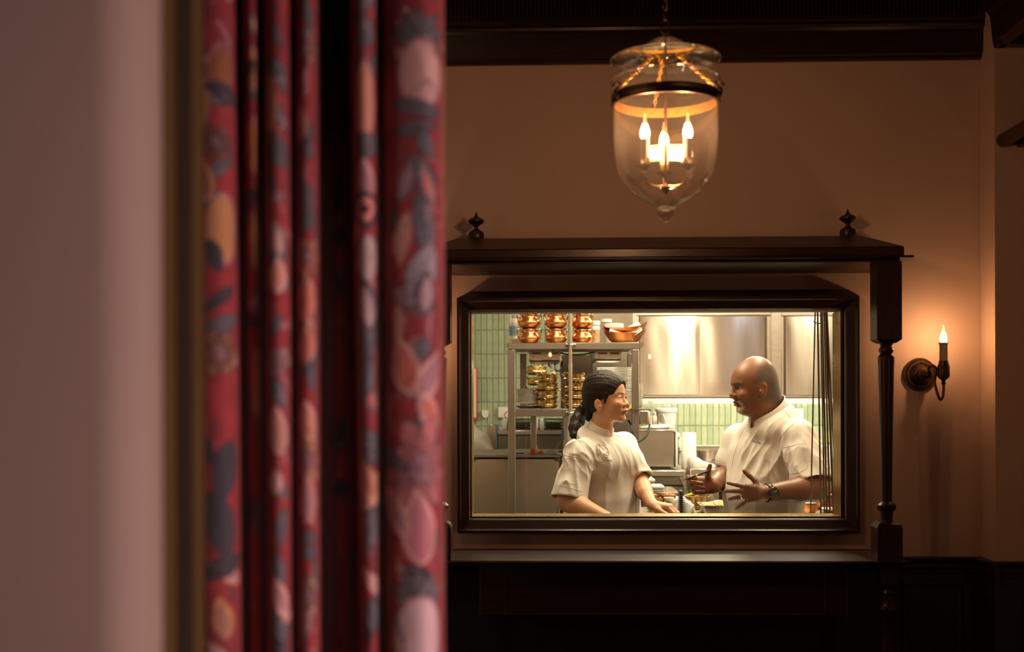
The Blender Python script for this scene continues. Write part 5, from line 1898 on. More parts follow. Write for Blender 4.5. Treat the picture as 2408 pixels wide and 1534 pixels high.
# whisk
wk_ = empty('wire_whisk', (PX(1674, 1.30), 1.30, PZT), 'small wire whisk standing between the wide brass pan and the cheese tray', 'whisk')
kk = mpp(1.30)
for q in range(4):
    a = q * math.pi / 4
    pts = [Vector((0, 0, 38)), Vector((3.5 * math.cos(a), 3.5 * math.sin(a), 24)), Vector((6.5 * math.cos(a), 6.5 * math.sin(a), 8)), Vector((4 * math.cos(a), 4 * math.sin(a), 1)), Vector((0, 0, .6)), Vector((-4 * math.cos(a), -4 * math.sin(a), 1)), Vector((-6.5 * math.cos(a), -6.5 * math.sin(a), 8)), Vector((-3.5 * math.cos(a), -3.5 * math.sin(a), 24)), Vector((0, 0, 38))]
    MB().tube([p * kk for p in spline(pts, 4)], .5 * kk, 6).build('wire', M_steel, wk_)
MB().cyl((0, 0, 37 * kk), (0, 0, 44 * kk), 1.2 * kk, n=10).build('whisk_handle', M_steel, wk_)
# plate with orange food
e, kk = pthing('white_dish', 1703, 1.40, [(12, 0), (14, .5), (18, 8), (27, 15), (27.5, 16.4), (26.5, 16.6), (18, 11), (1, 9)], M_porc, 'white dish of orange food at the edge of his jacket', 'dish', n=36)
vs_ = MB()
for q in range(14):
    a, r = rng.uniform(0, 6.28), rng.uniform(0, 13)
    vs_.ell((r * math.cos(a) * kk, r * math.sin(a) * kk, (12.5 + rng.uniform(0, 4)) * kk), (5 * kk, 4 * kk, 3 * kk), 8, 6)
o = vs_.build('orange_food', M_orange, e)
o['kind'] = 'stuff'
# tray of grated cheese
ct = empty('cheese_tray', (PX(1690, 1.15), 1.15, PZT), 'shallow steel tray of grated pale cheese in front of the white dish', 'tray')
kk = mpp(1.15)
b = MB()
lv = [(36, 40, 0), (40, 44, 3), (45, 48, 19), (47, 50, 19.5), (47, 50, 21), (43.5, 46.5, 20.5), (38, 42, 4), (36, 40, 2)]
vs, fs = [], []
for (hx, hy, z) in lv:
    for (sx, sy) in ((-1, -1), (1, -1), (1, 1), (-1, 1)):
        for t in range(4):
            c_ = 6
            aa = {(-1, -1): math.pi, (1, -1): 1.5 * math.pi, (1, 1): 0, (-1, 1): .5 * math.pi}[(sx, sy)] + t / 3 * math.pi / 2
            vs.append(((sx * (hx - c_) + c_ * math.cos(aa)) * kk, (sy * (hy - c_) + c_ * math.sin(aa)) * kk, z * kk))
m_ = 16
for i in range(len(lv) - 1):
    for j in range(m_):
        fs.append((i * m_ + j, i * m_ + (j + 1) % m_, (i + 1) * m_ + (j + 1) % m_, (i + 1) * m_ + j))
fs += [tuple(range(m_))[::-1], tuple(range((len(lv) - 1) * m_, len(lv) * m_))]
b._add(vs, fs)
b.build('tray_body', M_steel, ct)
b = MB()
for q in range(420):
    x, y = rng.uniform(-36, 36), rng.uniform(-40, 38)
    zc = 13 + 10 * max(0, 1 - (x / 42) ** 2) * max(0, 1 - (y / 44) ** 2) + rng.uniform(-2, 3)
    a, tl = rng.uniform(0, 6.28), rng.uniform(-.5, .5)
    d = Vector((math.cos(a), math.sin(a), tl * .6)) * rng.uniform(4, 8)
    c = Vector((x, y, zc))
    b.tube([(c - d) * kk, (c + Vector((0, 0, 1.5))) * kk, (c + d) * kk], 0.9 * kk, 4)
o = b.build('grated_cheese', M_cheese, ct)
o['kind'] = 'stuff'
MB().box((-37 * kk, -41 * kk, 4.2 * kk), (37 * kk, 41 * kk, 14 * kk), 0.006).build('cheese_mass', M_cheese, ct)
# orange dishes at the back left of the prep counter
for (px, Y, R, lb) in ((1576, 1.40, 23, 'orange rimmed dish of red food behind the cream cup'), (1536, 1.40, 16, 'orange dish of food behind the half hidden brass pan')):
    e, kk = pthing('painted_dish', px, Y, [(12, 0), (15, 1), (R * .8, 20), (R, 29), (R, 31), (R * .95, 31), (R * .72, 23), (1, 21)], M_copperp, lb, 'dish', n=32)
    b = MB()
    for q in range(16):
        a, r = rng.uniform(0, 6.28), rng.uniform(0, R * .62)
        b.ell((r * math.cos(a) * kk, r * math.sin(a) * kk, (27 + rng.uniform(0, 4)) * kk), (6 * kk, 5 * kk, 3 * kk), 8, 6)
    o = b.build('orange_food', M_orange, e)
    o['kind'] = 'stuff'
MB_ = MB().tube(spline([at(1568.5, 1172, 1.39), at(1569, 1160, 1.39), at(1570, 1150, 1.39), at(1570.5, 1147, 1.39)], 4), 0.0045, 8)
tag(MB_.build('white_spoon', M_whitepl), 'white plastic spoon standing upright in the orange rimmed dish', 'spoon')
# clear lid and white boxes further back on a low steel block
lb_ = tag(pbox('low_steel_block', M_steeld, 1511, 1158.5, 1600, 1300, 1.92, 0.45, None, 0.003, zbot=0.0), 'low steel block behind the prep counter carrying two white tubs', 'counter')
zb1 = PZ(1158.5, 1.92) + 0.0006
wb_ = empty('food_box', (PX(1535, 1.95), 1.95, zb1), 'flat white lidded food box behind the orange rimmed dish', 'box')
pbox('box_base', M_milky, 1512, 1151, 1561, 1158, 1.95, 0.15, wb_, 0.003, zbot=zb1)
pbox('box_lid', M_whitepl, 1511, 1143, 1562.5, 1150.6, 1.945, 0.16, wb_, 0.004)
cl_ = empty('clear_tub', (PX(1528, 2.16), 2.16, zb1), 'bluish clear plastic tub behind the flat white food box', 'tub')
pbox('tub_base', M_clear, 1512, 1136, 1542, 1150, 2.16, 0.12, cl_, 0.008, zbot=zb1)
pbox('tub_lid', mat('pale_blue_plastic', (0.62, 0.70, 0.70), 0.25, noise=0.05, nscale=20), 1508, 1124, 1541, 1138, 2.155, 0.13, cl_, 0.012)
# right of the man
e, kk = pthing('wooden_bowl', 1902, 1.13, [(12, 0), (15, 1), (22, 12), (26, 23), (26.5, 25), (25, 25), (20, 13), (1, 8)], M_copperp, 'round copper bowl of white rice on the prep counter right of the man', 'bowl', n=36)
b = MB()
for q in range(40):
    a, r = rng.uniform(0, 6.28), rng.uniform(0, 20)
    b.ell((r * math.cos(a) * kk, r * math.sin(a) * kk, (19 + rng.uniform(0, 5)) * kk), (4 * kk, 3 * kk, 2.4 * kk), 7, 5)
o = b.build('rice', M_paper, e)
o['kind'] = 'stuff'
for (px, Y, R, H, lb) in ((1915, 1.38, 30, 34, 'deep orange painted bowl behind the copper bowl of rice'), (1962, 1.41, 22, 32, 'orange painted bowl behind the hanging skewers')):
    e, kk = pthing('painted_bowl', px, Y, [(12, 0), (15, 1), (R * .85, H * .6), (R, H - 1), (R, H), (R * .94, H), (R * .78, H * .62), (1, H * .5)], M_orange, lb, 'bowl', n=36)
    MB().lathe([(R * .93 * kk, H * .76 * kk), (R * 1.0 * kk, H * .84 * kk), (R * 1.0 * kk, H * .90 * kk), (R * .96 * kk, H * .86 * kk)], (0, 0, 0), 36, closed=True).build('blue_band', M_dial, e)
e, kk = pthing('serving_plate', 1957, 1.18, [(16, 0), (18, .5), (27, 7), (27.5, 8.4), (26, 8.4), (17, 2.5), (1, 2.4)], M_porc, 'white plate with orange garnish behind the hanging skewers', 'plate', n=36)
b = MB()
for q in range(9):
    a, r = rng.uniform(0, 6.28), rng.uniform(0, 15)
    b.ell((r * math.cos(a) * kk, r * math.sin(a) * kk, (6 + rng.uniform(0, 3)) * kk), (5 * kk, 4 * kk, 3 * kk), 8, 6)
o = b.build('orange_garnish', M_orange, e)
o['kind'] = 'stuff'

# ================================================================== PASS COUNTER just behind the window, and the skewers leaning there
ps = empty('pass_counter', (0.4, 0.2, 0), 'steel pass counter directly behind the kitchen window', 'counter')
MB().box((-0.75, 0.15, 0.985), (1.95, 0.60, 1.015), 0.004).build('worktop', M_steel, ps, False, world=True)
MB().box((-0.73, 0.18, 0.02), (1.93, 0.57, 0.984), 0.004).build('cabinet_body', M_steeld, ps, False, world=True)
for i, (xt, xb, wd, yt, yb) in enumerate(((1917, 1906, 3.4, .150, .30), (1922.5, 1930.5, 4.2, .165, .33), (1930, 1939, 3.6, .150, .36), (1933, 1944.5, 4.4, .17, .34), (1938, 1952, 4.6, .155, .37), (1941.5, 1961, 6.0, .17, .35), (1944, 1969, 5.0, .150, .40))):
    Yt, Yb = yt, yb
    pt_ = at(xt, 730, Yt)
    pb_ = at(xb, 1213, Yb)
    d = (pt_ - pb_)
    zb_, ztq = 1.0156, 2.02
    A = pb_ + d * ((zb_ - pb_.z) / d.z)
    B = pb_ + d * ((ztq - pb_.z) / d.z)
    r_ = wd / 2 * mpp(.3)
    b = MB()
    b.tube([A, A + (B - A) * .02, A + (B - A) * .98, B], r_, 4 if i % 2 else 8, radii=[r_ * .3, r_, r_, r_ * .8])
    nm = ['leftmost', 'second from left', 'third from left', 'fourth from left', 'fifth from left', 'sixth and thickest', 'rightmost, most tilted'][i]
    tag(b.build('steel_skewer', M_darksteel), 'long dark metal skewer leaning at the right of the window, ' + nm, 'skewer', 'leaning skewers')
b = MB().tube(spline([at(1913, 756, .145), at(1920, 760, .14), at(1932, 761, .145), at(1941, 758, .15)], 5), 0.0022, 6)
tag(b.build('wire_tie', M_darksteel), 'thin wire tie holding the leaning skewers together near the top', 'wire')

# ================================================================== PEOPLE: implicit surfaces meshed with surface nets
class Field:
    def __init__(s, lo, hi, h):
        s.h = h
        s.lo = np.array(lo, float)
        s.n = np.ceil((np.array(hi) - s.lo) / h).astype(int) + 1
        s.ax = [(s.lo[i] + np.arange(s.n[i]) * h).astype(np.float32) for i in range(3)]
        s.d = np.full(s.n, 0.5, np.float32)

    def sub(s, lo, hi):
        sl, ax = [], []
        for i in range(3):
            a = max(0, int(math.floor((lo[i] - s.lo[i]) / s.h)))
            b = min(s.n[i], int(math.ceil((hi[i] - s.lo[i]) / s.h)) + 1)
            if b <= a:
                return None, None
            sl.append(slice(a, b))
            sh = [1, 1, 1]
            sh[i] = -1
            ax.append(s.ax[i][a:b].reshape(sh))
        return tuple(sl), ax

    def op(s, f, lo, hi, k, cut=False):
        m = k + 0.012
        sl, ax = s.sub(np.array(lo) - m, np.array(hi) + m)
        if sl is None:
            return
        b = f(*ax)
        a = s.d[sl]
        k = max(k, 1e-5)
        if cut:
            b = -b
            h = np.clip(0.5 - 0.5 * (b - a) / k, 0, 1)
            s.d[sl] = b + (a - b) * h + k * h * (1 - h)
        else:
            h = np.clip(0.5 + 0.5 * (b - a) / k, 0, 1)
            s.d[sl] = b + (a - b) * h - k * h * (1 - h)

    def rc(s, a, b, ra, rb, k=0.01, cut=False):
        a, b = np.array(a, float), np.array(b, float)
        ba = b - a
        L2 = float(ba @ ba) + 1e-12

        def f(X, Y, Z):
            x, y, z = X - a[0], Y - a[1], Z - a[2]
            t = np.clip((x * ba[0] + y * ba[1] + z * ba[2]) / L2, 0, 1)
            return np.sqrt((x - ba[0] * t) ** 2 + (y - ba[1] * t) ** 2 + (z - ba[2] * t) ** 2) - (ra + (rb - ra) * t)
        r = max(ra, rb)
        s.op(f, np.minimum(a, b) - r, np.maximum(a, b) + r, k, cut)

    def ell(s, c, r, k=0.01, R=None, cut=False):
        c, r = np.array(c, float), np.array(r, float)
        M = np.eye(3) if R is None else np.array(R, float)      # columns: axes in world

        def f(X, Y, Z):
            x, y, z = X - c[0], Y - c[1], Z - c[2]
            u = [(x * M[0, i] + y * M[1, i] + z * M[2, i]) for i in range(3)]
            k0 = np.sqrt(sum((u[i] / r[i]) ** 2 for i in range(3)))
            k1 = np.sqrt(sum((u[i] / r[i] ** 2) ** 2 for i in range(3))) + 1e-9
            return k0 * (k0 - 1) / k1
        e = np.sqrt(((M * r[None, :]) ** 2).sum(1))
        s.op(f, c - e, c + e, k, cut)

    def half(s, p, n, k=0.004, lo=None, hi=None):
        """cut away everything on the side the normal points to, inside a box"""
        p, n = np.array(p, float), np.array(n, float)
        n = n / np.linalg.norm(n)

        def f(X, Y, Z):
            return -((X - p[0]) * n[0] + (Y - p[1]) * n[1] + (Z - p[2]) * n[2])
        s.op(f, s.lo if lo is None else lo, (s.lo + s.n * s.h) if hi is None else hi, k, True)

    def twin(s):
        t = Field.__new__(Field)
        t.h, t.lo, t.n, t.ax = s.h, s.lo, s.n, s.ax
        t.d = np.full(s.n, 0.5, np.float32)
        return t

    def merge(s, t, k):
        h = np.clip(0.5 + 0.5 * (t.d - s.d) / k, 0, 1)
        s.d = t.d + (s.d - t.d) * h - k * h * (1 - h)

    def mesh(s, smooth=2):
        d = s.d
        g = d < 0
        nx, ny, nz = d.shape
        c = sum(g[i:nx - 1 + i, j:ny - 1 + j, k:nz - 1 + k].astype(np.int8) for i in (0, 1) for j in (0, 1) for k in (0, 1))
        cells = np.argwhere((c > 0) & (c < 8))
        ids = np.full(c.shape, -1, np.int32)
        ids[tuple(cells.T)] = np.arange(len(cells))
        acc = np.zeros((len(cells), 3))
        cnt = np.zeros(len(cells))
        cor = [(i, j, k) for i in (0, 1) for j in (0, 1) for k in (0, 1)]
        val = {q: d[cells[:, 0] + q[0], cells[:, 1] + q[1], cells[:, 2] + q[2]] for q in cor}
        for q in cor:
            for ax in range(3):
                if q[ax] == 0:
                    r = list(q)
                    r[ax] = 1
                    a, b = val[q], val[tuple(r)]
                    m = (a < 0) != (b < 0)
                    t = np.where(m, a / np.where(m, a - b, 1), 0)
                    p = np.tile(np.array(q, float), (len(cells), 1))
                    p[:, ax] = t
                    acc[m] += p[m]
                    cnt[m] += 1
        V = s.lo + (cells + acc / cnt[:, None]) * s.h
        F = []
        for ax in range(3):
            o1, o2 = (ax + 1) % 3, (ax + 2) % 3
            sl0, sl1 = [slice(None)] * 3, [slice(None)] * 3
            sl0[ax], sl1[ax] = slice(0, -1), slice(1, None)
            e = np.argwhere(g[tuple(sl0)] != g[tuple(sl1)])
            e = e[(e[:, o1] > 0) & (e[:, o2] > 0) & (e[:, o1] < c.shape[o1]) & (e[:, o2] < c.shape[o2])]
            if not len(e):
                continue
            q = []
            for (u, v) in ((1, 1), (0, 1), (0, 0), (1, 0)):
                z = e.copy()
                z[:, o1] -= u
                z[:, o2] -= v
                q.append(ids[tuple(z.T)])
            q = np.stack(q, 1)
            ins = g[tuple(e.T)]
            q[~ins] = q[~ins][:, ::-1]
            F.append(q)
        F = np.concatenate(F)
        F = F[(F >= 0).all(1)]
        E = np.concatenate([F[:, [0, 1]], F[:, [1, 2]], F[:, [2, 3]], F[:, [3, 0]]])
        n = len(V)
        for it in range(smooth * 2):
            w_ = np.bincount(E[:, 0], minlength=n) + np.bincount(E[:, 1], minlength=n)
            lam = 0.5 if it % 2 == 0 else -0.45
            avg = np.stack([np.bincount(E[:, 0], V[E[:, 1], i], n) + np.bincount(E[:, 1], V[E[:, 0], i], n) for i in range(3)], 1) / np.maximum(w_, 1)[:, None]
            V = V + lam * (avg - V)
        return V, F


def nrm(v):
    v = np.array(v, float)
    return v / np.linalg.norm(v)


def A(px, py, Y):
    return np.array(at(px, py, Y))


def vnormals(V, F):
    n = np.cross(V[F[:, 2]] - V[F[:, 0]], V[F[:, 3]] - V[F[:, 1]])
    out = np.stack([sum(np.bincount(F[:, j], n[:, i], len(V)) for j in range(4)) for i in range(3)], 1)
    return out / (np.linalg.norm(out, axis=1)[:, None] + 1e-12)


class Frame:
    """head frame: x forward, y to the person's left, z up"""
    def __init__(s, o, fwd, scale=1.0, up=(0, 0, 1)):
        f = nrm(fwd)
        l = nrm(np.cross(np.array(up, float), f))
        u = np.cross(f, l)
        s.o, s.M, s.k = np.array(o, float), np.stack([f, l, u], 1), scale

    def __call__(s, x, y, z):
        return s.o + s.M @ (np.array([x, y, z]) * s.k)

    def inv(s, P):
        return (P - s.o) @ s.M / s.k


def head(F, T, p):
    k = T.k
    E = lambda c, r, kk=.01, cut=False, M=None: F.ell(T(*c), np.array(r) * k, kk * k, T.M if M is None else T.M @ M, cut)
    C = lambda a, b, ra, rb, kk=.01, cut=False: F.rc(T(*a), T(*b), ra * k, rb * k, kk * k, cut)
    for c, r in p['skull']:
        E(c, r, .03)
    for c, r in p['face']:
        E(c, r, .02)
    ex, ey, ez = p['eye']
    # brow, sockets
    C((p['brow'][0], .012, p['brow'][1]), (p['brow'][0] - .016, .044, p['brow'][1] - .002), .010, .008, .012)
    C((p['brow'][0], -.012, p['brow'][1]), (p['brow'][0] - .016, -.044, p['brow'][1] - .002), .010, .008, .012)
    for s in (1, -1):
        E((ex + .017, s * ey, ez - .001), (.013, .018, .010), .010, True)
        E((ex, s * ey, ez), (.0135, .0145, .0122), .003)
        E((ex + .012, s * (ey + .001), ez - .0012), (.010, .0128, p.get('slit', .0036)), .002, True)
        E((ex - .002, s * (ey + .008), ez - .028), (.020, .022, .018), .02)
    # nose
    C((p['root'][0], 0, p['root'][1]), (p['tip'][0] - .012, 0, p['tip'][1] + .004), .0075, .0095, .010)
    E((p['tip'][0] - .010, 0, p['tip'][1]), (.011, .0115, .0095), .008)
    for s in (1, -1):
        E((p['tip'][0] - .019, s * .0125, p['tip'][1] - .003), (.011, .0070, .0078), .005)
        E((p['tip'][0] - .013, s * .0065, p['tip'][1] - .0105), (.005, .0032, .004), .002, True)
    # mouth
    mx, mz = p['mouth']
    E((mx - .006, 0, mz + .006), (.013, .026, .009), .008)
    E((mx - .001, 0, mz + .0048), (.0075, .019, .0042), .003)
    E((mx - .002, 0, mz - .0060), (.0080, .017, .0052), .003)
    E((mx + .006, 0, mz), (.010, .022, .0011), .002, True)
    for s in (1, -1):
        E((mx - .016, s * .024, mz), (.008, .008, .008), .010)
    for c, r in p['chin']:
        E(c, r, .012)
    # ears
    for s in (1, -1):
        cx, cy, cz = p['ear']
        a = math.radians(14)
        M = np.array([[math.cos(a), 0, -math.sin(a)], [0, 1, 0], [math.sin(a), 0, math.cos(a)]])
        a2 = math.radians(-20 * s)
        M2 = np.array([[math.cos(a2), -math.sin(a2), 0], [math.sin(a2), math.cos(a2), 0], [0, 0, 1]])
        M = M2 @ M
        E((cx, s * cy, cz), (.0185, .0068, .031), .004, False, M)
        E((cx + .003, s * (cy + .0065), cz + .003), (.0105, .0048, .020), .003, True, M)
        E((cx + .009, s * (cy + .003), cz - .005), (.005, .005, .007), .003, False, M)
        E((cx + .003, s * (cy - .002), cz - .024), (.008, .0055, .009), .004, False, M)


def hand(F, W, D, N, T, curls, spreads, thumb, sc=1.0, wr=(.026, .019), palm_k=.012, tl=1.0):
    """W wrist, D towards the fingers, N out of the palm, T towards the thumb side"""
    D = nrm(D)
    T = nrm(np.array(T) - D * np.dot(T, D))
    N = nrm(np.array(N) - D * np.dot(N, D) - T * np.dot(N, T))
    tips = []
    off = [.0300, .0105, -.0095, -.0280]
    pl = [.090, .094, .089, .080]
    ln = [(.042, .026, .021), (.046, .029, .022), (.043, .027, .021), (.034, .021, .019)]
    rd = [.0108, .0112, .0106, .0092]
    for i in range(4):
        a = W + T * off[i] * .55 * sc + D * .012 * sc
        b = W + T * off[i] * sc + D * pl[i] * sc - N * .002
        F.rc(a, b, .0165 * sc, .0125 * sc, palm_k * sc)
    F.ell(W + D * .050 * sc + N * .004, (.036 * sc, .044 * sc, .013 * sc), .010, np.stack([T, D, N], 1))
    for i in range(4):
        p = W + T * off[i] * sc + D * pl[i] * sc - N * .002
        sp = math.radians(spreads[i])
        d0 = D * math.cos(sp) + T * math.sin(sp)
        ang = 0.0
        r = rd[i] * sc
        cu = curls[i]
        pts = [p]
        for j in range(3):
            ang += math.radians(cu[j])
            d = d0 * math.cos(ang) + N * math.sin(ang)
            q = p + d * ln[i][j] * sc
            F.rc(p, q, r, r * .90, .0032)
            p, r = q, r * .90
            pts.append(q)
        tips.append(pts)
    # thumb
    p = W + D * .020 * sc + T * .022 * sc + N * .006
    r = .0145 * sc
    tp = [p]
    for j, (dd, L) in enumerate(zip(thumb, (.044, .034, .028))):
        d = nrm(D * dd[0] + T * dd[1] + N * dd[2])
        q = p + d * L * sc * tl
        F.rc(p, q, r, r * (.80 if j == 0 else .9), .010 if j == 0 else .004)
        p, r = q, r * (.80 if j == 0 else .9)
        tp.append(q)
    tips.append(tp)
    return tips


def skin_colours(V, base, T, p, tone, extra=None):
    L = T.inv(V)
    c = np.tile(np.array(base), (len(V), 1))
    n = vnoise(V * 35, 2)
    c *= (1 + 0.07 * n[:, None])

    def blend(m, col):
        nonlocal c
        m = np.clip(m, 0, 1)[:, None]
        c = c * (1 - m) + np.array(col) * m
    hd = (np.abs(L) < .2).all(1)

    def blob(ct, r, soft=.5, sym=True):
        y = np.abs(L[:, 1]) if sym else L[:, 1]
        q = np.sqrt(((L[:, 0] - ct[0]) / r[0]) ** 2 + ((y - ct[1]) / r[1]) ** 2 + ((L[:, 2] - ct[2]) / r[2]) ** 2)
        return sm(1 + soft, 1 - soft, q) * hd
    mx, mz = p['mouth']
    ex, ey, ez = p['eye']
    blend(blob((mx, 0, mz), (.016, .021, .0095), .18) * .85, tone['lip'])
    blend(blob((mx + .003, 0, mz), (.012, .021, .0016), .5) * .8, tone['dark'])
    blend(blob((ex, ey + .012, ez - .026), (.03, .022, .018), .6) * .35, tone['cheek'])
    blend(blob((p['tip'][0] - .01, 0, p['tip'][1]), (.015, .014, .012), .6) * .3, tone['cheek'])
    blend(blob((ex + .006, ey, ez + .0035), (.014, .0165, .0028), .5) * tone.get('lash', .85), tone['dark'])
    bx, bz = p['browline']
    y = np.abs(L[:, 1])
    q = (L[:, 2] - (bz + .006 * np.clip((y - .012) / .03, 0, 1) - .35 * np.clip(y - .034, 0, 1))) / tone.get('browh', .0042)
    blend(sm(1.3, .6, np.abs(q)) * (y > .009) * (y < .050) * (L[:, 0] > .03) * hd * tone.get('brow', .8), tone['browc'])
    cx, cy, cz = p['ear']
    blend(blob((cx + .004, cy + .003, cz + .002), (.008, .012, .016), .4) * .5, tone['cheek'])
    if extra is not None:
        extra(c, L, hd, blend, blob)
    return np.clip(c, 0, 1)


def eyes(parent, T, p, look):
    ex, ey, ez = p['eye']
    for s in (1, -1):
        c = T(ex + .0006, s * ey, ez)
        r = .0124 * T.k
        d = nrm(T.M @ np.array(look))
        n, m = 24, 16
        u = nrm(np.cross(d, [0.1, 0.2, 1]))
        v = np.cross(d, u)
        vs, cs, fs = [], [], []
        for i in range(m + 1):
            th = math.pi * i / m
            for j in range(n):
                a = 2 * math.pi * j / n
                vs.append(c + r * (d * math.cos(th) + (u * math.cos(a) + v * math.sin(a)) * max(math.sin(th), 1e-4)))
                cs.append((.01, .008, .007) if th < .62 else (.70, .62, .55))
        for i in range(m):
            for j in range(n):
                fs.append((i * n + j, (i + 1) * n + j, (i + 1) * n + (j + 1) % n, i * n + (j + 1) % n))
        np_mesh('eye', np.array(vs), np.array(fs), M_eye, parent, np.array(cs))


def world_child(o, parent):
    o.parent = parent
    o.matrix_parent_inverse = pmat(parent).inverted()
    return o


def bvh(V, F):
    return BVHTree.FromPolygons([tuple(v) for v in V], [tuple(int(i) for i in f) for f in F])


def drape(tree, pts, lift=0.0012):
    """lay a line of picture points on a garment"""
    out = []
    for (x, y) in pts:
        d = (at(x, y, 1.0) - CAM).normalized()
        h = tree.ray_cast(CAM + d * 3.9, d)
        if h[0] is not None:
            n = h[1] if h[1].dot(d) < 0 else -h[1]
            out.append(h[0] + n * lift)
    return out


def seam(tree, pts, parent, name='seam', r=0.0011, m=None, n=6, lift=0.0003):
    r *= 0.8
    q = [(p.x, p.y) for p in spline([(a, b, 0) for a, b in pts], n)]
    P = drape(tree, q, lift)
    if len(P) > 2:
        return world_child(MB().tube(P, r, 6).build(name, m or M_jacket), parent)


def text_on(tree, s, px, py, ang, h, parent, m, name='embroidered_name', shear=0.25, cw=None):
    cu = bpy.data.curves.new('txt', 'FONT')
    cu.body = s
    cu.size = 1.0
    cu.shear = shear
    cu.resolution_u = 2
    ob = bpy.data.objects.new('txt', cu)
    COL.objects.link(ob)
    dg = bpy.context.evaluated_depsgraph_get()
    dg.update()
    me = bpy.data.meshes.new_from_object(ob.evaluated_get(dg))
    bpy.data.objects.remove(ob)
    xs_ = [v.co.x for v in me.vertices]
    w0 = max(xs_) - min(xs_)
    k = (cw / w0) if cw else h
    ca, sa = math.cos(math.radians(ang)), math.sin(math.radians(ang))
    vs, ok = [], True
    for v in me.vertices:
        x, y = (v.co.x - min(xs_)) * k, v.co.y * h
        q = drape(tree, [(px + x * ca + y * sa, py + x * sa - y * ca)], 0.0016)
        vs.append(q[0] if q else Vector((0, 0, 0)))
    fs = [tuple(p.vertices) for p in me.polygons]
    mb = MB()
    mb._add(vs, fs)
    return world_child(mb.build(name, m, None, False), parent)


def folds(V, F, scale, terms):
    n = vnormals(V, F)
    disp = np.zeros(len(V))
    for (c, rad, along, freq, amp, seed) in terms:
        c, al = np.array(c), nrm(along)
        d = V - c
        q = np.linalg.norm(d, axis=1) / rad
        wgt = sm(1.0, 0.35, q)
        al_ = d @ al
        perp = d - al_[:, None] * al
        P = perp * freq + (al_ * freq * .16)[:, None] * al
        w1 = vnoise(P, seed)
        disp += scale * amp * wgt * (1 - 2 * np.abs(w1) ** .7)
    return V + n * disp[:, None]


def legs(parent, x, y, z0, N, wd, m=M_trouser):
    N = nrm(N)
    L = np.array([-N[1], N[0], 0])
    Fd = Field((x - .35, y - .3, 0.0), (x + .35, y + .3, z0 + .04), 0.014)
    for s in (1, -1):
        hp_ = np.array([x, y, z0 - .06]) + L * s * wd * .45
        kn = np.array([x, y, .50]) + L * s * wd * .5 + N * .02
        an = np.array([x, y, .10]) + L * s * wd * .5
        Fd.rc(hp_, kn, wd * .52, .075, .03)
        Fd.rc(kn, an, .075, .06, .03)
        Fd.rc(an + N * .0 - np.array([0, 0, .055]), an + N * .16 - np.array([0, 0, .062]), .037, .034, .02)
    Fd.half((x, y, .004), (0, 0, -1))
    V, Fq = Fd.mesh(1)
    return world_child(np_mesh('trousers', V, Fq, m), parent)


def collar(ct, cb, rt, rb, e1, parent, gap=7, name='collar'):
    e1 = nrm(e1)
    e2 = nrm(np.cross([0, 0, 1.0], e1))
    n = 56
    g = math.radians(gap)
    lv = [(0.0, 0.0), (.25, .0012), (.6, .0012), (.92, .0006), (1.0, -.0012), (.97, -.0036), (.6, -.0040), (0.0, -.0046)]
    vs, fs = [], []
    for i in range(n + 1):
        t = g + (2 * math.pi - 2 * g) * i / n
        rad = e1 * math.cos(t) + e2 * math.sin(t)
        edge = min(1, min(i, n - i) / 2.0)
        for (h, o) in lv:
            hh = h * (.72 + .28 * edge)
            c = cb + (ct - cb) * hh
            vs.append(c + rad * (rb + (rt - rb) * hh + o))
    m = len(lv)
    for i in range(n):
        for j in range(m):
            fs.append((i * m + j, (i + 1) * m + j, (i + 1) * m + (j + 1) % m, i * m + (j + 1) % m))
    fs += [tuple(range(m)), tuple(range(n * m + m - 1, n * m - 1, -1))]
    mb = MB()
    mb._add(vs, fs)
    return world_child(mb.build(name, M_jacket), parent)


# ------------------------------------------------------------------ THE WOMAN
wo = empty('person', (0.12, 0.80, 0), 'dark haired person in white short sleeved chef jacket with ponytail, leaning on the counter', 'person')
WY = 0.76
TW = Frame(A(1427, 939, WY), (.90, -.43, .04), 0.90)
PW = dict(
    skull=[((-.012, 0, .040), (.094, .074, .088)), ((.020, 0, .030), (.060, .066, .062))],
    face=[((.022, 0, -.020), (.062, .066, .070)), ((.028, 0, -.058), (.052, .056, .042))],
    eye=(.0745, .031, .002), brow=(.079, .022), browline=(.08, .020), root=(.080, .002), tip=(.109, -.030), mouth=(.095, -.062), slit=.0030,
    chin=[((.071, 0, -.094), (.020, .026, .018)), ((.04, 0, -.085), (.040, .046, .022))], ear=(-.010, .079, -.029))
Fb = Field((-.06, .30, .88), (.68, 1.12, 1.70), 0.0029)
head(Fb, TW, PW)
nk0 = TW(-.022, 0, -.075)
nk1 = A(1413, 1022, .80)
Fb.rc(nk0, nk1, .044, .049, .02)
NT = nrm((.62, -.78, 0))
LT = np.array([-NT[1], NT[0], 0])
shR, shL = A(1362, 1069, .66), A(1467, 1047, .91)
Fb.rc(nk1, nk1 + np.array([.004, 0, -.07]), .048, .06, .02)
Fb.rc(nk1 + np.array([0, 0, -.075]), shR, .04, .042, .02)
Fb.rc(nk1 + np.array([0, 0, -.075]), shL, .04, .042, .02)
chest = A(1424, 1095, .80)
waist = A(1430, 1200, .80)
Fb.rc(chest, waist, .10, .10, .05)
elR, wrR = A(1338, 1176, .60), A(1424, 1218, .47)
elL, wrL = A(1504, 1132, .80), A(1533, 1187, .64)
Fb.rc(shR, elR, .050, .048, .02)
Fb.rc(elR, A(1362, 1192, .56), .048, .045, .02)
Fb.rc(A(1358, 1190, .565), wrR, .045, .027, .012)
Fb.rc(shL, elL, .044, .037, .02)
Fb.rc(elL, wrL, .036, .023, .012)
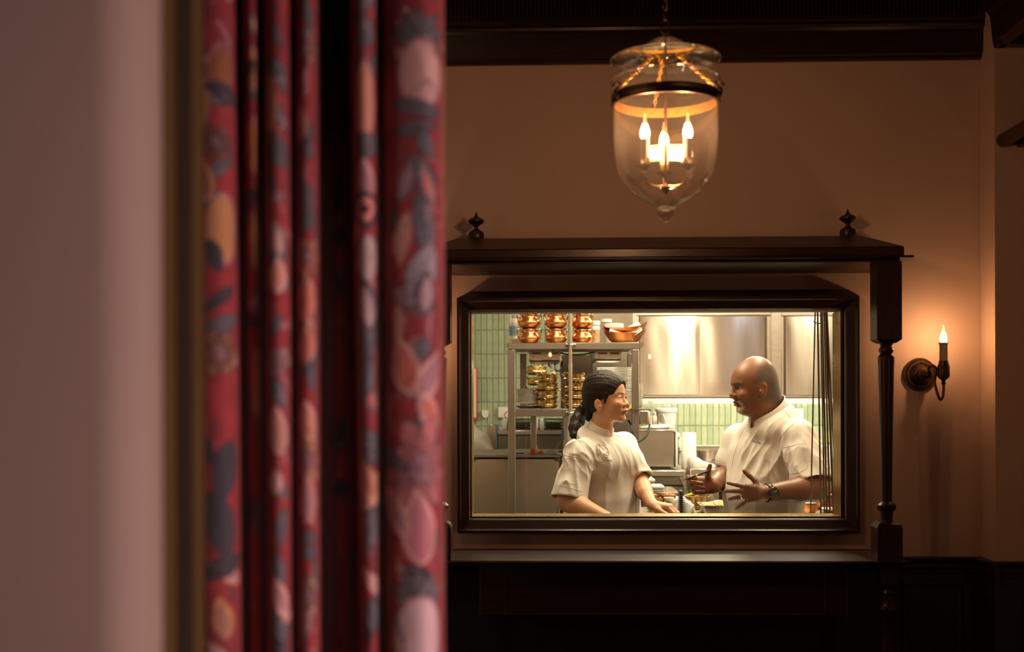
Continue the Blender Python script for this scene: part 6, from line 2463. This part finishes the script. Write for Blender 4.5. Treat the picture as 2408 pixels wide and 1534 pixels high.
Fb.rc(A(1511, 1145, .76), A(1516, 1160, .72), .036, .034, .012)
# right hand lies flat on the pass counter, left hand rests knuckles up
hand(Fb, wrR, (.80, -.55, -.25), (-.1, -.15, -1), (-.5, -.85, .05), [(16, 22, 12)] * 4, (6, 2, -2, -6), [(.75, .65, .1), (.9, .35, .15), (1, .1, .2)], .90)
hand(Fb, wrL, (.86, -.50, -.10), (-.10, .05, -1), (-.50, -.86, .05), [(34, 40, 25), (32, 40, 25), (32, 42, 25), (34, 42, 25)], (5, 1, -3, -7), [(.8, .55, .15), (.9, .3, .3), (.95, .1, .3)], .92)
V, Fq = Fb.mesh(1)
del Fb
toneW = dict(lip=(.46, .13, .11), dark=(.05, .025, .02), cheek=(.66, .27, .16), browc=(.10, .05, .035), brow=.85, browh=.0036)
cW = skin_colours(V, (.60, .315, .175), TW, PW, toneW)
world_child(np_mesh('body', V, Fq, M_skin, None, cW), wo)
eW = empty('tmp', (0, 0, 0))
eyes(None, TW, PW, (.92, -.30, -.03))
for o in [o for o in COL.objects if o.name.startswith('eye') and o.parent is None]:
    world_child(o, wo)
bpy.data.objects.remove(eW)

# hair: cap with hairline, ponytail
Fh = Field((-.05, .50, 1.30), (.36, 1.02, 1.70), 0.0034)
k = TW.k
for c, r, kk in (((-.016, 0, .046), (.104, .084, .094), .02), ((-.05, 0, .010), (.066, .074, .080), .02), ((.022, 0, .056), (.070, .072, .062), .02)):
    Fh.ell(TW(*c), np.array(r) * k, kk, TW.M)
Fh.ell(TW(.112, 0, -.030), np.array((.080, .088, .108)) * k, .006, TW.M, True)
for s in (1, -1):
    Fh.ell(TW(.034, s * .085, -.072), np.array((.050, .05, .056)) * k, .006, TW.M, True)
    Fh.ell(TW(-.010, s * .098, -.030), np.array((.026, .024, .038)) * k, .004, TW.M, True)
Fh.ell(TW(.06, 0, -.12), np.array((.12, .09, .085)) * k, .006, TW.M, True)
for s in (1, -1):                     # hair over the temple and down before the ear
    Fh.rc(TW(.026, s * .070, .020), TW(.018, s * .0715, -.020), .012 * k, .004 * k, .008)
tail = [A(1386, 946, .82), A(1376, 957, .84), A(1366, 972, .85), A(1358, 990, .83), A(1352, 1008, .80), A(1350, 1024, .775), A(1351, 1034, .77)]
rad = [.030, .022, .026, .030, .026, .016, .006]
for i in range(6):
    Fh.rc(tail[i], tail[i + 1], rad[i], rad[i + 1], .012)
Fh.rc(A(1388, 962, .80), A(1384, 985, .80), .022, .012, .01)
V, Fq = Fh.mesh(1)
L = TW.inv(V)
# combed strands: fine grooves running back to the tie
dirv = A(1380, 950, .83) - V
dn = dirv / (np.linalg.norm(dirv, axis=1)[:, None] + 1e-9)
ang_ = np.arctan2(L[:, 1], L[:, 2] - .01)
tailm = sm(-.085, -.115, L[:, 0])
st = vnoise(np.stack([ang_ * 26, L[:, 0] * 14, np.zeros(len(V))], 1), 8) * (1 - tailm) + vnoise(np.stack([V[:, 0] * 200, V[:, 1] * 200, V[:, 2] * 18], 1), 9) * tailm * .8
V = V + vnormals(V, Fq) * (st * .0016)[:, None]
world_child(np_mesh('hair', V, Fq, M_hair), wo)
world_child(MB().lathe([(.024, -.004), (.028, 0), (.024, .004)], tail[1], 18, Vector(tail[2] - tail[1]), True).build('hair_tie', M_blackrub), wo)

# jacket
Fj = Field((-.12, .42, .86), (.62, 1.16, 1.50), 0.0042)
RT = np.stack([LT, NT, [0, 0, 1]], 1)
ctr = A(1422, 1085, .80)
Fj.ell(ctr + np.array([0, 0, -.015]), (.160, .112, .125), .04, RT)
Fj.ell(ctr + NT * .055 + LT * .065 + np.array([0, 0, -.012]), (.072, .062, .072), .04, RT)
Fj.ell(ctr + NT * .055 - LT * .065 + np.array([0, 0, -.012]), (.072, .062, .072), .04, RT)
Fj.ell(A(1432, 1185, .80), (.150, .118, .17), .05, RT)
Fj.ell(A(1432, 1250, .80), (.165, .135, .12), .05, RT)
Fj.rc(nk1 + np.array([0, 0, -.045]), shR + np.array([0, 0, -.002]), .055, .060, .03)
Fj.rc(nk1 + np.array([0, 0, -.045]), shL + np.array([0, 0, -.002]), .055, .056, .03)
slR = shR + (elR - shR) * .93
slL = shL + (elL - shL) * .86
dR, dL = nrm(elR - shR), nrm(elL - shL)
for (sh_, sl, dv, r0, r) in ((shR, slR, dR, .058, .080), (shL, slL, dL, .053, .062)):
    Fs = Fj.twin()
    Fs.rc(sh_, sl + dv * .03, r0, r, .03)
    Fs.half(sl + dv * .012, dv + np.array([0, 0, -.25]), .003)
    Fs.rc(sl - dv * .035, sl + dv * .06, r - .016, r - .005, .003, True)
    Fj.merge(Fs, .022)
# neck hole and collar
e1w = nrm((.72, -.50, -.48))
ctw, cbw = A(1417, 998, .79), A(1409, 1019, .79)
nw = nrm(ctw - cbw)
e2w = nrm(np.cross([0, 0, 1.0], e1w))
pr_ = [cbw + (e1w * math.cos(t) + e2w * math.sin(t)) * .052 - nw * .034 for t in np.linspace(math.radians(25), math.radians(335), 14)]
for u, v in zip(pr_[:-1], pr_[1:]):
    Fj.rc(u, v, .034, .034, .022)
Fj.rc(cbw - nw * .002, cbw + nw * .2, .058, .058, .004, True)
collar(ctw, cbw - nw * .004, .0535, .0615, e1w, wo)
V, Fq = Fj.mesh(2)
up = np.array([0, 0, 1.0])
V = folds(V, Fq, 1.6, [
    (A(1375, 1050, .62), .17, A(1440, 1120, .62) - A(1350, 1020, .62), 34, .0042, 1),
    (A(1455, 1065, .68), .14, A(1470, 1130, .66) - A(1425, 1035, .66), 36, .0042, 2),
    (A(1345, 1110, .58), .13, A(1350, 1150, .58) - A(1338, 1060, .6), 30, .0040, 3),
    (A(1440, 1160, .68), .20, up, 20, .0034, 4),
    (A(1500, 1090, .80), .12, A(1515, 1130, .8) - A(1490, 1050, .8), 32, .0036, 5)])
world_child(np_mesh('jacket', V, Fq, M_jacket), wo)
jt = bvh(V, Fq)
seam(jt, [(1446, 1024), (1463, 1030), (1476, 1046), (1490, 1075), (1496, 1105), (1497, 1160), (1496, 1211)], wo, 'placket_edge', .0013)
seam(jt, [(1450, 1026), (1470, 1033), (1482, 1048), (1496, 1078), (1501, 1106), (1502, 1160), (1501, 1211)], wo, 'placket_seam', .0008)
seam(jt, [(1352, 1027), (1366, 1042), (1376, 1062), (1382, 1086), (1386, 1108), (1382, 1130)], wo, 'armhole_seam', .0011)
seam(jt, [(1326, 1071), (1345, 1074), (1367, 1080), (1366, 1095), (1362, 1120), (1359, 1137), (1350, 1139), (1335, 1136), (1323, 1132)], wo, 'sleeve_pocket', .0011)
seam(jt, [(1325, 1077), (1345, 1080), (1366, 1086)], wo, 'sleeve_pocket_seam', .0007)
seam(jt, [(1312, 1141), (1335, 1147), (1358, 1153), (1370, 1157)], wo, 'hem_seam', .0009)
seam(jt, [(1424, 1100), (1423, 1125), (1424, 1145), (1424, 1210)], wo, 'front_seam', .0008)
seam(jt, [(1386, 1112), (1392, 1108), (1402, 1094), (1408, 1080)], wo, 'side_seam', .0009)
# embroidered round emblem and the name
def stroke(pts, r, m, parent, nm='embroidered_emblem'):
    P = drape(jt, [(p.x, p.y) for p in spline([(a, b, 0) for a, b in pts], 5)], .0010)
    return P


gb, bb, kb2 = MB(), MB(), MB()
def E_(x, y):
    return (1380 + x / 19.18, 1020 + y / 19.18)
for pts, r, mb_ in (
        ([(395, 560), (400, 640), (430, 760), (450, 850), (520, 940), (600, 1000)], .0016, gb), ([(400, 530), (450, 500), (540, 490), (600, 530), (700, 550)], .0016, gb),
        ([(430, 560), (470, 640), (480, 740), (500, 790)], .0030, gb), ([(470, 560), (540, 570), (620, 600)], .0022, gb), ([(540, 640), (570, 700), (590, 770)], .0020, gb), ([(450, 620), (455, 700), (490, 760)], .003, gb),
        ([(690, 545), (730, 555)], .0026, kb2), ([(790, 520), (795, 570), (830, 620), (900, 670), (940, 720)], .0016, kb2), ([(560, 480), (590, 490)], .0018, kb2), ([(590, 860), (620, 875)], .0022, kb2),
        ([(650, 640), (700, 690), (760, 760), (790, 800)], .0009, kb2), ([(600, 800), (650, 830)], .0009, kb2), ([(740, 880), (780, 910), (820, 930)], .0014, kb2),
        ([(940, 720), (970, 790), (1000, 850), (1020, 900), (1000, 960), (960, 1010)], .0018, bb), ([(930, 740), (940, 800)], .003, bb), ([(900, 830), (960, 860), (985, 920), (960, 980)], .0032, bb), ([(760, 950), (820, 940), (880, 970), (930, 1000)], .0026, bb),
        ([(780, 980), (820, 1040), (890, 1070), (960, 1040)], .0024, bb), ([(850, 870), (900, 900), (930, 940)], .0026, bb), ([(600, 1030), (680, 1080), (760, 1110)], .0014, gb), ([(480, 820), (540, 900), (610, 940)], .0012, gb)):
    P = stroke([E_(*q) for q in pts], r, None, wo)
    if len(P) > 2:
        mb_.tube(P, r * .45, 6)
em = gb.build('embroidered_emblem', M_inkgrey)
world_child(em, wo)
for mb_, m, nm in ((bb, M_inkbrown, 'brown_stitching'), (kb2, M_ink, 'dark_stitching')):
    o = mb_.build(nm, m)
    o.parent = em
text_on(jt, 'Chef Things', 1415.5, 1085.5, -2, 6.2, wo, M_ink, 'embroidered_name', .35, 25)
legs(wo, 0.24, 0.84, .92, NT, .15)

# ------------------------------------------------------------------ THE MAN
ma = empty('person', (0.92, 0.78, 0), 'bald person with grey stubble in white chef jacket gesturing with both hands', 'person')
MY = 0.74
TM = Frame(A(1777, 915, MY), (-.975, -.20, -.02), 1.0)
PM = dict(
    skull=[((-.004, 0, .040), (.088, .078, .098)), ((.034, 0, .036), (.068, .066, .066)), ((-.024, 0, .010), (.068, .071, .070))],
    face=[((.024, 0, -.010), (.068, .070, .066)), ((.018, 0, -.055), (.056, .062, .044)), ((-.005, 0, -.080), (.060, .058, .030))],
    eye=(.0765, .032, .003), brow=(.093, .026), browline=(.09, .019), root=(.092, .010), tip=(.115, -.024), mouth=(.091, -.060), slit=.0026,
    chin=[((.066, 0, -.086), (.021, .026, .016)), ((.030, 0, -.094), (.042, .048, .020))], ear=(.000, .0785, -.006))
Fb = Field((.50, .24, .88), (1.32, 1.14, 1.74), 0.0029)
head(Fb, TM, PM)
nk0 = TM(-.030, 0, -.06)
nk1 = A(1803, 985, .76)
Fb.rc(nk0, nk1, .061, .064, .03)
Fb.rc(TM(-.06, 0, -.03), A(1822, 965, .76), .045, .05, .03)
NT2 = nrm((-.74, -.67, 0))
LT2 = np.array([-NT2[1], NT2[0], 0])
sL, sR = A(1879, 1027, .63), A(1738, 1034, .93)
Fb.rc(nk1, nk1 + np.array([.004, 0, -.08]), .064, .072, .02)
Fb.rc(nk1 + np.array([0, 0, -.095]), sL, .05, .05, .02)
Fb.rc(nk1 + np.array([0, 0, -.095]), sR, .05, .05, .02)
chest2, waist2 = A(1806, 1080, .78), A(1797, 1200, .78)
Fb.rc(chest2, waist2, .12, .12, .05)
eL, wL = A(1915, 1148, .52), A(1803, 1160, .43)
eR, wR = A(1712, 1118, .93), A(1676, 1143, .74)
Fb.rc(sL, eL, .058, .054, .02)
Fb.rc(eL, A(1880, 1152, .49), .054, .050, .02)
Fb.rc(A(1884, 1152, .493), wL, .050, .032, .015)
Fb.rc(sR, eR, .058, .052, .02)
Fb.rc(eR, A(1697, 1128, .85), .052, .049, .02)
Fb.rc(A(1698, 1128, .85), wR, .049, .031, .015)
# his left hand: back to the camera, fingers spread to the left, thumb up
tL = hand(Fb, wL, (-.90, .36, -.05), (.30, .90, -.20), (-.06, .10, 1), [(8, 12, 8), (10, 12, 8), (14, 14, 10), (10, 12, 8)], (13, 2, -9, -32), [(.75, .80, .05), (.78, .72, -.05), (.72, .76, -.02)], .92)
# his right hand: palm to the camera, fingers curled round a pen
tR = hand(Fb, wR, (-1, -.20, .04), (.10, -1, -.12), (.0, .05, 1), [(40, 66, 40), (66, 74, 40), (72, 76, 40), (74, 76, 40)], (8, 2, -2, -6), [(.35, .70, .62), (.08, .75, .60), (-.08, .85, .40)], .97, tl=.80)
V, Fq = Fb.mesh(1)
del Fb
toneM = dict(lip=(.30, .105, .07), dark=(.03, .015, .010), cheek=(.40, .15, .07), browc=(.035, .022, .016), brow=.9, browh=.0050, lash=.7)


def manhair(c, L, hd, blend, blob):
    x, y, z = L[:, 0], np.abs(L[:, 1]), L[:, 2]
    n1, n2 = vnoise(L * 330, 21) * .6 + vnoise(L * 170, 23) * .5, vnoise(L * 90, 22)
    # close cropped sides and back, bald on top
    zone = sm(.052, .010, x + .25 * np.clip(z - .03, 0, 1)) * sm(.118, .088, z + .25 * np.clip(x, -1, 0)) * sm(-.07, -.04, z + np.clip(-x - .04, 0, .06) * .6) * sm(.03, .055, y + np.clip(-x - .02, 0, .08) * 1.1)
    ear = (np.abs(x - .002) < .026) & (z < .030) & (z > -.06) & (y > .066)
    zone = zone * (1 - sm(1.25, .85, np.sqrt(((x - .002) / .026) ** 2 + ((z + .008) / .038) ** 2)) * (y > .064)) * hd
    blend(zone * np.clip(.92 + .3 * n1 + .2 * n2, 0, .97), (.075, .054, .041))
    blend(zone * np.clip(n1 * 1.4 - .2, 0, 1) * .55, (.21, .175, .14))
    mx, mz = PM['mouth']
    mo = blob((mx - .004, .010, mz + .0125), (.020, .022, .0075), .35)
    blend(mo * np.clip(.85 + .3 * n1, 0, 1), (.045, .03, .022))
    go = np.maximum(blob((mx - .014, 0, mz - .028), (.030, .024, .018), .35), blob((mx - .018, .026, mz - .006), (.012, .009, .022), .4) * .6)
    blend(go * np.clip(.85 + .5 * n1, 0, 1), (.78, .70, .60))
    blend(go * np.clip(n2 * 1.5 - .2, 0, 1) * .35, (.12, .08, .06))
    blend(blob((.045, .05, -.055), (.05, .03, .03), .5) * .22 * np.clip(.6 + .5 * n1, 0, 1), (.14, .09, .06))


cM = skin_colours(V, (.205, .086, .040), TM, PM, toneM, manhair)
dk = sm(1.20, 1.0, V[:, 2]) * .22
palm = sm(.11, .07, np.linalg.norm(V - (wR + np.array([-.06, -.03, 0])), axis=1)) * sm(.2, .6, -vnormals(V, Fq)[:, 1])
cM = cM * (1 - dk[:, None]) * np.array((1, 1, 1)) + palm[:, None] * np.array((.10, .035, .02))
for chain in tL[:4]:                                   # nails on the hand seen from its back
    t_ = chain[3] + (chain[3] - chain[2]) * .12
    q = np.linalg.norm((V - t_ - np.array([0, -.006, .002])) / np.array([.008, .006, .006]), axis=1)
    m_ = sm(1.2, .7, q)[:, None] * .5
    cM = cM * (1 - m_) + np.array((.50, .26, .17)) * m_
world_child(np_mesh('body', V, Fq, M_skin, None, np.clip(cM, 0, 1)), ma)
eyes(None, TM, PM, (.93, .26, -.12))
for o in [o for o in COL.objects if o.name.startswith('eye') and o.parent is None]:
    world_child(o, ma)
# brows and moustache as short tufts
bt_ = bvh(V, Fq)
# jacket
Fj = Field((.52, .36, .84), (1.36, 1.20, 1.56), 0.0044)
RT2 = np.stack([LT2, NT2, [0, 0, 1]], 1)
c2_ = A(1806, 1075, .78)
Fj.ell(c2_ + np.array([0, 0, -.012]), (.190, .135, .145), .05, RT2)
Fj.ell(A(1796, 1165, .77), (.182, .160, .16), .06, RT2)
Fj.ell(A(1797, 1250, .78), (.180, .165, .14), .05, RT2)
Fj.rc(nk1 + np.array([.012, 0, -.065]), sL + np.array([0, 0, .002]), .075, .062, .04)
Fj.rc(nk1 + np.array([.008, 0, -.065]), sR + np.array([0, 0, -.004]), .075, .064, .04)
Fj.rc(A(1842, 979, .80), A(1878, 1016, .68), .050, .052, .03)
sl1 = sL + (eL - sL) * .86
sl2 = sR + (eR - sR) * .62
for (sh_, sl, dv, r0, r, cuff) in ((sL, sl1, nrm(eL - sL), .067, .086, False), (sR, sl2, nrm(eR - sR), .068, .072, True)):
    Fs = Fj.twin()
    Fs.rc(sh_, sl + dv * .03, r0, r, .03)
    Fs.half(sl + dv * .010, dv + np.array([0, 0, -.2]), .003)
    if cuff:
        Fs.rc(sl - dv * .012, sl - dv * .002, r + .002, r + .003, .004)
    Fs.rc(sl - dv * .035, sl + dv * .06, r - .018, r - .006, .003, True)
    Fj.merge(Fs, .025)
# neck hole and collar
e1m = nrm((-.74, -.32, -.60))
ctm, cbm = A(1803, 956, .76), A(1804, 977, .76)
nm_ = nrm(ctm - cbm)
e2m = nrm(np.cross([0, 0, 1.0], e1m))
pr_ = [cbm + (e1m * math.cos(t) + e2m * math.sin(t)) * .080 - nm_ * .044 for t in np.linspace(math.radians(50), math.radians(310), 12)]
for u, v in zip(pr_[:-1], pr_[1:]):
    Fj.rc(u, v, .043, .043, .03)
Fj.rc(cbm - nm_ * .002, cbm + nm_ * .2, .088, .088, .004, True)
collar(ctm, cbm - nm_ * .006, .086, .096, e1m, ma, 9)
V, Fq = Fj.mesh(2)
V = folds(V, Fq, 1.5, [
    (A(1780, 1050, .62), .19, A(1745, 1110, .62) - A(1815, 1000, .62), 27, .0052, 11),
    (A(1740, 1090, .66), .20, A(1728, 1150, .66) - A(1752, 1010, .66), 24, .0040, 12),
    (A(1850, 1030, .56), .15, A(1860, 1090, .56) - A(1850, 980, .6), 28, .0046, 13),
    (A(1900, 1080, .52), .15, A(1918, 1110, .52) - A(1885, 1040, .55), 26, .0048, 14),
    (A(1845, 1110, .60), .14, A(1860, 1150, .6) - A(1835, 1060, .6), 30, .0052, 15),
    (A(1800, 1190, .62), .18, up, 18, .0030, 16)])
world_child(np_mesh('jacket', V, Fq, M_jacket), ma)
jt = bvh(V, Fq)
seam(jt, [(1752, 1004), (1742, 1024), (1731, 1055), (1723, 1085), (1717, 1120), (1708, 1160), (1703, 1210)], ma, 'placket_edge', .0013)
seam(jt, [(1836, 952), (1848, 970), (1862, 985), (1868, 996)], ma, 'shoulder_seam', .0013)
seam(jt, [(1868, 996), (1850, 1012), (1836, 1030), (1829, 1055), (1830, 1085), (1838, 1110), (1848, 1125)], ma, 'armhole_seam', .0014)
seam(jt, [(1841, 1053), (1862, 1049), (1886, 1045), (1892, 1070), (1898, 1096), (1890, 1106), (1872, 1113), (1858, 1112), (1850, 1090), (1841, 1053)], ma, 'sleeve_pocket', .0013)
seam(jt, [(1875, 1118), (1895, 1121), (1912, 1127), (1925, 1133)], ma, 'hem_seam', .0010)
seam(jt, [(1822, 1035), (1812, 1070), (1806, 1110), (1800, 1150), (1796, 1205)], ma, 'front_seam', .0008)
text_on(jt, 'Palash Mitra', 1769.5, 1039.0, 17, 6.6, ma, M_ink, 'embroidered_name', .0, 22.5)
legs(ma, 0.905, 0.80, .90, NT2, .17)
# watch on the left wrist, ring on the ring finger, bangle on the right wrist
wd = nrm(wL - A(1880, 1152, .49))
wc = wL - wd * .008
wt = empty('wristwatch', tuple(wc), 'dark metal wristwatch on the left wrist of the bald person', 'watch')
b = MB()
b.lathe([(.0365, -.009), (.0385, -.006), (.0385, .006), (.0365, .009), (.0345, 0)], wc, 36, Vector(wd), True)
world_child(b.build('bracelet', M_watch), wt)
wn = nrm(np.array([.05, -1, .10]) - wd * np.dot([.05, -1, .10], wd))
b = MB().lathe([(.0205, -.006), (.0215, -.002), (.0215, .004), (.0195, .0065), (.017, .0068)], Vector(wc + wn * .038), 32, Vector(wn))
world_child(b.build('watch_case', M_watch), wt)
b = MB().lathe([(.0168, 0.0070), (.001, .0074)], Vector(wc + wn * .038), 28, Vector(wn))
dl = world_child(b.build('dial', M_dial), wt)
for a_ in (.6, 2.4):
    u = nrm(np.cross(wn, [0, 0, 1])) * math.cos(a_) + np.array([0, 0, 1]) * math.sin(a_)
    b = MB().tube([Vector(wc + wn * .0462), Vector(wc + wn * .0462 + u * .011)], .0006, 5)
    world_child(b.build('watch_hand', M_steel), wt)
rf = tL[2]
rc_ = rf[0] + (rf[1] - rf[0]) * .42
b = MB().lathe([(.0098, -.0035), (.0112, -.003), (.0112, .003), (.0098, .0035)], Vector(rc_), 24, Vector(rf[1] - rf[0]), True)
tag(b.build('finger_ring', M_gold), 'gold ring on the ring finger of the spread hand', 'ring')
b = MB().lathe([(.0325, -.0012), (.0345, 0), (.0325, .0012)], Vector(wR + nrm(eR - wR) * .012), 30, Vector(nrm(eR - wR)), True)
tag(b.build('wrist_bangle', M_gold), 'thin pale bangle on the wrist of the hand holding the pen', 'bangle')
pen = empty('pen', tuple(A(1636, 1120, .62)), 'black pen held in the curled right hand of the bald person', 'pen')
pa, pbb = A(1604, 1131, .64), A(1668, 1108, .66)
pd = pbb - pa
b = MB().tube([Vector(pa), Vector(pa + pd * .16), Vector(pa + pd * .22), Vector(pa + pd)], .004, 10, radii=[.0012, .002, .0042, .0044])
world_child(b.build('pen_barrel', M_blackrub), pen)
b = MB().tube([Vector(pa + pd * .50), Vector(pa + pd * .57)], .0047, 10)
world_child(b.build('yellow_band', M_yellow), pen)

# ------------------------------------------------------------------ A THIRD COOK, only a white sleeve in view
tc_ = empty('person', (-.52, 2.62, 0), 'third person in white jacket, only bent arm in view at the left edge of window', 'person')
TT = Frame(A(1052, 935, 2.66), (.3, -.95, 0), 0.95)
Fb = Field((-1.05, 2.25, 1.0), (-.15, 3.02, 1.80), 0.009)
head(Fb, TT, PM)
tn0, tn1 = TT(-.02, 0, -.07), A(1052, 985, 2.70)
Fb.rc(tn0, tn1, .055, .06, .02)
Fb.rc(tn1, A(1060, 1080, 2.70), .08, .10, .04)
te, tw2 = A(1118, 1058, 2.62), A(1096, 1092, 2.52)
Fb.rc(A(1092, 1010, 2.68), te, .045, .042, .02)
Fb.rc(te, tw2, .042, .03, .02)
hand(Fb, tw2, (-.9, -.3, -.2), (0, 0, -1), (.3, -.9, 0), [(20, 25, 15)] * 4, (5, 1, -2, -6), [(.7, .7, 0), (.9, .4, 0), (1, .1, 0)], .95)
V, Fq = Fb.mesh(1)
world_child(np_mesh('body', V, Fq, M_skin, None, skin_colours(V, (.45, .22, .12), TT, PM, toneM, None)), tc_)
eyes(None, TT, PM, (.93, .1, -.05))
for o in [o for o in COL.objects if o.name.startswith('eye') and o.parent is None]:
    world_child(o, tc_)
Fj = Field((-1.1, 2.25, .95), (-.05, 3.08, 1.55), 0.008)
Fj.ell(A(1056, 1050, 2.70), (.19, .13, .17), .04)
Fj.ell(A(1056, 1130, 2.70), (.18, .13, .18), .04)
Fj.rc(tn1 - np.array([0, 0, .02]), A(1090, 1012, 2.68), .065, .062, .04)
Fj.rc(tn1 - np.array([0, 0, .02]), A(1020, 1012, 2.74), .065, .062, .04)
Fj.rc(A(1092, 1016, 2.68), A(1122, 1046, 2.62), .060, .070, .03)
Fj.rc(A(1122, 1046, 2.62), A(1146, 1078, 2.58), .066, .058, .03)
V, Fq = Fj.mesh(1)
V = folds(V, Fq, 1.0, [(A(1125, 1045, 2.56), .2, A(1160, 1060, 2.6) - A(1115, 1030, 2.6), 24, .010, 31)])
world_child(np_mesh('jacket', V, Fq, M_jacket), tc_)
legs(tc_, -.58, 2.72, 1.0, (.3, -.95, 0), .15)
